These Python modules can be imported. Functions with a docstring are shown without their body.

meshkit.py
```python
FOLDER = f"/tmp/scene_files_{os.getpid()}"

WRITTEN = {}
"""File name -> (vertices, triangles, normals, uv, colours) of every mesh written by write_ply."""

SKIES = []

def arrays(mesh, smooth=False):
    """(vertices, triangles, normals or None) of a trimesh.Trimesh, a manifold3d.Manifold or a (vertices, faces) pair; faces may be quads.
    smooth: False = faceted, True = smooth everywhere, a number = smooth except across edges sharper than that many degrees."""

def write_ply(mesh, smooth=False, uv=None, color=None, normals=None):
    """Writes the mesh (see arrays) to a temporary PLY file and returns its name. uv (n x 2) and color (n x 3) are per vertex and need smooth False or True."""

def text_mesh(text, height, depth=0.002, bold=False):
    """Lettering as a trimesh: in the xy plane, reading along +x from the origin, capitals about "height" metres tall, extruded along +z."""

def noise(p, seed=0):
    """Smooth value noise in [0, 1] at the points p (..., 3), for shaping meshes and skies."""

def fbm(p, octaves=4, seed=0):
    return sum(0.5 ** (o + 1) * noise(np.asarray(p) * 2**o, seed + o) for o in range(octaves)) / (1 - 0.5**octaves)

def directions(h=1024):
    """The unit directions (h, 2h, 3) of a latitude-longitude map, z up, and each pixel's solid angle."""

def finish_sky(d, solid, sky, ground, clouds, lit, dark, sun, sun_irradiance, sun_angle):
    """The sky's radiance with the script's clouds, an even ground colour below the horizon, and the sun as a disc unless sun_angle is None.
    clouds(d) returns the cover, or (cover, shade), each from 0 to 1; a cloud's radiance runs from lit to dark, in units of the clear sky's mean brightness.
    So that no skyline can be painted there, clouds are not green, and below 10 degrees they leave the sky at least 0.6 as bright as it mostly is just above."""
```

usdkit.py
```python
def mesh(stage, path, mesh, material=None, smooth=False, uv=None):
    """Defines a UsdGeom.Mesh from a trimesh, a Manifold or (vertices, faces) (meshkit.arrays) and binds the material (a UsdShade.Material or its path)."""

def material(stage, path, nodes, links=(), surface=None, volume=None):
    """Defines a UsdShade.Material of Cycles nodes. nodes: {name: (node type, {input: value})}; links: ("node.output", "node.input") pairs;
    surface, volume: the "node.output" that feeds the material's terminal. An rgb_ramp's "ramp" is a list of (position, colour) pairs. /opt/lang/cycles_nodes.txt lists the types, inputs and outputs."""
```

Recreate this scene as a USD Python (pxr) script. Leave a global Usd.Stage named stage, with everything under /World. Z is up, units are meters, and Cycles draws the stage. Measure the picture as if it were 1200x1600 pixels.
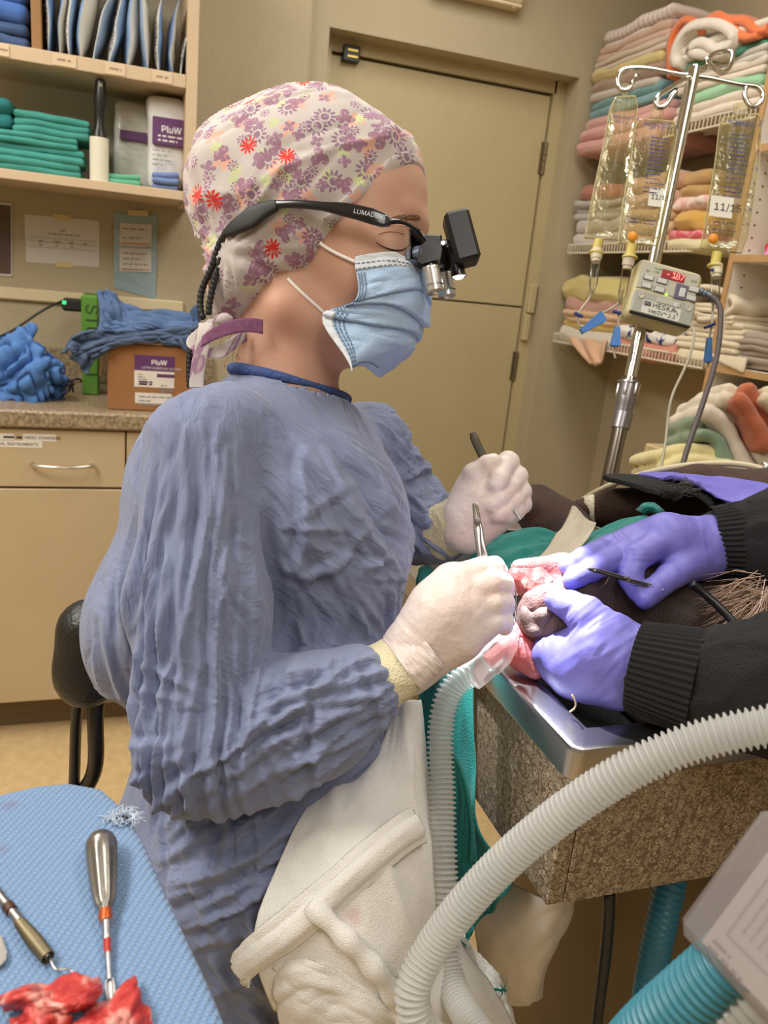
import math, random, numpy as np, trimesh, usdkit, meshkit
from meshkit import noise, fbm, text_mesh
from pxr import Usd, UsdGeom, UsdLux, Sdf, Gf, Vt, UsdShade
from scipy.interpolate import CubicSpline, RectBivariateSpline
from shapely.geometry import Polygon, Point, LineString, box as sbox
from shapely.ops import unary_union
random.seed(7); rng = np.random.default_rng(11)
stage = Usd.Stage.CreateInMemory()
UsdGeom.SetStageUpAxis(stage, 'Z'); UsdGeom.SetStageMetersPerUnit(stage, 1.0)
W = UsdGeom.Xform.Define(stage, '/World'); UsdGeom.Scope.Define(stage, '/World/Looks')

# ------------------------------------------------------------------ camera
F = 1230.0                                                    # focal length in pixels of a 1200 x 1600 picture
EYE = np.array([0.0, 0.0, 1.32])
PITCH, ROLL, YAW = math.radians(15.893), math.radians(5.579), math.radians(19.5)
FWD = np.array([math.sin(YAW)*math.cos(PITCH), math.cos(YAW)*math.cos(PITCH), -math.sin(PITCH)])
_r0 = np.array([math.cos(YAW), -math.sin(YAW), 0.0]); _u0 = np.cross(_r0, FWD)
RT = math.cos(ROLL)*_r0 + math.sin(ROLL)*_u0; UP = -math.sin(ROLL)*_r0 + math.cos(ROLL)*_u0
cam = UsdGeom.Camera.Define(stage, '/World/camera')
mtx = Gf.Matrix4d(*RT, 0, *UP, 0, *(-FWD), 0, *EYE, 1)
cam.AddTransformOp().Set(mtx)
cam.CreateHorizontalApertureAttr(36.0); cam.CreateFocalLengthAttr(36.0*F/1200)
cam.CreateFStopAttr(13.0); cam.CreateFocusDistanceAttr(0.80)
cam.CreateClippingRangeAttr(Gf.Vec2f(0.05, 50)); cam.CreateExposureAttr(0.0)

# ------------------------------------------------------------------ lights: fluorescent ceiling troffers (the last an added fill), and the loupe headlight further down with its lamp
def rect_light(name, x, y, z, w, h, inten, col):
    l = UsdLux.RectLight.Define(stage, '/World/' + name); l.AddTranslateOp().Set((x, y, z))
    l.CreateWidthAttr(w); l.CreateHeightAttr(h); l.CreateIntensityAttr(inten); l.CreateColorAttr(col)
    return l
TROFFERS = [(-1.25, 0.60, 25.0), (0.95, 0.45, 5.0), (-0.75, 1.75, 9.0), (0.85, 1.75, 7.8), (0.15, -0.95, 8.0)]  # last entry: fill lamp added to brighten surfaces that face the camera
for i, (lx, ly, e) in enumerate(TROFFERS):
    rect_light('troffer_lamp_%03d' % i, lx, ly, 2.575, 0.56, 1.16, e, (1.0, 0.97, 0.91))

HEADLIGHT = 25000.0                                            # the loupe lamp's beam, placed with the loupes below

# ------------------------------------------------------------------ helpers: where a pixel of the picture lies at a depth or on a plane
def ray(x, y): return FWD + RT*(x-600)/F - UP*(y-800)/F
def P(x, y, d): return EYE + ray(x, y)*d
def onX(x, y, X): r = ray(x, y); return EYE + r*X/r[0]
def onY(x, y, Y): r = ray(x, y); return EYE + r*Y/r[1]
def onZ(x, y, Z): r = ray(x, y); return EYE + r*(Z-EYE[2])/r[2]
def px(d): return d/F
def V(*a): return np.array(a, float)
def unit(v): v = np.asarray(v, float); return v/np.linalg.norm(v)

USED = {}
def numbered(parent, name):
    n = USED.get((parent, name), 0); USED[(parent, name)] = n + 1
    return name if n == 0 else '%s_%03d' % (name, n)
BASE = {}
def tag(pr, label=None, cat=None, group=None, kind=None):
    for k, v in (('label', label), ('category', cat), ('group', group), ('kind', kind)):
        if v: pr.SetCustomDataByKey(k, v)
    return pr
def thing(name, label=None, cat=None, base=(0, 0, 0), group=None, kind=None):
    n = numbered('/World', name); x = UsdGeom.Xform.Define(stage, '/World/' + n)
    base = np.asarray(base, float); x.AddTranslateOp().Set(Gf.Vec3d(*map(float, base)))
    BASE['/World/' + n] = base
    return tag(x.GetPrim(), label, cat, group, kind)
def part(parent, name, mesh, m, smooth=30, label=None, kind=None, uv=None):
    pp = str(parent.GetPath()); n = numbered(pp, name); b = BASE[pp]
    v, f, nn = meshkit.arrays(mesh, smooth)
    pr = _mesh(pp + '/' + n, v - b, f, nn, m, uv); BASE[pp + '/' + n] = b
    return tag(pr, label, None, None, kind)
def _mesh(path, v, f, n, m, uv):
    o = UsdGeom.Mesh.Define(stage, path)
    o.CreatePointsAttr(Vt.Vec3fArray.FromNumpy(v.astype(np.float32)))
    o.CreateFaceVertexCountsAttr(Vt.IntArray.FromNumpy(np.full(len(f), 3, np.int32)))
    o.CreateFaceVertexIndicesAttr(Vt.IntArray.FromNumpy(f.astype(np.int32).ravel()))
    o.CreateSubdivisionSchemeAttr('none')
    if n is not None:
        o.CreateNormalsAttr(Vt.Vec3fArray.FromNumpy(n.astype(np.float32))); o.SetNormalsInterpolation('vertex')
    if uv is not None:
        UsdGeom.PrimvarsAPI(o).CreatePrimvar('st', Sdf.ValueTypeNames.TexCoord2fArray, 'vertex').Set(Vt.Vec2fArray.FromNumpy(np.asarray(uv, np.float32)))
    UsdShade.MaterialBindingAPI.Apply(o.GetPrim()).Bind(m)
    return o.GetPrim()
def solo(name, mesh, m, label, cat, group=None, kind=None, smooth=30):
    n = numbered('/World', name); v, f, nn = meshkit.arrays(mesh, smooth)
    BASE['/World/' + n] = np.zeros(3)
    return tag(_mesh('/World/' + n, v, f, nn, m, None), label, cat, group, kind)
def struct(name, mesh, m, smooth=30): return solo(name, mesh, m, None, None, None, 'structure', smooth)

# ------------------------------------------------------------------ materials
def lin(r, g, b):                                             # sRGB 0..255 to linear
    return tuple((c/255/12.92 if c/255 < 0.04045 else ((c/255+0.055)/1.055)**2.4) for c in (r, g, b))
MATS = {}
def mat(name, col, rough=0.6, metal=0.0, var=None, bump=None, space='object', **kw):
    """var: (second colour, noise scale, contrast[, detail]); bump: (scale, distance, detail[, stretch]); kw: principled inputs"""
    if name in MATS: return MATS[name]
    n = {'p': ('principled_bsdf', {'base_color': col, 'roughness': rough, 'metallic': metal, **kw})}; L = []
    n['tc'] = ('texture_coordinate', {}); src = 'tc.object'
    if var:
        n['n1'] = ('noise_texture', {'scale': var[1], 'detail': var[3] if len(var) > 3 else 4.0})
        n['mr'] = ('map_range', {'from_min': 0.5-0.5/var[2], 'from_max': 0.5+0.5/var[2], 'clamp': True})
        n['mx'] = ('mix', {'color1': col, 'color2': var[0]})
        L += [(src, 'n1.vector'), ('n1.fac', 'mr.value'), ('mr.result', 'mx.fac'), ('mx.color', 'p.base_color')]
    if bump:
        n['n2'] = ('noise_texture', {'scale': bump[0], 'detail': bump[2]})
        n['mp'] = ('mapping', {'scale': bump[3] if len(bump) > 3 else (1, 1, 1)})
        n['b'] = ('bump', {'distance': bump[1], 'strength': 1.0})
        L += [(src, 'mp.vector'), ('mp.vector', 'n2.vector'), ('n2.fac', 'b.height'), ('b.normal', 'p.normal')]
    MATS[name] = usdkit.material(stage, '/World/Looks/' + name, n, L, surface='p.BSDF')
    return MATS[name]
def rawmat(name, nodes, links, surface):
    if name not in MATS: MATS[name] = usdkit.material(stage, '/World/Looks/' + name, nodes, links, surface=surface)
    return MATS[name]
def terry(name, col, k=0.82):                                 # towelling: fine pile bump
    return mat(name, col, 0.95, var=(tuple(c*k for c in col), 40.0, 1.5), bump=(850.0, 0.0010, 2.0), sheen_weight=0.3, sheen_roughness=0.6)
def clear_mat(name, tint, gloss_rough=0.08, bump=None, ior=1.4):
    n = {'t': ('transparent_bsdf', {'color': tint}), 'g': ('glossy_bsdf', {'color': (1, 1, 1), 'roughness': gloss_rough}), 'f': ('fresnel', {'IOR': ior}), 'm': ('mix_closure', {})}
    L = [('f.fac', 'm.fac'), ('t.BSDF', 'm.closure1'), ('g.BSDF', 'm.closure2')]
    if bump:
        n['tc'] = ('texture_coordinate', {}); n['n2'] = ('noise_texture', {'scale': bump[0], 'detail': 3.0}); n['b'] = ('bump', {'distance': bump[1], 'strength': 1.0})
        L += [('tc.object', 'n2.vector'), ('n2.fac', 'b.height'), ('b.normal', 'g.normal'), ('b.normal', 'f.normal')]
    return rawmat(name, n, L, 'm.closure')

# ------------------------------------------------------------------ mesh helpers
def join(*ms): return trimesh.util.concatenate([m if isinstance(m, trimesh.Trimesh) else trimesh.Trimesh(*m, process=False) for m in ms])
def box(lo, hi, bev=0.0):
    lo, hi = np.minimum(lo, hi).astype(float), np.maximum(lo, hi).astype(float)
    b = min(bev, 0.45*(hi-lo).min())
    if b <= 0:
        m = trimesh.creation.box(hi-lo); m.apply_translation((lo+hi)/2); return m
    c, s = (lo+hi)/2, (hi-lo)/2
    pts = []
    for sg in np.array(np.meshgrid([-1, 1], [-1, 1], [-1, 1])).reshape(3, -1).T:
        for ax in range(3):
            q = s - b; q = q.copy(); q[ax] = s[ax]; pts.append(c + sg*q)
    return trimesh.convex.convex_hull(np.array(pts))
def obox(c, ax, ay, az, bev=0.0):
    """box with half-extent vectors"""
    c = np.asarray(c, float); L = [np.linalg.norm(a) for a in (ax, ay, az)]
    m = box([-l for l in L], L, bev); R = np.array([a/l for a, l in zip((ax, ay, az), L)]).T
    m.vertices = m.vertices @ R.T + c
    if np.linalg.det(R) < 0: m.invert()
    return m
def quadslab(a, b, c, d, t):
    """thin slab on four corners (ordered), thickness t along -normal"""
    a, b, c, d = map(np.asarray, (a, b, c, d)); n = unit(np.cross(b-a, d-a))*t
    v = np.array([a, b, c, d, a+n, b+n, c+n, d+n])
    m = trimesh.convex.convex_hull(v); return m
def frames(p, closed=False):
    p = np.asarray(p, float); t = np.gradient(p, axis=0); t /= np.linalg.norm(t, axis=1, keepdims=True) + 1e-12
    a = np.zeros_like(p); r = V(0, 0, 1) if abs(t[0, 2]) < 0.9 else V(1, 0, 0)
    a[0] = unit(np.cross(t[0], r))
    for i in range(1, len(p)):
        q = a[i-1] - t[i]*(a[i-1] @ t[i]); a[i] = q/np.linalg.norm(q)
    return t, a, np.cross(t, a)
def tube(p, r, sides=12, cap=True, ex=None):
    """tube along points; r scalar or per point; ex: (ra, rb) factors for an oval section"""
    p = np.asarray(p, float); t, a, b = frames(p); r = np.broadcast_to(r, (len(p),))
    an = np.arange(sides)*2*np.pi/sides; fa, fb = ex or (1, 1)
    v = p[:, None] + r[:, None, None]*(fa*np.cos(an)[None, :, None]*a[:, None] + fb*np.sin(an)[None, :, None]*b[:, None])
    v = v.reshape(-1, 3); i, j = np.meshgrid(np.arange(len(p)-1), np.arange(sides), indexing='ij')
    q = np.stack([i*sides+j, i*sides+(j+1) % sides, (i+1)*sides+(j+1) % sides, (i+1)*sides+j], -1).reshape(-1, 4)
    f = np.vstack([q[:, [0, 1, 2]], q[:, [0, 2, 3]]])
    if cap:
        n = len(v); v = np.vstack([v, p[0], p[-1]]); j = np.arange(sides); e = (len(p)-1)*sides
        f = np.vstack([f, np.stack([np.full(sides, n), (j+1) % sides, j], 1), np.stack([np.full(sides, n+1), e+j, e+(j+1) % sides], 1)])
    return trimesh.Trimesh(v, f, process=False)
def spline(pts, n):
    pts = np.asarray(pts, float); s = np.concatenate([[0], np.cumsum(np.linalg.norm(np.diff(pts, axis=0), axis=1))])
    return CubicSpline(s, pts)(np.linspace(0, s[-1], n))
def lathe(a, axis, prof, sides=20):
    """prof: (distance along axis, radius) pairs from point a"""
    a, axis = np.asarray(a, float), unit(axis); prof = np.asarray(prof, float)
    r = V(0, 0, 1) if abs(axis[2]) < 0.9 else V(1, 0, 0); u = unit(np.cross(axis, r)); w = np.cross(axis, u)
    an = np.arange(sides)*2*np.pi/sides
    v = a + prof[:, 0][:, None, None]*axis + prof[:, 1][:, None, None]*(np.cos(an)[None, :, None]*u + np.sin(an)[None, :, None]*w)
    v = v.reshape(-1, 3); i, j = np.meshgrid(np.arange(len(prof)-1), np.arange(sides), indexing='ij')
    q = np.stack([i*sides+j, i*sides+(j+1) % sides, (i+1)*sides+(j+1) % sides, (i+1)*sides+j], -1).reshape(-1, 4)
    return trimesh.Trimesh(v, np.vstack([q[:, [0, 1, 2]], q[:, [0, 2, 3]]]), process=False)
def vnorm(v, f):
    fn = np.cross(v[f[:, 1]]-v[f[:, 0]], v[f[:, 2]]-v[f[:, 0]]); n = np.zeros_like(v)
    for k in range(3):
        for c in range(3): n[:, c] += np.bincount(f[:, k], fn[:, c], len(v))
    return n/(np.linalg.norm(n, axis=1, keepdims=True)+1e-20)
def grid_faces(nu, nv, wrap=False):
    i, j = np.meshgrid(np.arange(nu-1), np.arange(nv if wrap else nv-1), indexing='ij'); k = (j+1) % nv
    q = np.stack([i*nv+j, i*nv+k, (i+1)*nv+k, (i+1)*nv+j], -1).reshape(-1, 4)
    return np.vstack([q[:, [0, 1, 2]], q[:, [0, 2, 3]]])
def sheet(ctrl, nu=60, nv=60, thick=0.002, disp=None, k=3, raw=False):
    """cloth through a grid of control points (rows x columns x 3), given a real thickness; disp(points, normals, u, v) adds relief"""
    c = np.asarray(ctrl, float); R, C = c.shape[:2]
    u, v = np.linspace(0, 1, nu), np.linspace(0, 1, nv)
    g = np.stack([RectBivariateSpline(np.linspace(0, 1, R), np.linspace(0, 1, C), c[..., i], kx=min(k, R-1), ky=min(k, C-1))(u, v) for i in range(3)], -1)
    p = g.reshape(-1, 3); f = grid_faces(nu, nv); n = vnorm(p, f)
    uu, vv = np.meshgrid(u, v, indexing='ij')
    if disp is not None:
        p = p + n*np.asarray(disp(p, n, uu.ravel(), vv.ravel()))[:, None]; n = vnorm(p, f)
    return thicken(p, f, n, nu, nv, thick) if not raw else (p, f, n)
def thicken(p, f, n, nu, nv, t):
    """grid sheet to closed slab with rounded rim"""
    N = len(p); id0 = np.arange(N).reshape(nu, nv)
    rim = np.concatenate([id0[0, :-1], id0[:-1, -1], id0[-1, :0:-1], id0[:0:-1, 0]])
    top, bot = p + n*t/2, p - n*t/2
    s = np.stack([rim, np.roll(rim, -1), np.roll(rim, -1)+N, rim+N], 1)
    ff = np.vstack([f, f[:, ::-1]+N, s[:, [0, 2, 1]], s[:, [0, 3, 2]]])
    return trimesh.Trimesh(np.vstack([top, bot]), ff, process=False)
def PG(rows):                                                 # control grid from (px, py, depth) rows
    return np.array([[P(*q) for q in r] for r in rows])

# ------------------------------------------------------------------ signed distance bodies, meshed by surface nets
def cone(a, b, ra, rb):
    a, b = np.asarray(a, np.float32), np.asarray(b, np.float32); ab = b-a; L2 = float(ab @ ab) + 1e-12
    def f(p):
        q = p-a; t = np.clip((q @ ab)/L2, 0, 1); d = q - t[:, None]*ab
        return np.sqrt((d*d).sum(1)) - (ra + (rb-ra)*t)
    return f
def ell(c, axes, radii):
    """ellipsoid; axes 3x3 rows (or None for the camera frame), radii"""
    c = np.asarray(c, np.float32); A = np.asarray(axes if axes is not None else [RT, UP, FWD], np.float32); r = np.asarray(radii, np.float32)
    def f(p):
        q = (p-c) @ A.T; k0 = np.sqrt(((q/r)**2).sum(1)); k1 = np.sqrt(((q/(r*r))**2).sum(1)) + 1e-9
        return k0*(k0-1)/k1
    return f
def pell(x, y, d, rx, ry, rd, rot=0.0):                        # ellipsoid by pixel centre, pixel radii, depth radius; rot in degrees, clockwise in the picture
    c, s = math.cos(math.radians(rot)), math.sin(math.radians(rot))
    A = [RT*c - UP*s, RT*s + UP*c, FWD]
    return ell(P(x, y, d), A, (rx*px(d), ry*px(d), rd))
def pcone(a, b, ra, rb): return cone(P(*a), P(*b), ra, rb)
def smin(a, b, k):
    if k <= 0: return np.minimum(a, b)
    h = np.maximum(k-np.abs(a-b), 0)/k
    return np.minimum(a, b) - h*h*k*0.25
def union(items):
    """items: (f, k) blended in order"""
    def F_(p):
        d = None
        for f, k in items:
            e = f(p); d = e if d is None else smin(d, e, k)
        return d
    return F_
def nets(f, lo, hi, h, cut=None):
    lo, hi = np.asarray(lo, float), np.asarray(hi, float); S = 4
    n = (np.ceil((hi-lo)/h/S).astype(int)+1)*S
    ax = [lo[i] + h*np.arange(n[i]) for i in range(3)]
    cx = [a[::S] + h*(S-1)/2 for a in ax]
    g = np.stack(np.meshgrid(*cx, indexing='ij'), -1).reshape(-1, 3).astype(np.float32)
    c = f(g).reshape([len(x) for x in cx])
    v = np.repeat(np.repeat(np.repeat(c, S, 0), S, 1), S, 2)
    near = np.abs(v) < h*S*1.9
    ii = np.nonzero(near); pts = np.stack([ax[k][ii[k]] for k in range(3)], 1).astype(np.float32)
    v = v.astype(np.float32)
    v[ii] = f(pts)
    s = v < 0
    cell = np.zeros(np.array(v.shape)-1, bool); cnt = np.zeros(cell.shape, np.int32)
    X, Y, Z = cell.shape
    cor = {}
    for a, b, e in np.ndindex(2, 2, 2): cor[a, b, e] = v[a:a+X, b:b+Y, e:e+Z]; cnt += s[a:a+X, b:b+Y, e:e+Z]
    act = (cnt > 0) & (cnt < 8); idx = np.full(cell.shape, -1, np.int64); A = np.nonzero(act); m = len(A[0]); idx[A] = np.arange(m)
    acc, num = np.zeros((m, 3)), np.zeros(m)
    cv = {k_: x[A] for k_, x in cor.items()}
    for d in range(3):
        for a, b in np.ndindex(2, 2):
            k0 = [a, b]; k0.insert(d, 0); k1 = [a, b]; k1.insert(d, 1)
            x0, x1 = cv[tuple(k0)], cv[tuple(k1)]; cr = (x0 < 0) != (x1 < 0)
            t = np.where(cr, x0/np.where(cr, x0-x1, 1), 0)
            q = np.tile(np.array(k0, float), (m, 1)); q[:, d] += t
            acc += q*cr[:, None]; num += cr
    vert = (acc/num[:, None] + np.stack(A, 1))*h + lo
    faces = []
    for d in range(3):
        o = [(1, 2), (2, 0), (0, 1)][d]
        sl0 = [slice(1, -1)]*3; sl0[d] = slice(0, -1); sl1 = [slice(1, -1)]*3; sl1[d] = slice(1, None)
        s0, s1 = s[tuple(sl0)], s[tuple(sl1)]
        for sg, msk in ((1, s0 & ~s1), (-1, ~s0 & s1)):
            J = np.stack(np.nonzero(msk), 1)
            for kk in range(3):
                if kk != d: J[:, kk] += 1
            q = []
            for a, b in ((0, 0), (1, 0), (1, 1), (0, 1)):
                e = J.copy(); e[:, o[0]] -= 1-a; e[:, o[1]] -= 1-b; q.append(idx[e[:, 0], e[:, 1], e[:, 2]])
            q = np.stack(q, 1)
            if sg < 0: q = q[:, ::-1]
            q = q[(q >= 0).all(1)]
            faces += [q[:, [0, 1, 2]], q[:, [0, 2, 3]]]
    return vert, np.vstack(faces)
def relax(v, f, it=2, lam=0.5):
    e = np.vstack([f[:, [0, 1]], f[:, [1, 2]], f[:, [2, 0]]]); n = len(v)
    deg = np.bincount(e[:, 0], minlength=n)[:, None] + 1e-9
    for i in range(it):
        for l in (lam, -lam*1.02):
            s = np.stack([np.bincount(e[:, 0], v[e[:, 1], c], n) for c in range(3)], 1)
            v = v + l*(s/deg - v)
    return v
def bounds(pts, m): pts = np.asarray(pts); return pts.min(0)-m, pts.max(0)+m
def smooth01(a, b, x): t = np.clip((x-a)/(b-a), 0, 1); return t*t*(3-2*t)
def ridge(p, s=0): return 1-np.abs(2*noise(p, s)-1)           # creases
def to_px(p):                                                  # picture position of points, for placing folds on a body
    q = (np.asarray(p)-EYE) @ np.array([RT, UP, FWD]).T
    return 600+F*q[:, 0]/q[:, 2], 800-F*q[:, 1]/q[:, 2], q[:, 2]
# ------------------------------------------------------------------ the room
YB, YW, XR = 2.72, 2.69, 1.85                                  # door wall, cabinet wall (a little proud), right wall
wallpaint = mat('wall_paint', lin(176, 163, 134), 0.75, var=(lin(170, 157, 128), 3.0, 2.0), bump=(150.0, 0.0018, 3.0))
smoothpaint = mat('door_paint', lin(184, 169, 130), 0.5, var=(lin(178, 163, 124), 5.0, 2.0), bump=(60.0, 0.0012, 3.0))
ceilmat = mat('ceiling_tile', lin(225, 222, 212), 0.9, bump=(90.0, 0.004, 3.0))
floormat = mat('floor_vinyl', lin(205, 178, 132), 0.45, var=(lin(188, 158, 112), 35.0, 2.2, 6.0))
dark = mat('black_gap', (0.01, 0.009, 0.008), 0.8)
struct('floor', box((-2.6, -1.9, -0.05), (2.0, 3.0, 0)), floormat)
struct('ceiling', box((-2.6, -1.9, 2.6), (2.0, 3.0, 2.65)), ceilmat)
x0, x1, zt = .231*YB, .562*YB, EYE[2]+.280*YB                  # door recess
dl, dr, dz = .2335*2.82, .526*2.82, EYE[2]+.2545*2.82
struct('wall_back', join(box((.209*YW-.02, YB, 0), (x0, 2.98, 2.6)), box((x1, YB, 0), (XR+.1, 2.98, 2.6)), box((x0, YB, zt), (x1, 2.98, 2.6))), wallpaint)
struct('wall_back_cabinet_side', box((-2.6, YW, 0), (.209*YW, 2.98, 2.6)), wallpaint)
struct('wall_right', box((XR, -1.9, 0), (XR+.1, 2.98, 2.6)), wallpaint)
struct('wall_left', box((-2.6, -1.9, 0), (-2.5, 2.98, 2.6)), wallpaint)
struct('wall_front', box((-2.6, -1.9, 0), (2.0, -1.8, 2.6)), wallpaint)
struct('trim_1', join(box((x0, 2.80, 0), (dl, 2.98, zt)), box((dr+.002, 2.81, 0), (x1, 2.98, zt)), box((dl, 2.81, dz+.004), (dr+.01, 2.98, zt))), smoothpaint)
door = thing('door_1', base=((dl+dr)/2, 2.82, 0), kind='structure')
zs = EYE[2]-.0085*2.82
part(door, 'lower_leaf', box((dl+.003, 2.82, .01), (dr-.004, 2.86, zs-.005), .002), smoothpaint)
part(door, 'upper_leaf', box((dl+.003, 2.82, zs+.001), (dr-.004, 2.86, dz-.005), .002), smoothpaint)
part(door, 'gap_backing', box((dl+.001, 2.845, .005), (dr+.002, 2.95, dz+.002)), dark)
hm = mat('hinge_metal', lin(120, 105, 80), 0.4, 0.6)
for hz in (EYE[2]+.18*2.81, EYE[2]-.089*2.81):
    h = part(door, 'hinge', join(*[lathe((dr-.001, 2.812, hz-.055+.022*i), (0, 0, 1), [(0, .0), (0, .0075), (.0205, .0075), (.0205, 0)], 10) for i in range(5)], box((dr-.016, 2.817, hz-.055), (dr+.014, 2.822, hz+.055))), hm)
# sliding bolt housing that joins the two leaves on the hinge side
c = onY(825, 487, 2.80)
part(door, 'bolt_cover', box((c[0]-.006, 2.79, c[2]-.005), (c[0]+.024, 2.82, c[2]+.10), .004), smoothpaint)
part(door, 'bolt_cover', box((c[0]-.012, 2.79, c[2]-.11), (c[0]+.014, 2.82, c[2]-.01), .004), smoothpaint)
lc = onY(549, 84, 2.80)
brass = mat('brass', lin(200, 170, 90), 0.3, 0.9)
lt = part(door, 'latch', join(box(lc+V(-.028, -.006, -.024), lc+V(.028, .03, .024), .003)), mat('black_plastic', (0.012, 0.012, 0.013), 0.35))
part(lt, 'latch_prong', box(lc+V(-.014, -.009, .006), lc+V(.02, -.005, .012)), brass)
part(lt, 'latch_prong', box(lc+V(-.014, -.009, -.012), lc+V(.02, -.005, -.006)), brass)
# cream housing high on the door wall
b0, b1 = onY(668, -14, YB), onY(806, 20, YB)
cb = thing('wall_unit', 'cream plastic housing box mounted high on the wall above the door', 'wall box', ((b0[0]+b1[0])/2, YB, b1[2]))
crm = mat('cream_plastic', lin(214, 200, 166), 0.45)
part(cb, 'housing', box((b0[0], YB-.06, b1[2]+.012), (b1[0], YB, b1[2]+.2), .008), crm)
part(cb, 'lip', box((b0[0]+.004, YB-.052, b1[2]), (b1[0]-.004, YB, b1[2]+.011), .003), crm)
part(cb, 'screw_boss', lathe((b1[0]-.03, YB-.04, b1[2]+.002), (0, 0, -1), [(0, .008), (.005, .007), (.005, 0)], 12), crm)
struct('baseboard_right', box((XR-.012, -1.8, 0), (XR, YB, .09), .003), mat('baseboard_vinyl', lin(90, 78, 62), 0.5))
struct('baseboard_back', box((x1, YB-.012, 0), (XR, YB, .09), .003), MATS['baseboard_vinyl'])
# ceiling troffers (lamp housings; the last one frames the added fill lamp)
for (lx, ly, e), where in zip(TROFFERS, ('above the instrument tray', 'above the assistant', 'in front of the wall cabinet', 'in front of the door', 'added as fill light behind the camera')):
    t = thing('ceiling_light', 'white-rimmed fluorescent ceiling troffer ' + where, 'ceiling light', (lx, ly, 2.58), 'ceiling troffers out of view above')
    part(t, 'frame', join(box((lx-.32, ly-.62, 2.585), (lx-.285, ly+.62, 2.6)), box((lx+.285, ly-.62, 2.585), (lx+.32, ly+.62, 2.6)), box((lx-.285, ly-.62, 2.585), (lx+.285, ly-.585, 2.6)), box((lx-.285, ly+.585, 2.585), (lx+.285, ly+.62, 2.6))), mat('white_enamel', lin(235, 235, 230), 0.4))
# ------------------------------------------------------------------ soft goods: rounded slabs, folded cloth
def rbox(dims, r, N=12):
    """rounded box centred on the origin, gridded so that it can be bent"""
    d = np.asarray(dims, float)/2; r = min(r, .98*d.min()); g = np.linspace(-1, 1, N); vs, fs, o = [], [], 0
    for ax in range(3):
        for sg in (-1, 1):
            u, v = np.meshgrid(g, g, indexing='ij'); p = np.zeros((N*N, 3)); a, b = [(1, 2), (2, 0), (0, 1)][ax]
            def sp(t, L): k = r/L; return np.sign(t)*np.where(np.abs(t) < .6, np.abs(t)/.6*(1-k), (1-k)+k*(np.abs(t)-.6)/.4)*L
            p[:, ax] = sg*d[ax]; p[:, a] = sp(u.ravel(), d[a]); p[:, b] = sp(v.ravel(), d[b]); f = grid_faces(N, N)
            f = f if sg < 0 else f[:, ::-1]
            vs.append(p); fs.append(f[:, ::-1]+o); o += N*N
    p = np.vstack(vs); c = np.clip(p, -(d-r), d-r); q = p-c; L = np.linalg.norm(q, axis=1, keepdims=True)
    p = c + q/np.maximum(L, 1e-9)*r
    m = trimesh.Trimesh(p, np.vstack(fs), process=False); m.merge_vertices(digits_vertex=7); return m
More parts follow.
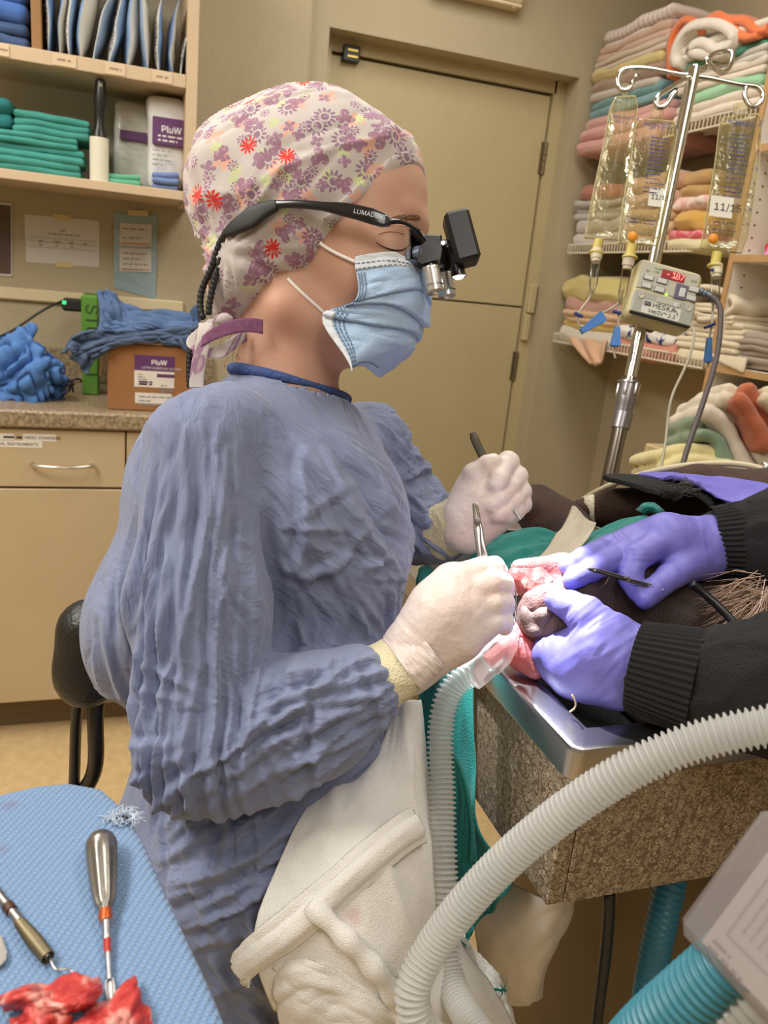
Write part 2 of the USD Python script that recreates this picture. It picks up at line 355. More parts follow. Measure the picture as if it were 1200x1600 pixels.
def folded(o, a, b, t, layers=3, seed=0, amp=.006, sag=.0, N=12, jitter=.012):
    """folded cloth: o lower front corner, a width vector, b depth vector (away), t thickness; each fold is a rounded layer"""
    o, a, b = map(lambda q: np.asarray(q, float), (o, a, b)); w, d = np.linalg.norm(a), np.linalg.norm(b); A, B = a/w, b/d; r_ = np.random.default_rng(seed); h = t/layers; out = []
    for i in range(layers):
        ww, dd = w*(1-.03*r_.random()), d - jitter*r_.random()
        m = rbox((ww, dd, h*1.12), h*.54, N); v = np.array(m.vertices)
        s, q, z = v[:, 0] + w/2 + (w-ww)*(r_.random()-.5), v[:, 1] + d/2 + jitter*r_.random(), v[:, 2] + h*(i+.5)
        wp = np.stack([s*9, q*9, 0*z+seed*3.1], 1)
        z = z + amp*(fbm(wp, 2, seed)-.5)*(.4+z/t) - sag*((s/w-.5)*2)**2*(z/t) + .25*h*(noise(np.stack([s*22, q*6, 0*s+i*5+seed], 1), seed+3)-.5)
        q = q + amp*1.2*(noise(np.stack([s*14, z*30, 0*s+seed], 1), seed+7)-.5)
        out.append(trimesh.Trimesh(o + s[:, None]*A + q[:, None]*B + z[:, None]*np.array([0, 0, 1.0]), m.faces, process=False))
    return join(*out)
# ------------------------------------------------------------------ open wall cabinet on the left
cabm = mat('cabinet_laminate', lin(206, 182, 150), .5, var=(lin(200, 176, 144), 8., 2.)); cabin = mat('cabinet_inside', lin(196, 190, 170), .6)
CY = 2.39; S1, S2 = 1.81, 1.52; CXL, CXR = -1.5, .203
cab = thing('wall_cabinet', 'open beige laminate wall cabinet with two shelves of supplies', 'cabinet', ((CXL+CXR)/2, 2.54, S2-.025))
part(cab, 'side_panel', box((CXR-.03, CY, S2-.028), (CXR, YW, 2.2), .0015), cabm)
part(cab, 'side_panel', box((CXL, CY, S2-.028), (CXL+.03, YW, 2.2), .0015), cabm)
part(cab, 'shelf', box((CXL+.03, CY+.002, S1-.033), (CXR-.0302, YW, S1), .0015), cabm)
part(cab, 'shelf', box((CXL+.03, CY+.002, S2-.024), (CXR-.0302, YW, S2), .0015), cabm)
part(cab, 'top_panel', box((CXL+.03, CY+.002, 2.17), (CXR-.0302, YW, 2.2)), cabm)
part(cab, 'back_panel', box((CXL+.03, YW-.008, S2), (CXR-.0302, YW, 2.17)), cabin)
tape = mat('label_tape', lin(214, 190, 158), .6); inkb = mat('ink_brown', lin(150, 128, 100), .7)
def flat_text(parent, s, h, o, rt, up, m, d=.0003, bold=False, name='lettering'):
    t = text_mesh(s, h, d, bold); rt, up = unit(rt), unit(up); t.vertices = t.vertices @ np.array([rt, up, np.cross(rt, up)]) + o; return part(parent, name, t, m, False)
def ink_lines(parent, o, rt, up, lens, h, gap, m, seed=0, out=.0003, name='printed_lines'):
    """lines of print too small to read: short dashes, one per word"""
    rt, up = unit(rt), unit(up); nn = np.cross(rt, up); r_ = np.random.default_rng(seed); bs = []
    for i, L in enumerate(lens):
        x = 0.
        while x < L:
            w = min(L-x, h*r_.uniform(1.2, 4.2)); c = o + rt*(x+w/2) - up*gap*i + nn*out; bs.append(obox(c, rt*w*.46, up*h*.36, nn*.00012)); x += w + h*.55
    return part(parent, name, join(*bs), m, False, kind='stuff')
for xa, xb, s in ((-8, 14, 'GOWNS'), (82, 119, 'PACKS'), (164, 196, 'SPAY'), (238, 269, 'DENTAL')):
    a, b = onY(xa, 72+.16*xa, CY), onY(xb, 72+.16*xb, CY); lb_ = part(cab, 'shelf_label', box((a[0], CY-.0006, S1-.030), (b[0], CY+.002, S1-.004)), tape)
    ink_lines(lb_, V(a[0]+.010, CY-.0007, S1-.016), V(1, 0, 0), V(0, 0, 1), [(b[0]-a[0])*.6], .006, .008, inkb, len(s))
# supplies on the upper shelf
bluecloth = mat('blue_wrap', lin(72, 110, 178), .9, var=(lin(60, 96, 164), 14., 2.), bump=(300., .001, 2.)); blued = mat('navy_wrap', lin(62, 84, 124), .9, bump=(300., .001, 2.))
def SX(x, y, yy=CY+.03): return onY(x, y, yy)
xe = SX(47, 60)[0]
for i, (z0, z1, mm, lb) in enumerate(((0, .060, blued, 'lowest grey-blue folded drape in the stack on the upper left shelf'), (.058, .150, bluecloth, 'middle blue folded drape in the stack on the upper left shelf'), (.150, .24, bluecloth, 'topmost blue folded drape in the stack on the upper left shelf'))):
    solo('folded_drape', folded(V(xe-.26, CY+.03, S1+z0), V(.26-.012*(i == 2), 0, 0), V(0, .2, 0), z1-z0, 2, 20+i, .012), mm, lb, 'drape', 'blue drapes on the upper shelf', smooth=True)
kr = mat('brown_card', lin(150, 112, 70), .7)
a = SX(50, 74); solo('cardboard_file', box((a[0], CY+.02, S1), (a[0]+.024, CY+.22, S1+.26), .002), kr, 'brown cardboard file standing beside the blue drapes', 'file')
papm = mat('pouch_paper', lin(216, 214, 208), .7, bump=(60., .003, 3.)); filmm = mat('pouch_film', lin(146, 172, 204), .3, bump=(40., .004, 3.))
ink = mat('ink_dark', lin(44, 44, 52), .7)
def pouch(xb, yb, xt, h, th, seed, lb, face=1, ds=.2, blue=.5):
    b0_ = SX(xb, yb, CY+.018); top = SX(xt, yb, CY+.018)[0]-b0_[0]; n = 22; s, t = np.meshgrid(np.linspace(0, 1, n), np.linspace(0, 1, n), indexing='ij'); r_ = np.random.default_rng(seed)
    bul = th*(np.sin(np.pi*np.clip(s*.97+.0, 0, 1))**.6)*(np.sin(np.pi*np.clip(t, .0, 1))**.55)
    wob = .010*(noise(np.stack([s.ravel()*3, t.ravel()*4, 0*s.ravel()+seed], 1), seed)-.5).reshape(n, n)
    cx = b0_[0] + top*t**1.3 + wob + .006*np.sin(t*3+seed); cy = b0_[1] + s*ds + .01*(t-.5)*r_.normal(); cz = S1 + .001 + t*h
    lf = np.stack([cx-bul*.75, cy, cz], -1).reshape(-1, 3); rf = np.stack([cx+bul, cy, cz], -1).reshape(-1, 3); f = grid_faces(n, n)
    x = thing('sterile_pouch', lb, 'pouch', (b0_[0], CY+.1, S1), 'sterilisation pouches on the upper shelf')
    def side(p, nm, m):
        nn = vnorm(p, f); return part(x, nm, thicken(p, f, nn, n, n, .0012), m, True)
    side(lf, 'paper_side' if face > 0 else 'film_side', papm if face > 0 else filmm); side(rf, 'film_side' if face > 0 else 'paper_side', filmm if face > 0 else papm)
    sc = []; r_ = np.random.default_rng(seed+40)                # scribbled ink along the front edge
    tk = .12
    while tk < .62:
        L = r_.uniform(.03, .07); q = []
        for k in range(7):
            t_ = tk + L*k/6; cx_ = np.interp(t_, np.linspace(0, 1, n), cx[1]) - .004 - .55*np.interp(t_, np.linspace(0, 1, n), bul[1]) + r_.uniform(-.0035, .0035); q.append(V(cx_, cy[0].mean()-.002, S1+t_*h))
        sc.append(tube(spline(q, 14), .0006, 4)); tk += L*1.15
    if face > 0: part(x, 'handwriting', join(*sc), ink, False, kind='stuff')
for args in ((70, 76, 76, .25, .012, 1, 'narrow white pouch right beside the cardboard file', 1), (90, 78, 112, .26, .014, 2, 'white paper pouch leaning right, second from the cardboard file', -1), (106, 80, 126, .25, .016, 3, 'white pouch with blue film, third from the cardboard file', 1),
             (126, 86, 150, .235, .024, 4, 'fat greyish-white pouch in the left half of the row', -1), (150, 88, 184, .225, .014, 5, 'slim leaning white pouch just right of the fat greyish one', 1), (172, 92, 196, .20, .018, 6, 'blue film pouch in the middle of the row', 1),
             (194, 98, 214, .23, .024, 7, 'large white pouch leaning over blue film right of the middle of the row', -1), (226, 104, 224, .20, .018, 8, 'curled white pouch with a blue top edge', -1), (248, 110, 251, .175, .013, 9, 'white pouch, third from the right end of the row', 1),
             (270, 114, 273, .175, .012, 10, 'white pouch, second from the right end of the row', -1), (289, 116, 292, .155, .008, 11, 'thin blue film pouch at the right end of the row', 1)):
    pouch(*args)
# lower shelf: teal cloth stack, lint roller, glove packs
tealc = mat('teal_cloth', lin(70, 152, 140), .9, var=(lin(54, 134, 124), 16., 2.), bump=(300., .001, 2.)); teald = mat('dark_teal_cloth', lin(34, 116, 116), .9, bump=(300., .001, 2.))
def row(name, lb, cat, xl, xr, y, z0, z1, m, n, seed, sh=S2, dep=.2, yy=CY+.02, amp=.01, group=None):
    a, b = SX(xl, y, yy), SX(xr, y, yy); return solo(name, folded(V(a[0], yy, sh+z0), V(b[0]-a[0], 0, 0), V(0, dep, 0), z1-z0, n, seed, amp), m, lb, cat, group, smooth=True)
G_ = 'teal cloths on the lower shelf'
row('folded_cloth', 'lowest folded teal cloth of the stack on the lower left shelf', 'cloth', -30, 128, 270, .0, .034, tealc, 2, 31, group=G_)
row('folded_cloth', 'second folded teal cloth from the bottom of the stack', 'cloth', -20, 132, 270, .034, .068, tealc, 2, 32, group=G_)
row('folded_cloth', 'middle folded teal cloth of the stack, its edge drawn back', 'cloth', -20, 122, 270, .068, .096, tealc, 2, 33, group=G_)
row('folded_cloth', 'thick upper teal cloth with rolled edge on the stack', 'cloth', 20, 141, 270, .096, .146, tealc, 3, 34, amp=.016, group=G_)
row('folded_cloth', 'dark teal cloth at the left edge on top of the stack', 'cloth', -40, 22, 270, .098, .175, teald, 2, 35, group=G_)
lr = SX(155, 282, CY+.02); rol = thing('lint_roller', 'lint roller with black handle and white roll standing on the lower shelf', 'lint roller', (lr[0], lr[1]+.02, S2)); lrb = V(lr[0], CY+.035, S2)
part(rol, 'roll', lathe(lrb, (0, 0, 1), [(0, 0), (0, .0235), (.001, .024), (.108, .024), (.109, .0235), (.109, 0)], 28), mat('roll_white', lin(222, 216, 196), .7), 40)
part(rol, 'handle', lathe(lrb+V(0, 0, .109), (.03, 0, 1), [(0, 0), (0, .020), (.006, .0195), (.03, .0125), (.06, .0135), (.09, .0165), (.115, .0145), (.135, .0135), (.142, .010), (.144, 0)], 24), mat('handle_black', (.012, .011, .012), .3), 40)
part(rol, 'hang_hole', lathe(lrb+V(.004, -.0145, .235), (0, -1, 0), [(0, .0045), (.001, .0045), (.0012, 0)], 14), mat('hole_grey', lin(150, 140, 124), .6), 40)
purple = mat('label_purple', lin(98, 54, 104), .5); whitep = mat('pack_white', lin(222, 220, 216), .45, bump=(30., .004, 3.)); hazyp = mat('pack_film', lin(206, 204, 194), .25, bump=(26., .006, 3.))
def pack(xl, xr, yb, z1, lb, seed, lean=0., yy=CY+.05):
    a, b = SX(xl, yb, yy), SX(xr, yb, yy); w = b[0]-a[0]; m = rbox((w, .11, z1), .02, 18); v = np.array(m.vertices); v = v + vnorm(v, m.faces)*(.012*(fbm(v/.05+seed, 3, seed)-.5))[:, None]
    v[:, 2] += z1/2; k = v[:, 2]/z1; v[:, 1] *= 1-.55*np.clip(k-.72, 0, 1)/.28; v[:, 0] += lean*k
    x = thing('glove_pack', lb, 'pack', (a[0]+w/2, yy+.06, S2)); part(x, 'bag', trimesh.Trimesh(v + V(a[0]+w/2, yy+.06, S2), m.faces, process=False), whitep if seed == 1 else hazyp, True); return x, a, w
gp, ga_, gw_ = pack(230, 290, 294, .245, 'white plastic glove pack with purple printed band, right end of the lower shelf', 1)
fy = CY+.05-.0045
lbp = part(gp, 'printed_band', box((ga_[0]+.012, fy-.003, S2+.115), (ga_[0]+gw_-.004, fy+.01, S2+.185), .002), purple)
flat_text(lbp, 'PluW', .016, V(ga_[0]+.034, fy-.0032, S2+.148), V(1, 0, 0), V(0, 0, 1), mat('print_white', lin(230, 226, 226), .6), bold=True)
ink_lines(lbp, V(ga_[0]+.026, fy-.0031, S2+.138), V(1, 0, 0), V(0, 0, 1), [.065, .052], .0058, .011, MATS['print_white'], 3)
ink_lines(gp, V(ga_[0]+.012, fy-.004, S2+.100), V(1, 0, 0), V(0, 0, 1), [.05, .042, .055, .03], .005, .012, mat('print_grey', lin(150, 146, 150), .6), 4)
g2_, a2_, w2_ = pack(176, 240, 284, .232, 'hazy plastic glove pack with purple stripe behind the white one', 2, .006, CY+.13)
part(g2_, 'printed_band', box((a2_[0]+.02, CY+.122, S2+.125), (a2_[0]+w2_-.01, CY+.135, S2+.15), .002), purple)
row('folded_cloth', 'pale green folded cloth lying between lint roller and glove packs', 'cloth', 166, 220, 285, 0, .026, mat('mint_cloth', lin(98, 172, 140), .9), 2, 36)
row('folded_cloth', 'small crumpled blue-grey cloth in front of the white glove pack', 'cloth', 238, 280, 296, 0, .046, mat('denim_cloth', lin(112, 132, 178), .9, bump=(120., .003, 3.)), 3, 37, dep=.06, amp=.02, yy=CY+.006)

# ------------------------------------------------------------------ things on the wall and counter
def wallrect(c4, t=.0012, Y=YW): q = [onY(x, y, Y-t) for x, y in c4]; return q
papw = mat('paper_white', lin(206, 200, 192), .8)
q = wallrect(((38, 335), (155, 345), (155, 418), (41, 409)))
pp = thing('notice', 'white paper notice with a printed table taped to the wall', 'paper notice', (q[0]+q[2])/2)
part(pp, 'sheet', quadslab(*[q[i] for i in (0, 1, 2, 3)], .0008), papw)
rx_, uz = unit(q[1]-q[0]), unit(q[0]-q[3]); nrm = V(0, -1, 0)
yel = mat('masking_tape', lin(206, 186, 132), .6)
for fx, c in ((.5, q[0]*.5+q[1]*.5), (.55, q[3]*.48+q[2]*.52)): part(pp, 'tape', obox(c+nrm*.0012, rx_*.024, uz*.008, nrm*.0003), yel)
pg = mat('print_mid', lin(140, 134, 130), .8)
def at_(u, v): return q[0] + (q[1]-q[0])*u + (q[3]-q[0])*v + nrm*.0006
for u, v, L in ((.46, .28, .018), (.30, .36, .092), (.17, .53, .014), (.38, .53, .02), (.58, .53, .014), (.78, .53, .01), (.17, .61, .012), (.40, .61, .006), (.60, .61, .008)): ink_lines(pp, at_(u, v), rx_, uz, [L], .0055, .01, pg, int(u*99))
for v in (.46, .55, .66): part(pp, 'table_rule', obox(at_(.5, v), rx_*.095, uz*.0004, nrm*.0001), pg)
q = wallrect(((178, 331), (246, 335), (243, 468), (178, 450)))
sp = thing('sterile_pouch', 'clear sterilisation pouch holding handwritten slips, taped to the wall above the cardboard box', 'pouch', (q[0]+q[2])/2)
gfilm = mat('blue_grey_film', lin(150, 170, 176), .18, bump=(30., .004, 3.))
part(sp, 'film', sheet(np.array([[q[0], q[1]], [q[0]*.5+q[3]*.5+nrm*.006, q[1]*.5+q[2]*.5+nrm*.006], [q[3], q[2]]]), 40, 20, .002, lambda p, n, u, v: .004*(fbm(np.stack([u*6, v*4, 0*u], 1), 3, 151)-.5)), gfilm, True)
rx_, uz = unit(q[1]-q[0]), unit(q[0]-q[3])
def at2(u, v): return q[0] + (q[1]-q[0])*u + (q[3]-q[0])*v + nrm*.0085
for (v0, v1) in ((.14, .43), (.46, .77)):
    c = at2(.5, (v0+v1)/2); slp = part(sp, 'paper_slip', obox(c, rx_*np.linalg.norm(q[1]-q[0])*.37, uz*np.linalg.norm(q[3]-q[0])*(v1-v0)/2, nrm*.0003), papw)
    ink_lines(slp, at2(.20, v0+.07)+nrm*.0004, rx_, uz, [.07, .055, .075, .06][:2 if v0 < .3 else 4], .0055, .016 if v0 > .3 else .026, pg, int(v0*50))
    part(slp, 'red_line', obox(at2(.5, v1-.03)+nrm*.0004, rx_*.042, uz*.002, nrm*.0001), mat('line_red', lin(200, 120, 96), .7))
part(sp, 'tape', obox(at2(.55, .0), rx_*.03, uz*.008, nrm*.0003), yel)
q = wallrect(((-40, 312), (19, 318), (19, 432), (-40, 428)), .004)
ph = thing('photograph', 'brown photograph with white edge at the left border of the photo', 'photo print', (q[0]+q[2])/2)
part(ph, 'white_border', quadslab(q[0], q[1], q[2], q[3], .003), papw)
part(ph, 'picture', quadslab(*[c+nrm*.0004+((q[0]+q[2])/2-c)*.06 for c in q], .0006), mat('sepia_print', lin(96, 74, 58), .5, var=(lin(70, 52, 40), 20., 2.)))
rail = onY(0, 457, YW-.015)
struct('trim_2', box((-2.5, YW-.018, rail[2]-.018), (.2, YW, rail[2]+.018), .004), mat('rail_cream', lin(216, 200, 164), .5))
CT, CF = .94, 2.135
granite = mat('speckled_counter', lin(168, 148, 118), .42, var=(lin(112, 96, 76), 130., 3.2, 6.))
struct('countertop', box((-2.5, CF, CT-.045), (.30, YW, CT), .006), granite)
struct('backsplash', box((-2.5, YW-.024, CT), (.30, YW, 1.042), .003), granite)
bc = mat('base_cabinet_beige', lin(190, 170, 136), .5, var=(lin(184, 164, 130), 7., 2.))
bcb = thing('base_cabinet', 'beige base cabinet with drawer and doors under the speckled counter', 'cabinet', (-1.0, 2.4, 0))
BY = 2.152
part(bcb, 'carcass', box((-2.49, BY+.022, .10), (.285, YW-.03, CT-.046)), mat('carcass_dark', lin(120, 98, 70), .7))
part(bcb, 'toe_kick', box((-2.49, BY+.075, 0), (.28, BY+.09, .10)), mat('toe_kick', lin(112, 92, 66), .6))
zd = 1.32-.272*BY
for x0_, x1_ in ((-1.62, -1.112), (-1.108, -.602), (-.598, .02), (.024, .284)):
    dw = part(bcb, 'drawer', box((x0_, BY, zd+.003), (x1_, BY+.02, CT-.05), .002), bc); dr2 = part(bcb, 'door', box((x0_, BY, .115), (x1_, BY+.02, zd-.003), .002), bc)
    cx_ = (x0_+x1_)/2 if x1_ < .02 or x0_ > 0 else onY(98, 725, BY)[0]; zz = onY(98, 725, BY)[2]
    part(dw, 'handle', tube(spline([V(cx_-.072, BY, zz), V(cx_-.070, BY-.022, zz), V(cx_-.060, BY-.028, zz), V(cx_+.060, BY-.028, zz), V(cx_+.070, BY-.022, zz), V(cx_+.072, BY, zz)], 40), .0045, 10), mat('handle_chrome', lin(214, 210, 204), .25, 1.0), True)
lab = mat('label_strip', lin(222, 216, 204), .6)
for (xa, xb, yy, s_) in ((-16, 22, 682, ''), (36, 88, 683, 'MISC CHARGERS'), (-30, 66, 692, 'SURGICAL INSTRUMENTS')):
    a, b = onY(xa, yy, BY), onY(xb, yy, BY); lx = part(bcb, 'label', box((a[0], BY-.0008, a[2]-.009), (b[0], BY+.001, a[2]+.009)), lab); (flat_text(lx, s_, .0072, V(a[0]+.006, BY-.001, a[2]-.004), V(1, 0, 0), V(0, 0, 1), ink) if s_ else ink_lines(lx, V(a[0]+.03, BY-.0009, a[2]), V(1, 0, 0), V(0, 0, 1), [.05], .007, .01, ink, 9))
# cardboard box with purple label
bx0, bx1 = onZ(168, 640, CT), onZ(300, 652, CT); byf = bx0[1]; bxr = onY(300, 640, byf)[0]; bh = onY(172, 535, byf)[2]-CT
cbx = thing('cardboard_box', 'brown cardboard carton with purple and white shipping label on the counter', 'box', ((bx0[0]+bxr)/2, byf+.12, CT))
card = mat('cardboard', lin(158, 110, 66), .75, var=(lin(148, 100, 58), 12., 2.))
part(cbx, 'carton', box((bx0[0], byf, CT), (bxr, byf+.26, CT+bh), .003), card)
part(cbx, 'flap', quadslab(V(bx0[0], byf+.01, CT+bh), V(bx0[0], byf+.25, CT+bh), V(bx0[0]-.018, byf+.25, CT+bh-.09), V(bx0[0]-.018, byf+.01, CT+bh-.09), .003), card)
def fpt(x, y, o=.0006): v = onY(x, y, byf); return V(v[0], byf-o, v[2])
a, b = fpt(210, 554), fpt(272, 607); lw_ = part(cbx, 'label', box((a[0], byf-.0007, b[2]), (b[0], byf+.001, a[2])), lab)
part(lw_, 'purple_header', box((a[0], byf-.0011, a[2]-.040), (b[0], byf, a[2])), purple)
flat_text(lw_, 'PluW', .012, V(a[0]+.042, byf-.0013, a[2]-.023), V(1, 0, 0), V(0, 0, 1), MATS['print_white'], bold=True); flat_text(lw_, 'LATEX SURGICAL GLOVES', .0058, V(a[0]+.018, byf-.0013, a[2]-.035), V(1, 0, 0), V(0, 0, 1), MATS['print_white'])
part(lw_, 'purple_bar', box((b[0]-.045, byf-.0011, a[2]-.056), (b[0], byf, a[2]-.047)), purple)
ink_lines(lw_, V(a[0]+.010, byf-.001, a[2]-.050), V(1, 0, 0), V(0, 0, 1), [.012, .016, .022, .026, .022], .004, .0065, MATS['print_grey'], 11)
ink_lines(lw_, V(a[0]+.068, byf-.001, a[2]-.078), V(1, 0, 0), V(0, 0, 1), [.016, .032, .034, .02], .004, .0065, MATS['print_grey'], 12)
ink_lines(lw_, V(a[0]+.012, byf-.001, b[2]+.014), V(1, 0, 0), V(0, 0, 1), [.034, .034], .006, .006, purple, 13)
a, b = fpt(211, 613), fpt(268, 632); l2 = part(cbx, 'label', box((a[0], byf-.0007, b[2]), (b[0], byf+.001, a[2])), lab); ink_lines(l2, V(a[0]+.010, byf-.001, a[2]-.010), V(1, 0, 0), V(0, 0, 1), [.09, .03, .085], .0045, .011, MATS['print_grey'], 14)
# blue-grey gown heaped on the carton
gh = mat('gown_heap', lin(82, 100, 128), .9, var=(lin(64, 80, 106), 16., 2.), bump=(200., .002, 3.))
def DZ(x, y, off=0.): return onY(x, y, byf+off)
solo('folded_gown', sheet(np.array([[DZ(88, 544, -.05), DZ(130, 520, -.03), DZ(180, 512, -.01), DZ(250, 508, .0), DZ(310, 500, .02)], [DZ(120, 548, -.05), DZ(140, 538, -.03), DZ(190, 526, -.02), DZ(255, 522, -.02), DZ(312, 514, -.01)], [DZ(128, 572, -.035), DZ(150, 552, -.03), DZ(195, 538, -.025), DZ(255, 536, -.02), DZ(312, 540, -.01)], [DZ(132, 580, -.03), DZ(160, 560, -.02), DZ(200, 540, -.015), DZ(255, 542, -.012), DZ(312, 545, -.008)]]), 60, 90, .006, lambda p, n, u, v: .022*(1-np.abs(2*noise(np.stack([u*6+v*2, v*3.2, 0*u], 1), 161)-1))**2 + .012*(1-np.abs(2*noise(np.stack([u*9-v*4, v*9, 0*u+3], 1), 162)-1))**2), gh, 'blue-grey surgical gown heaped on the cardboard carton, sleeve hanging left', 'gown', smooth=True)
solo('folded_gown', sheet(np.array([[DZ(148, 448, .10), DZ(180, 456, .10), DZ(215, 476, .11), DZ(280, 484, .12), DZ(312, 486, .13)], [DZ(156, 470, .06), DZ(185, 484, .06), DZ(220, 492, .07), DZ(280, 496, .08), DZ(312, 496, .09)], [DZ(154, 505, .02), DZ(185, 505, .02), DZ(225, 505, .03), DZ(280, 506, .04), DZ(312, 508, .05)], [DZ(150, 535, .02), DZ(185, 530, .02), DZ(225, 530, .03), DZ(280, 530, .04), DZ(312, 530, .05)]]), 50, 80, .006, lambda p, n, u, v: .018*(1-np.abs(2*noise(np.stack([u*5+v*2, v*4, 0*u], 1), 163)-1))**2 + .012*(1-np.abs(2*noise(np.stack([u*9-v*5, v*8, 0*u+3], 1), 164)-1))**2), mat('gown_heap_blue', lin(88, 112, 152), .9, var=(lin(70, 92, 130), 16., 2.)), 'bluer gown folded behind the heap on the carton', 'gown', smooth=True)
# crumpled blue wrap at the left end of the counter
bw = mat('bright_blue_wrap', lin(84, 128, 188), .85, var=(lin(68, 110, 170), 14., 2.), bump=(160., .002, 3.))
yb_ = onZ(50, 628, CT)[1]
def DB(x, y, off=0.): return onY(x, y, yb_+off)
solo('crumpled_wrap', sheet(np.array([[DB(-30, 525, .12), DB(20, 520, .10), DB(52, 513, .06), DB(60, 540, .10), DB(80, 558, .12)], [DB(-30, 545, .06), DB(10, 540, .04), DB(48, 535, .02), DB(70, 560, .04), DB(102, 572, .08)], [DB(-30, 575, .02), DB(10, 580, .0), DB(45, 575, -.01), DB(75, 585, .0), DB(108, 595, .06)], [DB(-30, 610, .02), DB(10, 618, .0), DB(45, 622, .0), DB(72, 622, .02), DB(100, 612, .06)], [DB(-30, 626, .06), DB(10, 628, .04), DB(30, 630, .0), DB(62, 630, .03), DB(95, 620, .08)]]), 130, 130, .002, lambda p, n, u, v: .034*(1-np.abs(2*noise(np.stack([u*5+v*2.2, v*5-u, 0*u], 1), 165)-1))**3 + .020*(1-np.abs(2*noise(np.stack([u*10+v*4, v*10-u*5, 0*u+2], 1), 166)-1))**2 - .02), bw, 'bright blue crumpled sterile wrap on the counter at the left edge', 'wrap', smooth=True)
# green book, power adaptor with cable
gx0, gx1 = onY(128, 590, yb_+.16)[0], onY(154, 590, yb_+.16)[0]; gz1 = onY(140, 462, yb_+.16)[2]
gb = thing('book', 'green book standing upright with large dark letters on its spine', 'book', ((gx0+gx1)/2, yb_+.2, CT))
part(gb, 'cover', box((gx0, yb_+.16, CT), (gx1, yb_+.36, gz1), .004), mat('book_green', lin(84, 132, 46), .5))
for s_, zz in (('STU', gz1-.022), ('T', CT+.075)): flat_text(gb, s_, .034, V(gx0+.012, yb_+.1592, zz), V(0, 0, -1), V(1, 0, 0), mat('ink_green', lin(36, 64, 20), .6))
ad_ = thing('power_adapter', 'black power adapter with green light beside the green book', 'power adapter', onY(112, 477, yb_+.2))
a, b = onY(96, 466, yb_+.18), onY(130, 488, yb_+.18)
part(ad_, 'housing', box((a[0], yb_+.18, b[2]), (b[0], yb_+.25, a[2]), .006), mat('adapter_black', (.012, .012, .013), .4))
part(ad_, 'led', box((a[0]+.002, yb_+.178, b[2]+.018), (a[0]+.012, yb_+.181, b[2]+.028), .001), rawmat('green_led', {'e': ('emission', {'color': (.05, .9, .22), 'strength': 1.6})}, [], 'e.emission'))
part(ad_, 'cable', tube(spline([V(a[0], yb_+.2, (a[2]+b[2])/2+.008), onY(80, 478, yb_+.17), onY(50, 496, yb_+.12), onY(20, 516, yb_+.08), onY(-20, 530, yb_+.06)], 40), .0035, 8), MATS['adapter_black'], True)
solo('coiled_strap', join(*[tube(spline([onY(x0_, y0_, yb_+.03), onY((x0_+x1_)/2+2, y0_-5-k, yb_+.02), onY(x1_, y1_, yb_+.04)], 14), .003, 6) for k, (x0_, y0_, x1_, y1_) in enumerate(((96, 618, 110, 606), (100, 606, 114, 612), (94, 612, 116, 600), (106, 600, 128, 596)))]), MATS['adapter_black'], 'tangle of black strap beside the crumpled blue wrap', 'strap', smooth=True)
# ------------------------------------------------------------------ wire shelves with towels on the right wall
XF = 1.566
wirem = mat('white_wire', lin(214, 204, 182), .4)
def proj(q):
    c = np.array([(q-EYE) @ RT, (q-EYE) @ UP, (q-EYE) @ FWD]); return 600+F*c[0]/c[2], 800-F*c[1]/c[2]
def wire_shelf(z, y0, y1, lb, lip=.034):
    s = thing('wire_shelf', lb, 'shelf', ((XF+XR)/2, (y0+y1)/2, z))
    part(s, 'front_lip', join(box((XF-.003, y0, z-lip), (XF+.003, y1, z-lip+.006), .002), box((XF-.003, y0, z-.006), (XF+.003, y1, z), .002)), wirem)
    part(s, 'back_rod', join(box((XR-.012, y0, z-.006), (XR-.006, y1, z), .002), box((XF+.14, y0, z-.006), (XF+.146, y1, z), .002)), wirem)
    n = int((y1-y0)/.0165)
    for i in range(n+1):
        y = y0+.003+(y1-y0-.006)*i/n
        part(s, 'cross_wire', tube(np.array([V(XR-.006, y, z+.001), V(XF+.002, y, z+.001), V(XF-.001, y, z-.004), V(XF-.001, y, z-lip+.003)]), .0017, 5), wirem, True)
    for y in (y0+.03, y1-.03): part(s, 'wall_clip', box((XR-.016, y-.008, z-.02), (XR, y+.008, z+.008), .002), wirem)
    return s
wire_shelf(1.862, 1.85, 2.69, 'topmost white wire shelf, under the orange towel'); wire_shelf(1.532, 1.99, 2.69, 'middle white wire shelf behind the fluid bags'); wire_shelf(1.214, 1.858, 2.70, 'lowest white wire shelf behind the infusion pump')
TC = {}
def tcol(name, rgb): return terry('terry_'+name, lin(*rgb), .86)
stripe = rawmat('terry_striped', {'tc': ('texture_coordinate', {}), 'w': ('wave_texture', {'wave_type': 'bands', 'bands_direction': 'y', 'scale': 14., 'distortion': 1.5}), 'r': ('rgb_ramp', {'ramp': [(0., lin(206, 188, 180)), (.45, lin(206, 188, 180)), (.6, lin(222, 212, 204)), (1., lin(222, 212, 204))]}), 'n': ('noise_texture', {'scale': 400., 'detail': 3.}), 'b': ('bump', {'distance': .002}), 'p': ('principled_bsdf', {'roughness': .95})}, [('tc.object', 'w.vector'), ('w.fac', 'r.fac'), ('r.color', 'p.base_color'), ('tc.object', 'n.vector'), ('n.fac', 'b.height'), ('b.normal', 'p.normal')], 'p.BSDF')
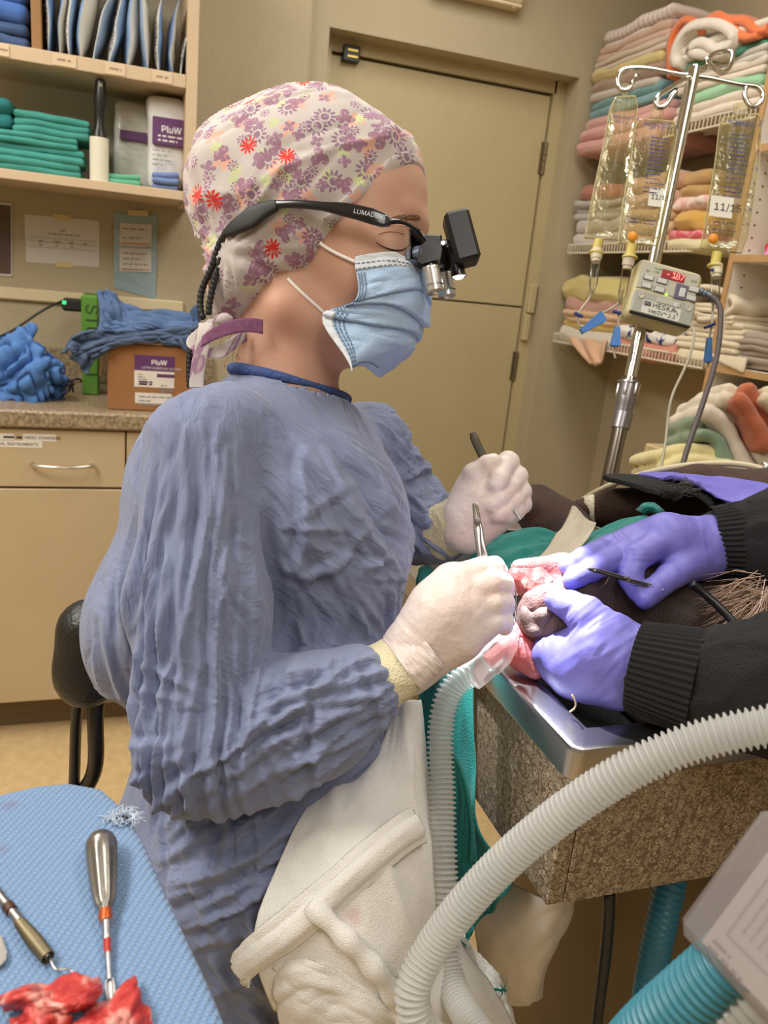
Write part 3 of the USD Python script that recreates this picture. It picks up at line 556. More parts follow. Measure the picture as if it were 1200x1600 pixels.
def blotch(name, a, b, c, sc=26.):
    return rawmat(name, {'tc': ('texture_coordinate', {}), 'w': ('noise_texture', {'scale': sc, 'detail': 1.}), 'r': ('rgb_ramp', {'ramp': [(0., a), (.42, a), (.46, b), (.56, b), (.60, c), (1., c)], 'interpolate': True}), 'p': ('principled_bsdf', {'roughness': .95})}, [('tc.object', 'w.vector'), ('w.fac', 'r.fac'), ('r.color', 'p.base_color')], 'p.BSDF')
def y_at(xp, z, X=XF):
    lo, hi = .3, 3.2
    for _ in range(50):
        m = (lo+hi)/2
        if proj(V(X, m, z))[0] > xp: lo = m
        else: hi = m
    return (lo+hi)/2
def towel(xl, xr, yt, yb, m, lb, n=2, seed=1, X=XF-.005, dep=.24, amp=.014, name='folded_towel', cat='towel', group=None, sag=0., ref=None):
    """folded towel whose front face spans the pixels xl..xr (at its foot) and yt..yb (read at xl, or at ref)"""
    r = ref if ref is not None else xl
    z0, z1 = onX(r, yb, X)[2], onX(r, yt, X)[2]; yl, yr = y_at(xl, z0, X), y_at(xr, z0, X)
    return solo(name, folded(V(X, yl, z0), V(0, yr-yl, 0), V(dep, 0, 0), z1-z0, n, seed, amp, sag), m, lb, cat, group, smooth=True)
GT, GB, GM = 'towels stacked on the top wire shelf', 'towels stacked on the lowest wire shelf', 'towels on the middle wire shelf'
T = towel
T(934, 1042, 54, 86, stripe, 'white and pink ribbed towel on top of the left stack, top shelf', 2, 1, group=GT)
T(930, 1042, 78, 101, tcol('blush', (198, 162, 140)), 'blush-beige towel under the ribbed one, top shelf', 2, 2, group=GT)
T(925, 1044, 98, 117, tcol('cream', (206, 186, 164)), 'cream towel third from the top of the left stack, top shelf', 2, 3, group=GT)
T(917, 1030, 114, 134, tcol('butter', (208, 188, 122)), 'butter-yellow towel in the left stack, top shelf', 1, 4, group=GT)
T(916, 1032, 132, 151, tcol('taupe', (160, 130, 108)), 'taupe towel below the butter-yellow one, top shelf', 1, 5, group=GT)
T(918, 1020, 150, 162, tcol('grey_white', (196, 184, 172)), 'thin greyish towel above the aqua one, top shelf', 1, 6, group=GT)
T(912, 1022, 160, 189, tcol('aqua', (104, 150, 152)), 'aqua towel in the left stack, top shelf', 2, 7, group=GT)
T(901, 1030, 190, 208, tcol('pink', (206, 150, 142)), 'upper fold of pink towel bulging over the left end of the top shelf', 1, 8, X=XF-.03, dep=.27, group=GT)
T(890, 1020, 205, 244, tcol('rose', (210, 152, 142)), 'fat rose towel at the left foot of the top shelf stack', 2, 9, X=XF-.045, dep=.29, group=GT)
R = 1110
T(1046, 1182, 166, 196, tcol('white_a', (220, 204, 184)), 'thick white towel at the foot of the right stack, top shelf', 2, 11, ref=1052, group=GT)
T(1056, 1184, 148, 168, tcol('mint', (150, 200, 158)), 'mint-green towel in the right stack, top shelf', 1, 12, ref=1062, group=GT)
T(1050, 1188, 126, 150, tcol('white_b', (216, 202, 184)), 'white towel above the mint one, top shelf', 2, 13, ref=1056, group=GT)
T(1054, 1190, 108, 130, tcol('grey_b', (200, 192, 180)), 'greyish-white towel under the dark green one, top shelf', 2, 14, ref=1060, group=GT)
T(1062, 1192, 98, 112, tcol('emerald', (34, 122, 88)), 'dark green towel in the right stack, top shelf', 1, 15, ref=1070, group=GT)
T(1052, 1195, 72, 100, tcol('white_c', (216, 206, 190)), 'white towel above the dark green one, top shelf', 2, 16, ref=1058, group=GT)
def RX(x, y, X): return onX(x, y, X)
whr = spline([RX(1062, 100, XF-.02), RX(1050, 84, XF-.02), RX(1062, 58, XF-.02), RX(1096, 40, XF-.02), RX(1130, 46, XF-.02), RX(1142, 66, XF-.02), RX(1120, 80, XF-.02), RX(1090, 70, XF-.02), RX(1076, 78, XF-.02), RX(1090, 86, XF-.02), RX(1130, 76, XF-.02)], 120)
def scroll(c, depth, t, seed):
    n = len(c); g = np.stack([c + V(depth*k/9, 0, 0) + V(0, 0, .006*math.sin(k*1.3+seed)) for k in range(10)], 1); p = g.reshape(-1, 3); f = grid_faces(n, 10); nn = vnorm(p, f); p = p + nn*(.006*(fbm(p/.05, 2, seed)-.5))[:, None]; return thicken(p, f, vnorm(p, f), n, 10, t)
solo('rolled_towel', scroll(whr, .22, .026, 171), tcol('white_d', (222, 212, 196)), 'white rolled towel in front of the orange one, top shelf', 'towel', GT, smooth=True)
orc = spline([RX(1046, 118, XF), RX(1044, 86, XF), RX(1050, 50, XF), RX(1062, 34, XF), RX(1096, 34, XF), RX(1120, 22, XF), RX(1136, 30, XF), RX(1160, 30, XF), RX(1176, 44, XF), RX(1198, 42, XF)], 120)
solo('orange_towel', scroll(orc, .26, .022, 173), tcol('orange', (226, 112, 44)), 'orange towel thrown over the white rolled towel, top shelf', 'towel', GT, smooth=True)
orf = spline([RX(1090, 48, XF-.012), RX(1110, 34, XF-.012), RX(1132, 34, XF-.012), RX(1150, 52, XF-.012), RX(1168, 56, XF-.012), RX(1184, 52, XF-.012)], 60)
solo('orange_towel', scroll(orf, .2, .018, 175), MATS['terry_orange'], 'lower fold of orange cloth right of the white rolled towel, top shelf', 'towel', GT, smooth=True)
# middle shelf
T(896, 960, 296, 318, tcol('rust', (168, 92, 66)), 'rust-red towel at the left of the middle shelf', 1, 21, group=GM)
T(892, 960, 316, 346, tcol('silver', (176, 170, 164)), 'grey folded towel below the rust one, middle shelf', 3, 22, group=GM)
T(888, 965, 346, 386, tcol('pale_grey', (196, 186, 178)), 'pale grey towel lying on the left of the middle shelf', 2, 23, group=GM)
T(962, 1040, 330, 386, tcol('sand', (196, 160, 116)), 'sand-coloured towel behind the middle fluid bag, middle shelf', 3, 24, group=GM)
T(962, 1038, 280, 330, tcol('peach_m', (206, 160, 130)), 'peach towel behind the fluid bags, middle shelf', 2, 25, group=GM)
T(1040, 1100, 272, 314, tcol('tan', (186, 146, 82)), 'tan towel at the top right of the middle shelf', 2, 26, ref=1044, X=XF+.04, group=GM)
T(1042, 1103, 312, 331, blotch('pink_white', lin(220, 196, 180), lin(214, 166, 156), lin(222, 204, 190)), 'pink and white blotched towel above the mustard one, middle shelf', 1, 27, ref=1044, group=GM)
T(1040, 1100, 329, 364, tcol('mustard', (206, 156, 62)), 'mustard towel, middle shelf', 1, 28, ref=1044, group=GM)
T(1038, 1090, 362, 378, blotch('pink_print', lin(206, 90, 104), lin(216, 140, 140), lin(212, 120, 120)), 'pink patterned cloth under the mustard towel, middle shelf', 1, 29, ref=1042, group=GM)
T(1034, 1097, 376, 391, tcol('cream_y', (222, 208, 160)), 'cream-yellow cloth lying lowest at the right of the middle shelf', 1, 30, ref=1040, X=XF-.015, group=GM)
# lowest shelf
T(866, 990, 432, 470, tcol('lime_cream', (204, 186, 112)), 'yellow-green towel on top of the left stack, lowest shelf', 1, 41, amp=.03, group=GB)
T(868, 992, 462, 492, tcol('dusty_pink', (190, 138, 122)), 'dusty pink towel second from the top, lowest shelf', 1, 42, amp=.024, group=GB)
T(874, 985, 482, 500, tcol('peach', (218, 178, 138)), 'peach folded cloth in the left stack, lowest shelf', 2, 43, group=GB)
T(872, 985, 498, 513, tcol('yellow', (206, 172, 76)), 'yellow cloth in the left stack, lowest shelf', 1, 44, group=GB)
T(860, 948, 508, 534, tcol('white_roll', (206, 198, 180)), 'white rolled towel at the foot of the left stack, lowest shelf', 1, 45, X=XF-.02, group=GB)
T(948, 1050, 484, 508, tcol('camel', (190, 146, 92)), 'camel-brown towel in the middle of the lowest shelf', 1, 46, ref=952, group=GB)
T(950, 1048, 502, 528, blotch('star_print', lin(226, 222, 216), lin(226, 222, 216), lin(34, 56, 128), 34.), 'white cloth with navy blue print below the camel-brown towel', 1, 47, ref=954, group=GB)
T(942, 1050, 522, 552, tcol('coral', (208, 132, 108)), 'coral-pink towel under the printed cloth, lowest shelf', 1, 48, ref=946, X=XF-.012, group=GB)
tri = sheet(np.array([[RX(878, 524, XF-.008), RX(905, 528, XF-.012), RX(946, 530, XF-.012)], [RX(892, 540, XF-.014), RX(915, 548, XF-.02), RX(944, 548, XF-.018)], [RX(912, 560, XF-.012), RX(928, 566, XF-.02), RX(942, 562, XF-.014)], [RX(922, 566, XF-.01), RX(930, 570, XF-.012), RX(938, 566, XF-.01)]]), 40, 40, .006, lambda p, n, u, v: .012*(.5+.5*np.sin(v*16+u*3)))
solo('hanging_cloth', tri, tcol('peach_b', (220, 176, 140)), 'peach cloth corner hanging down over the lip of the lowest wire shelf', 'cloth', GB, smooth=True)
for k, (yt, yb, xl, xr, n) in enumerate(((557, 586, 1048, 1132, 1), (538, 557, 1052, 1146, 2), (513, 538, 1060, 1150, 3), (498, 513, 1062, 1140, 2), (484, 498, 1066, 1134, 2))):
    T(xl, xr, yt-10, yb-10, tcol('ivory', (224, 208, 178)), ('lowest', 'second lowest', 'middle', 'second highest', 'highest')[k] + ' flat ivory towel in the right stack of the lowest shelf', n, 51+k, ref=xl+40, group=GB)
iv_ = spline([RX(1062, 486, XF), RX(1075, 458, XF), RX(1100, 452, XF), RX(1132, 462, XF), RX(1146, 480, XF), RX(1130, 494, XF), RX(1090, 492, XF)], 70)
solo('rolled_towel', scroll(iv_, .2, .016, 177), tcol('ivory', (224, 208, 178)), 'loosely rolled ivory towel on top of the right stack of the lowest shelf', 'towel', GB, smooth=True)
hc_ = sheet(np.array([[RX(1105, 552, XF-.006), RX(1140, 556, XF-.008), RX(1168, 560, XF-.006)], [RX(1120, 562, XF-.012), RX(1146, 570, XF-.014), RX(1164, 574, XF-.012)], [RX(1146, 574, XF-.01), RX(1158, 580, XF-.012), RX(1163, 582, XF-.01)]]), 24, 24, .006)
solo('hanging_cloth', hc_, MATS['terry_ivory'], 'ivory cloth corner hanging at the right end of the lowest wire shelf', 'cloth', GB, smooth=True)
# ------------------------------------------------------------------ shelf unit nearer the camera
ux0 = 1.556; uy = y_at(1139, 1.48, ux0)
un = thing('shelf_unit', 'white-sided shelf unit with drilled pin holes and wooden front edges at the right', 'shelf unit', ((ux0+XR)/2, uy-.4, 1.0))
wood = mat('wood_edge', lin(188, 150, 104), .5, var=(lin(176, 138, 92), 20., 2.)); wht = mat('melamine_white', lin(226, 216, 200), .5)
part(un, 'side_panel', box((ux0+.004, uy-.018, 1.0), (XR, uy, 2.02)), wht)
part(un, 'edge_strip', box((ux0, uy-.018, 1.0), (ux0+.004, uy, 2.02)), wood)
zsf = onX(1150, 398, ux0)[2]
for z in (zsf, zsf+.27, 1.20, 1.0+.009):
    sf = part(un, 'shelf', box((ux0+.004, uy-.80, z-.018), (XR, uy-.0185, z)), wht); part(sf, 'edge_strip', box((ux0, uy-.80, z-.018), (ux0+.004, uy-.0185, z)), wood)
part(un, 'side_panel', box((ux0+.004, uy-.818, 1.0), (XR, uy-.8005, 2.02)), wht)
for k in range(22): part(un, 'pin_hole', lathe(V(ux0+.045, uy-.0178, 1.28+.032*k), (0, -1, 0), [(0, .0032), (.0004, .0032), (.0005, 0)], 8), dark, False)
ub = tcol('brown_white', (158, 140, 122))
for k, (z0, z1, m, lb, n) in enumerate(((1.0+.012, 1.06, tcol('olive', (176, 154, 92)), 'olive-yellow towels on the lowest board of the shelf unit', 3), (1.062, 1.12, tcol('ash', (176, 166, 148)), 'ash-grey towels on the lowest board of the shelf unit', 3), (1.203, 1.29, ub, 'thin brownish-white cloths stacked in the shelf unit at the right edge', 6))):
    solo('folded_towel', folded(V(ux0-.004+.01*k, uy-.03, z0), V(0, -.34, 0), V(.22, 0, 0), z1-z0, n, 61+k, .02), m, lb, 'towel', 'towels in the shelf unit', smooth=True)
c = RX(1196, 380, ux0+.05); solo('detergent_tub', lathe(V(c[0]+.03, c[1]-.02, zsf), (0, 0, 1), [(0, 0), (0, .034), (.03, .035), (.034, .030), (.06, .030), (.075, .02), (.08, 0)], 20), blotch('tub_print', lin(206, 40, 40), lin(206, 150, 190), lin(214, 196, 216), 20.), 'red and lilac container at the right edge on the shelf unit', 'container', smooth=40)
c = RX(1197, 243, ux0+.05); solo('blue_bin', box((c[0], c[1]-.16, zsf+.271), (c[0]+.18, c[1]+.012, zsf+.271+.05), .008), mat('bin_blue', lin(44, 48, 130), .5), 'dark blue bin on the upper board of the shelf unit at the right edge', 'bin')
# ------------------------------------------------------------------ low counter with towels under the wire shelves
lz = 1.32 + ray(1100, 740)[2]*1.72
lcnt = thing('side_counter', 'low beige counter along the right wall carrying folded towels', 'counter', (1.57, 1.45, 0))
part(lcnt, 'top', box((1.30, 1.20, lz-.03), (XR-.006, 1.70, lz), .004), mat('side_top', lin(190, 170, 130), .5)); part(lcnt, 'body', box((1.33, 1.23, 0), (XR-.016, 1.67, lz-.03)), bc)
def pad(name, pts, r, lb, col, L=.10):
    """towel folded double and slumped over: two rounded layers that follow a path, running away from the camera"""
    c = np.array([P(*q) for q in pts]); d0 = np.mean([q[2] for q in pts]); ctr = P(np.mean([q[0] for q in pts]), np.mean([q[1] for q in pts]), d0+L); q2 = np.stack([(c-ctr) @ RT, (c-ctr) @ UP], 1)
    cs = spline(np.column_stack([q2, 0*q2[:, 0]]), 14)[:, :2]; t = np.gradient(cs, axis=0); t /= np.linalg.norm(t, axis=1, keepdims=True); nn = np.stack([-t[:, 1], t[:, 0]], 1); h = r*.52; rr = h*.92; sd_ = int(r*1e5)+int(pts[0][0])
    def fn(p):
        x, y, z = (p-ctr) @ RT, (p-ctr) @ UP, (p-ctr) @ FWD; best = None
        w = .010*(noise(p/.06, sd_)-.5) + .004*(noise(p/.02, sd_+1)-.5)
        for k in (-1, 1):
            pl = cs + nn*h*k*.96; d = None
            for a, b in zip(pl[:-1], pl[1:]):
                ab = b-a; u = np.clip(((x-a[0])*ab[0]+(y-a[1])*ab[1])/(ab @ ab), 0, 1); e = np.hypot(x-a[0]-u*ab[0], y-a[1]-u*ab[1]); d = e if d is None else np.minimum(d, e)
            e = np.hypot(np.maximum(d-(h-rr), 0), np.maximum(np.abs(z)-L+rr+.012*k, 0)) - rr; best = e if best is None else smin(best, e, .003)
        return (best + w).astype(np.float32)
    lo, hi = bounds(np.vstack([c-FWD*0, c+FWD*2*L]), r+.03); v, f = nets(fn, lo, hi, .006)
    solo(name, (relax(v, f, 1), f), tcol(*col), lb, 'towel', 'towels on the side counter', smooth=True)
pad('folded_towel', [(1035, 722, 1.66), (1085, 712, 1.66), (1150, 722, 1.66), (1190, 735, 1.66)], .026, 'pale yellow towel lying lowest on the side counter', ('pale_yellow', (214, 200, 140)))
pad('folded_towel', [(1096, 668, 1.68), (1128, 682, 1.68), (1150, 720, 1.66), (1165, 745, 1.66)], .032, 'sage-green towel under the white ones on the side counter', ('sage', (122, 144, 116)))
pad('folded_towel', [(1110, 634, 1.67), (1138, 655, 1.67), (1168, 700, 1.66), (1190, 738, 1.66)], .031, 'white towel slanting over the sage-green one', ('white_e', (220, 206, 186)))
pad('folded_towel', [(1140, 615, 1.66), (1168, 640, 1.66), (1196, 690, 1.65), (1220, 730, 1.65)], .029, 'cream towel between the white and the terracotta ones', ('cream_e', (220, 206, 180)))
pad('folded_towel', [(1166, 620, 1.63), (1186, 645, 1.63), (1210, 690, 1.62)], .034, 'terracotta towel on the side counter', ('terracotta', (190, 100, 60)))
pad('folded_towel', [(1206, 618, 1.62), (1230, 640, 1.62)], .028, 'cream towel at the right edge beside the terracotta one', ('cream_f', (222, 206, 172)))
struct('outlet', box(onX(1180, 582, XR-.004)+V(-.004, -.03, -.04), onX(1180, 582, XR-.004)+V(.004, .03, .03), .003), wht)
# ------------------------------------------------------------------ infusion stand, bags and pump
chrome = mat('chrome', lin(214, 212, 206), .14, 1.0); chromed = mat('chrome_dark', lin(150, 144, 138), .22, 1.0)
PT, PB = P(1085, 108, 1.42), P(945, 782, 1.40); pdv = unit(PB-PT)
ivp = thing('iv_pole', 'chrome infusion pole with four hooks, height clamp and thicker lower tube', 'infusion pole', V(PB[0]+pdv[0]*.9, PB[1]+pdv[1]*.9, 0))
def pt(y): t = (y-108)/(782-108); return P(1085+(945-1085)*t, y, 1.42-.02*t)
part(ivp, 'upper_tube', tube([PT, pt(600)], .0112, 20), chrome, 40)
part(ivp, 'lower_tube', tube([pt(590), PB, V(PB[0]+pdv[0]*.85, PB[1]+pdv[1]*.85, .06)], .0140, 20), chromed, 40)
part(ivp, 'clamp', lathe(pt(597), pdv, [(0, 0), (0, .0205), (.004, .0205), (.005, .0185), (.030, .0185), (.040, .0165), (.055, .0155), (.056, .0175), (.085, .0175), (.086, 0)], 28), mat('clamp_grey', lin(150, 146, 150), .3, .8), 40)
for k in range(6):
    a = k*math.pi/3; part(ivp, 'clamp_rib', tube([pt(600)+RT*.0187*math.cos(a)-FWD*.0187*math.sin(a), pt(618)+RT*.0187*math.cos(a)-FWD*.0187*math.sin(a)], .0026, 8), chrome, True)
part(ivp, 'cap', lathe(PT, -pdv, [(0, .0112), (.003, .0108), (.004, .008), (.0045, 0)], 20), chrome, 40)
part(ivp, 'base', join(*[tube([V(PB[0]+pdv[0]*.85, PB[1]+pdv[1]*.85, .08), V(PB[0]+pdv[0]*.85+.20*math.cos(a), PB[1]+pdv[1]*.85+.20*math.sin(a), .05)], .012, 10) for a in np.arange(5)*2*math.pi/5]), chromed, 40)
H = [[(1084, 118, 1.42), (1040, 112, 1.42), (985, 107, 1.42), (970, 112, 1.42), (965, 126, 1.42), (970, 140, 1.42), (979, 141, 1.42), (986, 134, 1.42), (996, 118, 1.41)],
     [(1088, 120, 1.42), (1130, 127, 1.42), (1170, 134, 1.42), (1186, 138, 1.42), (1192, 150, 1.42), (1187, 162, 1.42), (1175, 167, 1.42), (1167, 160, 1.42), (1167, 136, 1.42)],
     [(1086, 112, 1.42), (1106, 98, 1.46), (1132, 80, 1.50), (1141, 80, 1.50), (1144, 92, 1.49), (1138, 108, 1.47), (1126, 113, 1.45), (1118, 108, 1.44), (1104, 92, 1.42)],
     [(1078, 122, 1.41), (1056, 132, 1.38), (1034, 146, 1.35), (1026, 156, 1.34), (1026, 166, 1.34), (1034, 168, 1.34), (1044, 160, 1.34), (1057, 144, 1.34)]]
for h in H: part(ivp, 'hook', tube(spline([P(*q) for q in h], 60), .0043, 12), chrome, True)
bagm = rawmat('fluid_bag', {'t': ('transparent_bsdf', {'color': (.965, .945, .84)}), 'd': ('diffuse_bsdf', {'color': lin(214, 204, 158)}), 'tl': ('translucent_bsdf', {'color': lin(214, 204, 150)}), 'dm': ('mix_closure', {'fac': .5}), 'tm': ('mix_closure', {'fac': .17}),
    'g': ('glossy_bsdf', {'color': (1, 1, 1), 'roughness': .1}), 'f': ('fresnel', {'IOR': 1.28}), 'm': ('mix_closure', {}), 'tc': ('texture_coordinate', {}), 'n': ('noise_texture', {'scale': 26., 'detail': 3.}), 'b': ('bump', {'distance': .010, 'strength': 1.})},
    [('tc.object', 'n.vector'), ('n.fac', 'b.height'), ('b.normal', 'g.normal'), ('b.normal', 'f.normal'), ('d.BSDF', 'dm.closure1'), ('tl.BSDF', 'dm.closure2'), ('t.BSDF', 'tm.closure1'), ('dm.closure', 'tm.closure2'), ('f.fac', 'm.fac'), ('tm.closure', 'm.closure1'), ('g.BSDF', 'm.closure2')], 'm.closure'); ink_blue = mat('ink_blue', lin(52, 60, 130), .7)
ylp = mat('port_yellow', lin(214, 196, 104), .4); oran = mat('port_orange', lin(222, 142, 32), .4)
def fluid_bag(rows, d, lb, lvl, text, date, seed, plug=None):
    """rows: (left x, left y, right x, right y) from top to bottom"""
    rows = np.array(rows, float); n, m = 44, 26; t = np.linspace(0, 1, len(rows)); ti = np.linspace(0, 1, n)
    R_ = np.stack([np.interp(ti, t, rows[:, i]) for i in range(4)], 1)
    x = thing('fluid_bag', lb, 'infusion bag', P(rows[0, 0], rows[0, 1], d)); fr, bk = [], []
    for i in range(n):
        for j in range(m):
            u = j/(m-1); px_, py_ = R_[i, 0]+(R_[i, 2]-R_[i, 0])*u, R_[i, 1]+(R_[i, 3]-R_[i, 1])*u
            bul = .022*np.sin(np.pi*np.clip((u-.06)/.88, 0, 1))**.6*np.clip(np.sin(np.pi*min(1, max(0, (ti[i]-.04)/.92)))**.6, 0, 1)*(.35+.65*ti[i]) + .0012
            w = .007*(fbm(np.array([[u*4+seed, ti[i]*3, seed]]), 2, seed)[0]-.5)
            fr.append(P(px_, py_, d-bul+w)); bk.append(P(px_, py_, d+bul+w))
    fr, bk = np.array(fr), np.array(bk); f = grid_faces(n, m); N_ = n*m; id0 = np.arange(N_).reshape(n, m); rim = np.concatenate([id0[0, :-1], id0[:-1, -1], id0[-1, :0:-1], id0[:0:-1, 0]])
    s = np.stack([rim, np.roll(rim, -1), np.roll(rim, -1)+N_, rim+N_], 1); ff = np.vstack([f, f[:, ::-1]+N_, s[:, [0, 2, 1]], s[:, [0, 3, 2]]]); v = np.vstack([fr, bk])
    if vnorm(v, ff)[(n//2)*m+m//2] @ FWD > 0: ff = ff[:, ::-1]
    part(x, 'bag', trimesh.Trimesh(v, ff, process=False), bagm, True)
    c = (fr+bk)/2
    cr = np.concatenate([c.reshape(n, m, 3)[:, 0], c.reshape(n, m, 3)[-1], c.reshape(n, m, 3)[::-1, -1], c.reshape(n, m, 3)[0, ::-1]]); part(x, 'weld_seam', tube(cr[::2], .0011, 6, False), mat('weld_cream', lin(206, 194, 140), .3), True)
    def at(u, v, off=.003): i, j = v*(n-1), u*(m-1); q = fr.reshape(n, m, 3)[int(i), int(j)]; return q-FWD*off
    rt_, dn = unit(P(R_[n//2, 2], R_[n//2, 3], d)-P(R_[n//2, 0], R_[n//2, 1], d)), unit(P(R_[-1, 0], R_[-1, 1], d)-P(R_[0, 0], R_[0, 1], d)); up_ = unit(-dn - rt_*(-dn @ rt_))
    for s_, u, vv, hh, mm in text:
        flat_text(x, s_, hh, at(u, vv, .005), rt_, up_, mm)
    if date:
        lb_ = part(x, 'date_label', obox(at(date[1], date[2], .006), rt_*date[3], up_*date[4], np.cross(rt_, up_)*.0004), mat('date_paper', lin(226, 222, 208), .7)); flat_text(lb_, date[0], date[5], at(date[1], date[2], .0068)-rt_*date[3]*.72-up_*date[5]*.5, rt_, up_, ink)
    bt = (P(R_[-1, 0], R_[-1, 1], d)+P(R_[-1, 2], R_[-1, 3], d))/2 if plug is None else P(*plug)
    part(x, 'outlet_port', lathe(bt-dn*.004, dn, [(0, 0), (0, .0085), (.022, .0085), (.023, .013), (.026, .013), (.027, .0085), (.030, 0)], 20), ylp, 40)
    part(x, 'hanger_tab', sheet(np.array([[P(rows[0, 0]+(rows[0, 2]-rows[0, 0])*u, rows[0, 1]+(rows[0, 3]-rows[0, 1])*u-yy, d) for u in (.3, .5, .7)] for yy in (0, 10, 20)]), 10, 10, .002), bagm, True)
    return x, at, bt, dn
lines = [('NORMOSOL-R', .16, .17, .0062, ink_blue), ('pH 7.4', .32, .215, .0058, ink_blue)]
para = lambda u, v0, h: []
ticks = [('- %d' % (k+2), .80, .22+.075*k, .0062, ink_blue) for k in range(8)]
b1 = fluid_bag([(962, 152, 992, 150), (953, 170, 996, 166), (948, 200, 992, 200), (938, 250, 986, 256), (925, 310, 980, 316), (918, 352, 974, 356), (913, 372, 972, 376)], 1.42, 'leftmost fluid bag, nearly empty and creased, tinted yellow', .62, [('NORMOSOL-R', .14, .26, .0050, ink_blue), ('pH 7.4', .3, .31, .0048, ink_blue)], None, 3, (935, 378, 1.42))
def fine_print(x, at, u, v0, v1, n, L, seed):
    rr_ = np.random.default_rng(seed)
    for k in range(n):
        q = at(u, v0+(v1-v0)*k/(n-1), .004); ink_lines(x, q, unit(RT-UP*.12), unit(UP+RT*.12), [L*rr_.uniform(.7, 1)], .0022, .004, ink_blue, seed+k)
b2 = fluid_bag([(1000, 186, 1052, 190), (992, 200, 1058, 204), (986, 250, 1050, 258), (975, 310, 1040, 318), (968, 360, 1032, 370), (966, 380, 1028, 384)], 1.36, 'middle fluid bag with printed text, partly behind the pole', .35, lines + para(.34, .27, .0031), ('11/15', .74, .60, .012, .016, .0078), 5, (987, 384, 1.36))
b3 = fluid_bag([(1130, 184, 1184, 178), (1124, 198, 1190, 190), (1118, 250, 1186, 256), (1108, 310, 1176, 320), (1100, 360, 1168, 370), (1094, 388, 1158, 396)], 1.40, 'rightmost fluid bag with dated paper label and blue print', .30, lines + para(.20, .28, .0032) + ticks, ('11/15', .30, .66, .020, .018, .0125), 7, (1120, 398, 1.40))
fine_print(b2[0], b2[1], .40, .27, .58, 17, .034, 200); fine_print(b3[0], b3[1], .30, .27, .60, 17, .036, 240); fine_print(b3[0], b3[1], .18, .76, .80, 2, .045, 270); fine_print(b2[0], b2[1], .22, .73, .76, 2, .045, 280)
for (x, at, bt, dn), (u, v) in ((b2, (.35, .90)), (b3, (.24, .90))): part(x, 'injection_plug', lathe(at(u, v, .001), -FWD, [(0, 0), (0, .0085), (.004, .0085), (.006, .006), (.0062, 0)], 18), oran, 40)
chm = clear_mat('drip_clear', (.90, .89, .86), .14, None, 1.25); lineM = mat('iv_tubing', lin(200, 192, 172), .3, transmission_weight=.3); clampb = mat('clamp_blue', lin(72, 128, 200), .45); clampd = mat('clamp_navy', lin(30, 44, 116), .45)
def drip(bag, pts, lb, rcl=None):
    x = thing('iv_line', lb, 'infusion line', pts[0]); d0 = unit(pts[1]-pts[0])
    part(x, 'spike', lathe(pts[0], d0, [(0, 0), (0, .0105), (.018, .0100), (.019, .008), (.024, .008), (.024, 0)], 18), mat('spike_white', lin(216, 208, 180), .45), 40)
    part(x, 'drip_chamber', lathe(pts[0]+d0*.022, d0, [(0, .0072), (.002, .0082), (.045, .0072), (.056, .0040), (.062, .0022)], 20), chm, 40)
    part(x, 'tubing', tube(spline(pts[1:], 80), .0019, 8), lineM, True)
    if rcl: (a, b, w, m_) = rcl; ax_ = unit(b-a); up_ = unit(np.cross(FWD, ax_)); part(x, 'roller_clamp', trimesh.convex.convex_hull(np.vstack([[a+up_*w*s*.55-FWD*e, b+up_*w*s-FWD*e, (a*.1+b*.9)+up_*w*1.15*s-FWD*e] for s in (-1, 1) for e in (-.006, .006)])), m_, 20)
    return x
x1 = drip(b1, [P(933, 390, 1.42), P(926, 452, 1.41), P(918, 470, 1.41), P(906, 486, 1.40), P(902, 498, 1.40), P(908, 510, 1.40), P(925, 500, 1.39), P(948, 486, 1.38), P(972, 466, 1.38)], 'drip chamber and thin line under the leftmost fluid bag', (P(908, 518, 1.39), P(943, 494, 1.38), .0085, clampb))
part(x1, 'slide_clamp', obox(P(904, 492, 1.395), unit(RT*.9-UP*.45)*.0085, unit(UP*.9+RT*.45)*.0026, FWD*.003, .001), clampd)
x2 = drip(b2, [P(984, 398, 1.36), P(974, 452, 1.37), P(968, 474, 1.38), P(966, 490, 1.38), P(966, 520, 1.38), P(960, 545, 1.38), P(962, 560, 1.38)], 'drip chamber and line under the middle fluid bag, left of the pump', (P(964, 512, 1.37), P(961, 541, 1.37), .0070, clampb))
part(x2, 'slide_clamp', obox(P(964, 488, 1.375), unit(RT*.95-UP*.2)*.0075, unit(UP)*.0024, FWD*.003, .001), clampd)
x3 = drip(b3, [P(1120, 414, 1.40), P(1117, 470, 1.39), P(1113, 490, 1.39), P(1112, 508, 1.38), P(1109, 524, 1.38), P(1107, 545, 1.38), P(1106, 574, 1.38)], 'drip chamber and line under the rightmost fluid bag', (P(1108, 528, 1.375), P(1106, 566, 1.375), .0050, clampb))
part(x3, 'slide_clamp', obox(P(1109, 509, 1.375), unit(RT*.9+UP*.35)*.0105, unit(UP*.9-RT*.35)*.0026, FWD*.003, .001), clampd)
part(x3, 'blue_dot', lathe(P(1113, 422, 1.388), -FWD, [(0, .0035), (.001, .003), (.0012, 0)], 10), clampd, 40)
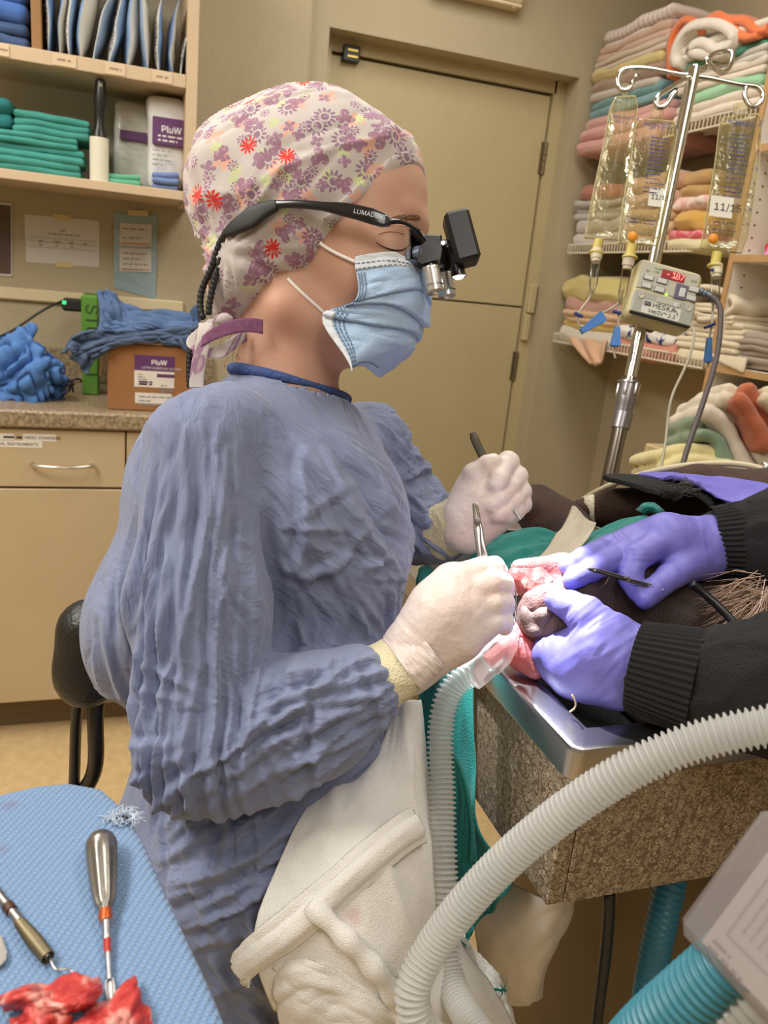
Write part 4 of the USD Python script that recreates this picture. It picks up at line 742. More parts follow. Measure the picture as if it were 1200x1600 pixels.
# pump
pc = P(1040, 459, 1.355); pr = unit(P(1103, 430, 1.355)-P(1003, 403, 1.355)); pdn = unit((P(978, 492, 1.35)-P(1003, 403, 1.355))); pdn = unit(pdn-pr*(pdn @ pr)); pnn = np.cross(pr, -pdn); pnn = pnn if pnn @ FWD < 0 else -pnn
pw, phh = .0575, .0525
pmp = thing('infusion_pump', 'cream infusion pump with red number display clamped to the chrome pole', 'infusion pump', pc)
crp = mat('pump_cream', lin(206, 196, 152), .42); grp = mat('pump_panel', lin(182, 178, 160), .45); grd = mat('pump_door', lin(160, 160, 150), .42)
def pp_(u, v, o): return pc + pr*pw*u + pdn*phh*v + pnn*o
bodyp = rbox((2*pw, 2*phh, .052), .012, 16); Rp = np.array([pr, -pdn, pnn]).T; bodyp.vertices = bodyp.vertices @ Rp.T + pc - pnn*.026; part(pmp, 'housing', bodyp, crp, True)
part(pmp, 'keypad_panel', obox(pp_(-.02, -.42, .0005), pr*pw*.90, pdn*phh*.46, pnn*.0012, .001), grp)
disp = part(pmp, 'display', obox(pp_(.08, -.62, .0018), pr*pw*.36, pdn*phh*.15, pnn*.0008, .0006), mat('display_red', (.16, .006, .010), .25, emission_color=(1.0, .03, .05), emission_strength=.14))
seg_m = rawmat('red_led', {'e': ('emission', {'color': (1.0, .22, .16), 'strength': 2.4})}, [], 'e.emission')
for s_, u in (('-', -.16), ('1', .02), ('8', .14), ('7', .28)): flat_text(disp, s_, .0105, pp_(u, -.54, .0028), pr, -pdn, seg_m)
btn = mat('button_grey', lin(196, 196, 192), .35); bdr = mat('button_edge', lin(110, 108, 112), .5)
for (u, v) in ((-.62, -.36), (-.20, -.36), (-.62, -.08), (-.22, -.06), (.78, -.36), (.76, -.06)):
    b_ = part(pmp, 'button', obox(pp_(u, v, .002), pr*pw*.165, pdn*phh*.10, pnn*.0014, .0012), bdr); part(b_, 'key_face', obox(pp_(u, v, .0034), pr*pw*.14, pdn*phh*.08, pnn*.0008, .0008), btn)
dl_ = part(pmp, 'run_key', obox(pp_(.42, -.18, .0016), pr*pw*.19, pdn*phh*.26, pnn*.0014, .003), mat('key_violet', lin(96, 90, 112), .45)); part(dl_, 'key_face', obox(pp_(.46, -.16, .0034), pr*pw*.09, pdn*phh*.15, pnn*.0008, .001), btn)
part(pmp, 'status_light', lathe(pp_(.02, .03, .001), pnn, [(0, .0028), (.001, .0024), (.0012, 0)], 12), rawmat('lime_led', {'e': ('emission', {'color': (.45, 1., .10), 'strength': 1.6})}, [], 'e.emission'))
for (s_, u, v, hh, m_) in (('mL/HR', -.52, -.70, .0030, mat('print_green', lin(90, 150, 90), .6)), ('VTBI', -.52, -.58, .0030, MATS['print_green']), ('AC', -.74, -.55, .0030, ink), ('DOSE', .62, -.60, .0032, MATS['print_green'])): flat_text(pmp, s_, hh, pp_(u, v, .002), pr, -pdn, m_)
door_ = part(pmp, 'door', obox(pp_(.0, .52, .003), pr*pw*.93, pdn*phh*.38, pnn*.004, .002), grd)
for u in (-.72, .74): part(door_, 'thumb_dimple', lathe(pp_(u, .32, .0072), pnn, [(0, .0058), (.0012, .0050), (.0004, .0)], 18), grp, 40)
part(door_, 'latch', obox(pp_(.12, .32, .0072), pr*pw*.36, pdn*phh*.085, pnn*.001, .0008), grp); part(door_, 'latch_knob', lathe(pp_(.34, .34, .0078), pnn, [(0, .0045), (.0012, .004), (.0014, 0)], 14), btn, 40)
nl = part(door_, 'name_plate', obox(pp_(-.04, .64, .0072), pr*pw*.58, pdn*phh*.215, pnn*.0004), mat('plate_white', lin(208, 208, 196), .5)); part(nl, 'emblem', obox(pp_(-.48, .53, .0078), pr*pw*.105, pdn*phh*.07, pnn*.0003), mat('emblem_plum', lin(54, 40, 66), .5))
part(nl, 'emblem_wave', tube(spline([pp_(-.56, .555, .0083), pp_(-.51, .52, .0083), pp_(-.47, .545, .0083), pp_(-.41, .505, .0083)], 16), .0005, 5), btn, True)
flat_text(nl, 'HESKA', .0088, pp_(-.33, .61, .0078), pr, -pdn, mat('print_black', lin(34, 32, 36), .6)); flat_text(nl, 'Vet/IV\u2122 2.2', .0064, pp_(-.42, .80, .0078), pr, -pdn, MATS['print_black'])
part(nl, 'emblem_swoosh', tube(spline([pp_(.33, .50, .0081), pp_(.40, .54, .0081), pp_(.46, .66, .0081)], 12), .0006, 5), MATS['print_black'], True)
part(pmp, 'base_gap', obox(pp_(.0, .90, .003), pr*pw*.92, pdn*phh*.03, pnn*.003), dark)
part(pmp, 'pole_clamp', obox(pp_(-.05, .3, -.05), pr*.02, pdn*.03, pnn*.03, .004), mat('clamp_black', (.02, .02, .02), .5))
part(pmp, 'cable', tube(spline([P(1094, 456, 1.36), P(1108, 462, 1.355), P(1122, 474, 1.35), P(1126, 500, 1.345), P(1122, 545, 1.34), P(1108, 600, 1.33), P(1088, 660, 1.32), P(1068, 722, 1.31), P(1060, 780, 1.30)], 90), .0047, 12), mat('cable_dark_grey', lin(88, 80, 80), .45), True)
part(pmp, 'cable_boot', lathe(P(1092, 455, 1.36), P(1108, 462, 1.355)-P(1092, 455, 1.36), [(0, 0), (0, .0075), (.006, .0075), (.007, .006), (.012, .0068), (.013, .0055), (.022, .0055), (.022, 0)], 16), mat('boot_grey', lin(100, 108, 118), .35, .5), 40)
part(pmp, 'cream_line', tube(spline([P(1076, 505, 1.35), P(1084, 516, 1.345), P(1083, 535, 1.34), P(1070, 575, 1.335), P(1050, 620, 1.33), P(1044, 650, 1.33), P(1040, 690, 1.325), P(1034, 725, 1.32), P(1030, 770, 1.31)], 80), .0024, 10), lineM, True)
# ------------------------------------------------------------------ the surgeon: body, gown, gloves, cap, mask
SV = unit(RT*0.20 + FWD*0.98); SVH = unit(_r0*.20 + V(math.sin(YAW), math.cos(YAW), 0)*.98)                                  # towards her left
def MD(x): return 0.81 - (x-480)*0.00012
def M(x, y, off=0.0): return P(x, y, MD(x)) + SV*off
AXH = [unit(RT - SV*(RT@SV)), UP, SV]
def hell(x, y, off, rx, ry, rs, rot=0.0):                      # ellipsoid of the head: pixels in the profile plane, metres sideways
    c, s = math.cos(math.radians(rot)), math.sin(math.radians(rot)); k = px(.81)
    a, u = AXH[0], np.cross(SV, AXH[0])
    if u @ UP < 0: u = -u
    return ell(M(x, y, off), [a*c - u*s, a*s + u*c, SV], (rx*k, ry*k, rs))
surgeon = thing('person', 'seated person in blue surgical gown, floral cap and face mask, operating with both gloved hands', 'person', (P(380, 1400, .82)[0], P(380, 1400, .82)[1], 0))
skin = mat('skin', lin(204, 162, 138), 0.6, var=(lin(196, 146, 122), 28.0, 1.6), bump=(900.0, 0.0002, 3.0), subsurface_weight=0.15, subsurface_radius=(1.0, 0.35, 0.2), subsurface_scale=0.006)
def hc(a, b, ra, rb): return cone(M(*a), M(*b), ra, rb)
UA0, UA1, FA1 = P(318, 700, .705), P(318, 1145, .672), P(556, 1082, .700)
torso = union([
    (pell(472, 812, .84, 158, 184, .155), 0), (pell(556, 860, .82, 82, 128, .09), .04), (pell(325, 790, .85, 118, 180, .13), .05), (pell(240, 960, .85, 98, 140, .11, 12), .05),
    (cone(P(356, 676, .725), P(446, 692, .83), .046, .052), .04), (cone(P(450, 692, .84), P(558, 690, .945), .052, .042), .04),
    (pell(440, 1080, .84, 178, 180, .15), .06), (pell(400, 1280, .83, 206, 205, .155), .06),
    (pell(345, 1500, .80, 150, 240, .12), .06), (cone(P(420, 1375, .79), P(610, 1390, .80), .080, .070), .035),
    (cone(P(440, 700, .83), P(452, 598, .82), .082, .0565), .03),
    (cone(P(470, 1370, .93), P(640, 1360, .95), .085, .070), .03),
])
nearm = union([(cone(UA0, P(312, 930, .69), .052, .058), 0), (cone(P(312, 930, .69), UA1, .058, .058), .02), (pell(272, 1192, .675, 48, 58, .045), .02),
               (cone(P(330, 1168, .668), P(480, 1120, .685), .056, .052), .012), (cone(P(480, 1120, .685), FA1, .052, .042), .02), (pell(530, 1088, .70, 46, 58, .044, -20), .012)])
farm = union([(cone(P(578, 690, .955), P(632, 800, .985), .046, .054), 0), (cone(P(632, 810, .985), P(684, 828, .96), .056, .043), .015)])
gown_sdf = union([(torso, 0), (nearm, .010), (farm, .02)])
hole = union([(hc((446, 470, 0), (453, 632, 0), .052, .0545), 0)])
body_items = [
    (hell(500, 318, 0, 148, 150, .074), 0), (hell(568, 395, 0, 84, 128, .064, -8), .03), (hell(590, 300, 0, 68, 70, .058), .03),
    (hc((470, 500, -.048), (550, 538, -.012), .020, .016), .03), (hc((470, 500, .048), (550, 538, .012), .020, .016), .03),
    (hell(558, 536, 0, 24, 20, .02), .02), (hell(592, 436, -.038, 38, 34, .016), .02), (hell(592, 436, .038, 38, 34, .016), .02),
    (hc((640, 348, -.030), (652, 350, -.006), .008, .008), .014), (hc((640, 348, .030), (652, 350, .006), .008, .008), .014),
    (hc((646, 372, 0), (652, 436, 0), .007, .010), .014), (hell(648, 440, 0, 12, 11, .016), .01),
    (hell(626, 377, -.031, 19, 13, .016), .008), (hell(626, 377, .031, 19, 13, .016), .008),
    (hc((446, 470, 0), (452, 640, 0), .050, .052), .022),
    (cone(P(440, 740, .84), P(430, 900, .84), .07, .11), .05),
    (cone(P(350, 710, .73), P(575, 710, .94), .035, .035), .03),
    (cone(P(330, 690, .70), P(310, 1150, .675), .038, .033), .03), (cone(P(310, 1150, .675), P(610, 1050, .70), .033, .021), .01),
    (cone(P(580, 715, .955), P(630, 840, .985), .030, .030), .02), (cone(P(640, 850, .99), P(720, 810, .945), .030, .021), .01),
    (cone(P(430, 900, .84), P(390, 1300, .83), .12, .13), .08), (cone(P(390, 1340, .81), P(620, 1390, .81), .065, .055), .06), (cone(P(420, 1330, .91), P(650, 1360, .95), .065, .055), .06),
    (cone(P(620, 1390, .81), V(P(600, 1500, .86)[0], P(600, 1500, .86)[1], .09), .055, .038), .02), (cone(P(650, 1360, .95), V(P(640, 1500, .98)[0], P(640, 1500, .98)[1], .09), .055, .038), .02),
]
_vis = union(body_items[:17]); _all = union(body_items)
def _bd(p): return np.minimum(_vis(p), np.maximum(_all(p), np.minimum(gown_sdf(p)+.013, 9)))
v, f = nets(_bd, *bounds([P(300, 200, .7), P(700, 1500, .98), P(300, 1500, .7), P(640, 200, .98), P(700, 1400, .9)], .09), .0042)
v = relax(v, f, 2)
body = part(surgeon, 'body', (v, f), skin, True)
# face: finer head over the same form would double it, so lids, lashes and brow are their own small parts
lash = mat('eyelash', lin(52, 36, 28), 0.7)
def on_sdf(fn, p, d, it=12):
    p = np.array(p, float)
    for _ in range(it): p = p - unit(d)*0 + unit(d)*float(fn(p[None].astype(np.float32))[0])*1.0
    return p
def onto(fn, pts, dirn=None, off=0.0):
    """slides points along a direction (default: the view ray) until they lie on a body"""
    out = []
    for q in np.asarray(pts, float):
        d = unit(q-EYE) if dirn is None else unit(dirn); p = q - d*0.12
        for _ in range(40):
            e = float(fn(p[None].astype(np.float32))[0]); p = p + d*max(min(e, .02), -.02)*.9
            if abs(e) < 2e-4: break
        out.append(p - d*off)
    return np.array(out)
lid = onto(_bd, [P(x, y, .77) for x, y in ((588, 379), (600, 386), (612, 390), (624, 391), (634, 388), (640, 382))], off=.0008)
part(surgeon, 'eyelashes', tube(spline(lid, 24), np.interp(np.linspace(0, 1, 24), [0, .4, 1], [.0004, .0008, .0005]), 8), lash, True)
lidc = onto(_bd, [P(x, y, .77) for x, y in ((592, 366), (604, 362), (618, 362), (632, 366))], off=.0004)
part(surgeon, 'eyelid_fold', tube(spline(lidc, 16), .0004, 6), mat('lid_crease', lin(172, 122, 100), 0.6), True)
br = []
for i in range(90):
    t = rng.random(); x = 602+50*t; y = 348 - 6*math.sin(t*2.6)-2*t + rng.normal(0, 1.8)
    a = onto(_bd, [P(x, y, .77), P(x+7+3*rng.random(), y-2-4*(1-t), .77)], off=.0009); br.append(tube(np.array([a[0], (a[0]+a[1])/2-unit(FWD)*.0006, a[1]]), [.0004, .0005, .0002], 4))
part(surgeon, 'eyebrow', join(*br), mat('brow_hair', lin(128, 92, 66), 0.7), True)

# ---- gown
def crumpled(name, col, col2, axes, dist=.0010, lc=.016, la=.16):
    """cloth whose fine creases run along the given axes, blended by the mesh's own st weights"""
    from scipy.spatial.transform import Rotation
    N = {'tc': ('texture_coordinate', {}), 'uv': ('uvmap', {'attribute': 'st'}), 'sx': ('separate_xyz', {}), 'p': ('principled_bsdf', {'roughness': .85, 'sheen_weight': .2, 'sheen_roughness': .5}),
         'cn': ('noise_texture', {'scale': 9.0, 'detail': 5.0}), 'cr': ('map_range', {'from_min': .3, 'from_max': .7, 'clamp': True}), 'cm': ('mix', {'color1': col, 'color2': col2}),
         'wv': ('noise_texture', {'scale': 1100.0, 'detail': 1.0}), 'wm': ('math', {'math_type': 'multiply', 'value2': .05}),
         'wn': ('noise_texture', {'scale': 16.0, 'detail': 2.0}), 'wo': ('vector_math', {'math_type': 'multiply_add', 'vector2': (.03, .03, .03)}), 'b': ('bump', {'distance': dist, 'strength': 1.0})}
    L = [('uv.UV', 'sx.vector'), ('tc.object', 'cn.vector'), ('cn.fac', 'cr.value'), ('cr.result', 'cm.fac'), ('cm.color', 'p.base_color'), ('tc.object', 'wv.vector'), ('wv.fac', 'wm.value1'),
         ('tc.object', 'wn.vector'), ('wn.color', 'wo.vector1'), ('tc.object', 'wo.vector3')]
    outs = []
    for i, ax in enumerate(axes):
        a = unit(ax); u = unit(np.cross(a, FWD)); M3 = np.array([u, np.cross(a, u), a]); e = Rotation.from_matrix(M3).as_euler('xyz'); k = 'd%d' % i
        N.update({k+'r': ('mapping', {'rotation': tuple(e)}), k+'s': ('mapping', {'scale': (1/lc, 1/lc, 1/la)}), k+'n': ('noise_texture', {'scale': 1.0, 'detail': 2.5, 'roughness': .55}),
                  k+'o': ('math', {'math_type': 'subtract', 'value2': .5}), k+'a': ('math', {'math_type': 'absolute'}), k+'m': ('map_range', {'from_min': 0., 'from_max': .13, 'to_min': 1., 'to_max': 0., 'clamp': True}),
                  k+'q': ('math', {'math_type': 'multiply_add', 'value2': .7}), k+'w': ('math', {'math_type': 'multiply'})})
        L += [('wo.vector', k+'r.vector'), (k+'r.vector', k+'s.vector'), (k+'s.vector', k+'n.vector'), (k+'n.fac', k+'o.value1'), (k+'o.value', k+'a.value1'), (k+'a.value', k+'m.value'),
              (k+'n.fac', k+'q.value1'), (k+'m.result', k+'q.value3'), (k+'q.value', k+'w.value1')]
        outs.append(k+'w')
    N.update({'w3': ('math', {'math_type': 'add'}), 'w4': ('math', {'math_type': 'subtract', 'value1': 1.0}), 'a1': ('math', {'math_type': 'add'}), 'a2': ('math', {'math_type': 'add'}), 'a3': ('math', {'math_type': 'add'})})
    L += [('sx.x', 'd0w.value2'), ('sx.y', 'd1w.value2'), ('sx.x', 'w3.value1'), ('sx.y', 'w3.value2'), ('w3.value', 'w4.value2'), ('w4.value', 'd2w.value2'),
          ('d0w.value', 'a1.value1'), ('d1w.value', 'a1.value2'), ('a1.value', 'a2.value1'), ('d2w.value', 'a2.value2'), ('a2.value', 'a3.value1'), ('wm.value', 'a3.value2'), ('a3.value', 'b.height'), ('b.normal', 'p.normal')]
    return rawmat(name, N, L, 'p.BSDF')
gownm = crumpled('gown_cotton', lin(128, 137, 168), lin(114, 123, 154), [UA1-UA0, FA1-UA1, RT*.62+UP*-.5])
n_e1 = unit(P(535, 626, .83)-P(372, 586, .83)); n_up = unit(np.cross(SV, n_e1)); n_up = n_up if n_up @ UP > 0 else -n_up; n_c = P(453, 606, .82)
_nk = hc((446, 470, 0), (453, 700, 0), .104, .104)
def neck_gap(p): return np.maximum(-((p-n_c) @ n_up)+.001, _nk(p))
fe_, fax_ = P(702, 824, .946), unit(P(735, 804, .925)-P(684, 836, .955))
def far_end(p): q = p-fe_; return np.maximum(-(q @ fax_), np.sqrt((q*q).sum(1))-.075)
def gown_cut(p):
    d = gown_sdf(p)
    d = np.maximum(np.maximum(d, -hole(p)), np.maximum(-neck_gap(p), -far_end(p)))
    return d
lo, hi = bounds([P(110, 900, .95), P(150, 1650, .72), P(740, 800, 1.0), P(650, 1500, .72), P(560, 560, .98), P(300, 600, .66), P(250, 1200, .60)], .06)
v, f = nets(gown_cut, lo, hi, .0025)
v = relax(v, f, 3)
def rot_noise(q, s): 
    R = np.array([[.36, .48, -.8], [-.8, .6, 0], [.48, .64, .6]]); return noise(q @ R.T + 7.3*s, s)
def creases(p, axis, la, lc, s, warp=.5):
    """crumple relief, about -.4..1: sharp ridges and grooves, long along axis (length la), short across (lc)"""
    a = unit(axis); w = np.stack([noise(p/.045 + 3.1*s + 11*k, s+k) for k in range(3)], 1) - .5
    q = p + w*warp*.05
    s_ = (q @ a)[:, None]*a; q = s_/la + (q - s_)/lc
    n1, n2, n3 = rot_noise(q, s), rot_noise(q*1.45+5, s+3), rot_noise(q*.55+2, s+5)
    return .62*np.exp(-np.abs(n1-.5)/.085) - .38*np.exp(-np.abs(n2-.5)/.055) + .8*(n3-.3)
FOLDS = []                                                     # (points in the plane of the body's side, height, half width)
_o = P(400, 900, .70)
def plane2(p): q = np.asarray(p)-_o; return np.stack([q @ RT, q @ UP], -1)
def fold_line(pts, h, w, d=.69):
    c = spline(np.column_stack([plane2(np.array([P(x, y, d) for x, y in pts])), np.zeros(len(pts))]), 12)[:, :2]; FOLDS.append((c, h, w))
fr_ = np.random.default_rng(77)
def scatter_folds(n, area, direction, length, h, w, bend=.18, jit=.10, d=.69):
    """n folds that start anywhere in area (a px polygon) and run along direction(x, y)"""
    pg_ = Polygon(area); x0, y0, x1, y1 = pg_.bounds; k = 0
    while k < n:
        x, y = fr_.uniform(x0, x1), fr_.uniform(y0, y1)
        if not pg_.contains(Point(x, y)): continue
        k += 1; L = fr_.uniform(*length); a = direction(x, y) + fr_.normal(0, jit); b = fr_.normal(0, bend); pts = [(x, y)]
        for i in range(4): pts.append((pts[-1][0]+L/4*math.cos(a), pts[-1][1]+L/4*math.sin(a))); a += b/2 if i < 2 else -b
        fold_line(pts, fr_.uniform(*h)*fr_.choice([1, 1, -.8]), fr_.uniform(*w), d)
dn_ = lambda x, y: math.pi/2 + .08 - (x-300)/1400
scatter_folds(58, [(215, 720), (290, 640), (370, 650), (410, 780), (415, 960), (400, 1060), (300, 1120), (230, 1080), (205, 900)], dn_, (130, 380), (.0034, .0066), (.0025, .0044), .10, .06)
scatter_folds(16, [(225, 800), (395, 800), (400, 1060), (235, 1080)], dn_, (40, 120), (.0012, .0026), (.0020, .0032), .25, .16)
fa_ = lambda x, y: math.atan2(-95, 260) + (1115-y)*.0022
scatter_folds(34, [(300, 1190), (400, 1085), (540, 1030), (600, 1075), (560, 1130), (420, 1210), (310, 1240)], fa_, (110, 260), (.0024, .0052), (.0028, .0048), .10, .07)
rad_ = lambda x, y: math.atan2(y-1075, x-412)
scatter_folds(12, [(300, 1075), (400, 1085), (470, 1100), (430, 1210), (300, 1230), (245, 1190)], rad_, (50, 130), (.0022, .0045), (.0030, .0050), .2, .12)
ch_ = lambda x, y: math.radians(58) - (x-430)*.0012 + (y-750)*.0006
scatter_folds(28, [(400, 660), (520, 660), (620, 720), (640, 850), (600, 900), (430, 880), (410, 760)], ch_, (140, 300), (.0022, .0044), (.0032, .0052), .10, .08, .72)
scatter_folds(13, [(420, 820), (560, 840), (600, 900), (560, 960), (430, 920)], lambda x, y: math.radians(-18)+fr_.normal(0, .35), (60, 150), (.0018, .0036), (.0030, .0046), .20, .15, .72)
scatter_folds(24, [(430, 900), (630, 900), (620, 1010), (440, 1040)], lambda x, y: math.radians(84), (80, 180), (.0020, .0044), (.0036, .0060), .15, .12, .73)
scatter_folds(16, [(130, 900), (190, 800), (215, 1050), (180, 1080), (140, 960)], lambda x, y: math.radians(82), (100, 260), (.0016, .0032), (.004, .007), .1, .08, .76)
scatter_folds(40, [(230, 1260), (420, 1240), (600, 1140), (600, 1200), (460, 1330), (300, 1440), (240, 1380)], lambda x, y: math.radians(-34) + (y-1250)*.0016, (100, 260), (.0026, .0055), (.0038, .0065), .18, .14, .72)
scatter_folds(26, [(220, 1290), (380, 1290), (400, 1590), (320, 1590)], lambda x, y: math.radians(66), (80, 240), (.0020, .0044), (.0040, .0065), .2, .15, .70)
for pts, h, w in (([(418, 770), (412, 860), (420, 940), (412, 1040)], -.009, .007), ([(470, 690), (468, 780), (462, 870), (430, 900)], .006, .006), ([(505, 668), (560, 720), (600, 790), (625, 870)], .006, .007), ([(440, 700), (520, 770), (560, 850), (590, 930)], .0055, .007),
                  ([(345, 690), (352, 800), (348, 930), (352, 1050)], .0045, .0035), ([(300, 700), (262, 800), (255, 930), (262, 1060)], .005, .005), ([(250, 1235), (330, 1262), (440, 1240), (540, 1170)], .005, .006), ([(412, 1068), (470, 1050), (530, 1030)], .006, .006), ([(420, 880), (470, 905), (520, 895), (565, 862)], .006, .006)):
    fold_line(pts, h, w)
def fold_relief(p):
    q = plane2(p); h = np.zeros(len(q)); warp = .004*(noise(p/.03, 91)-.5); q = q + warp[:, None]
    for c, a, w in FOLDS:
        lo, hi = c.min(0)-3.2*w, c.max(0)+3.2*w; m = np.nonzero(((q > lo) & (q < hi)).all(1))[0]
        if not len(m): continue
        z = q[m]; best = np.full(len(m), 9.); sd = np.zeros(len(m)); tt = np.zeros(len(m)); n_ = len(c)-1
        for i in range(n_):
            ab = c[i+1]-c[i]; L2 = ab @ ab + 1e-12; u = np.clip(((z-c[i]) @ ab)/L2, 0, 1); e = z-c[i]-u[:, None]*ab; dd = np.hypot(e[:, 0], e[:, 1]); k = dd < best
            best = np.where(k, dd, best); sd = np.where(k, np.sign(ab[0]*e[:, 1]-ab[1]*e[:, 0])*dd, sd); tt = np.where(k, (i+u)/n_, tt)
        env = np.sin(np.pi*np.clip(tt, 0, 1))**.7
        h[m] += a*env*(np.exp(-np.abs((sd-.7*w)/w)**1.5) - .75*np.exp(-np.abs((sd+.7*w)/(.8*w))**1.6))
    return h
GW = []
def gown_relief(p, n):
    x, y, d = to_px(p)
    fA, fF = nearm(p.astype(np.float32)), None
    tA, tT, tR = np.abs(fA), np.abs(torso(p.astype(np.float32))), np.abs(farm(p.astype(np.float32)))
    ar = np.exp(-tA/.012); to = np.exp(-tT/.012); fr = np.exp(-tR/.012); tot = ar+to+fr+1e-6
    ar, to, fr = ar/tot, to/tot, fr/tot
    fore = smooth01(-.03, .05, (p-UA1) @ unit(FA1-UA1) - .25*((p-UA1) @ unit(UA0-UA1)) - .02)
    ua = creases(p, (UA1-UA0)+RT*.05, .34, .034, 1, .3)*.0045
    fo = creases(p, FA1-UA1+UP*.02, .20, .030, 2, .35)*.004
    # folds that swing round the elbow
    e = P(395, 1085, .67); r = np.linalg.norm((p-e)-((p-e) @ FWD)[:, None]*FWD, axis=1)
    an = np.arctan2((p-e) @ UP, (p-e) @ RT); el = np.exp(-((r-.06)/.05)**2)
    sw = (1-np.abs(2*noise(np.stack([an*4.2, r*14, 0*r], 1), 5)-1))**1.5*.009
    arm = (1-fore)*ua + fore*fo; arm = arm*(1-.5*el) + sw*.5*el
    ch = creases(p, RT*.55-UP*.83, .26, .045, 3, .35)*.0055
    lowr = creases(p, RT*.85+UP*.45, .26, .040, 4)*.006
    bk = creases(p, UP+RT*.15, .22, .06, 6)*.005
    wl = smooth01(1080, 1200, y); wb = smooth01(270, 190, x)
    tz = (1-wl)*ch + wl*lowr; tz = tz*(1-wb) + bk*wb
    fa = creases(p, FA1-UA1, .05, .018, 7)*.008
    h = ar*arm + to*tz + fr*fa
    _ax = unit(FA1-UA1); endf = np.clip(((FA1-p) @ _ax + .040)/.03, 0, 1); endf = 1-(1-endf)*(ar > .5)
    GW[:] = [np.stack([ar*(1-fore)*(1-.5*el) + .6*to*wb, ar*fore + fr], 1)]
    calm = np.exp(-(((x-455)/110)**2 + ((y-615)/45)**2)); edge = np.clip(np.abs(hole(p.astype(np.float32)))/.012, 0, 1)
    h = h + fold_relief(p)*np.clip(-(n @ FWD)*1.7-.10, 0, 1)
    return (h-.002)*endf*(1-.8*calm)*(.15+.85*edge)
n = vnorm(v, f); v2 = v + n*gown_relief(v, n)[:, None]
part(surgeon, 'gown', (v2, f), gownm, True, uv=GW[0])
th = np.linspace(0, 2*np.pi, 60)
col = n_c + .0585*np.cos(th)[:, None]*n_e1 + .0585*np.sin(th)[:, None]*SV + n_up*.0035
part(surgeon, 'neck_binding', tube(col, .0055, 10, ex=(1, 1)), mat('navy_binding', lin(62, 84, 140), 0.8, bump=(300, .002, 2)), True)

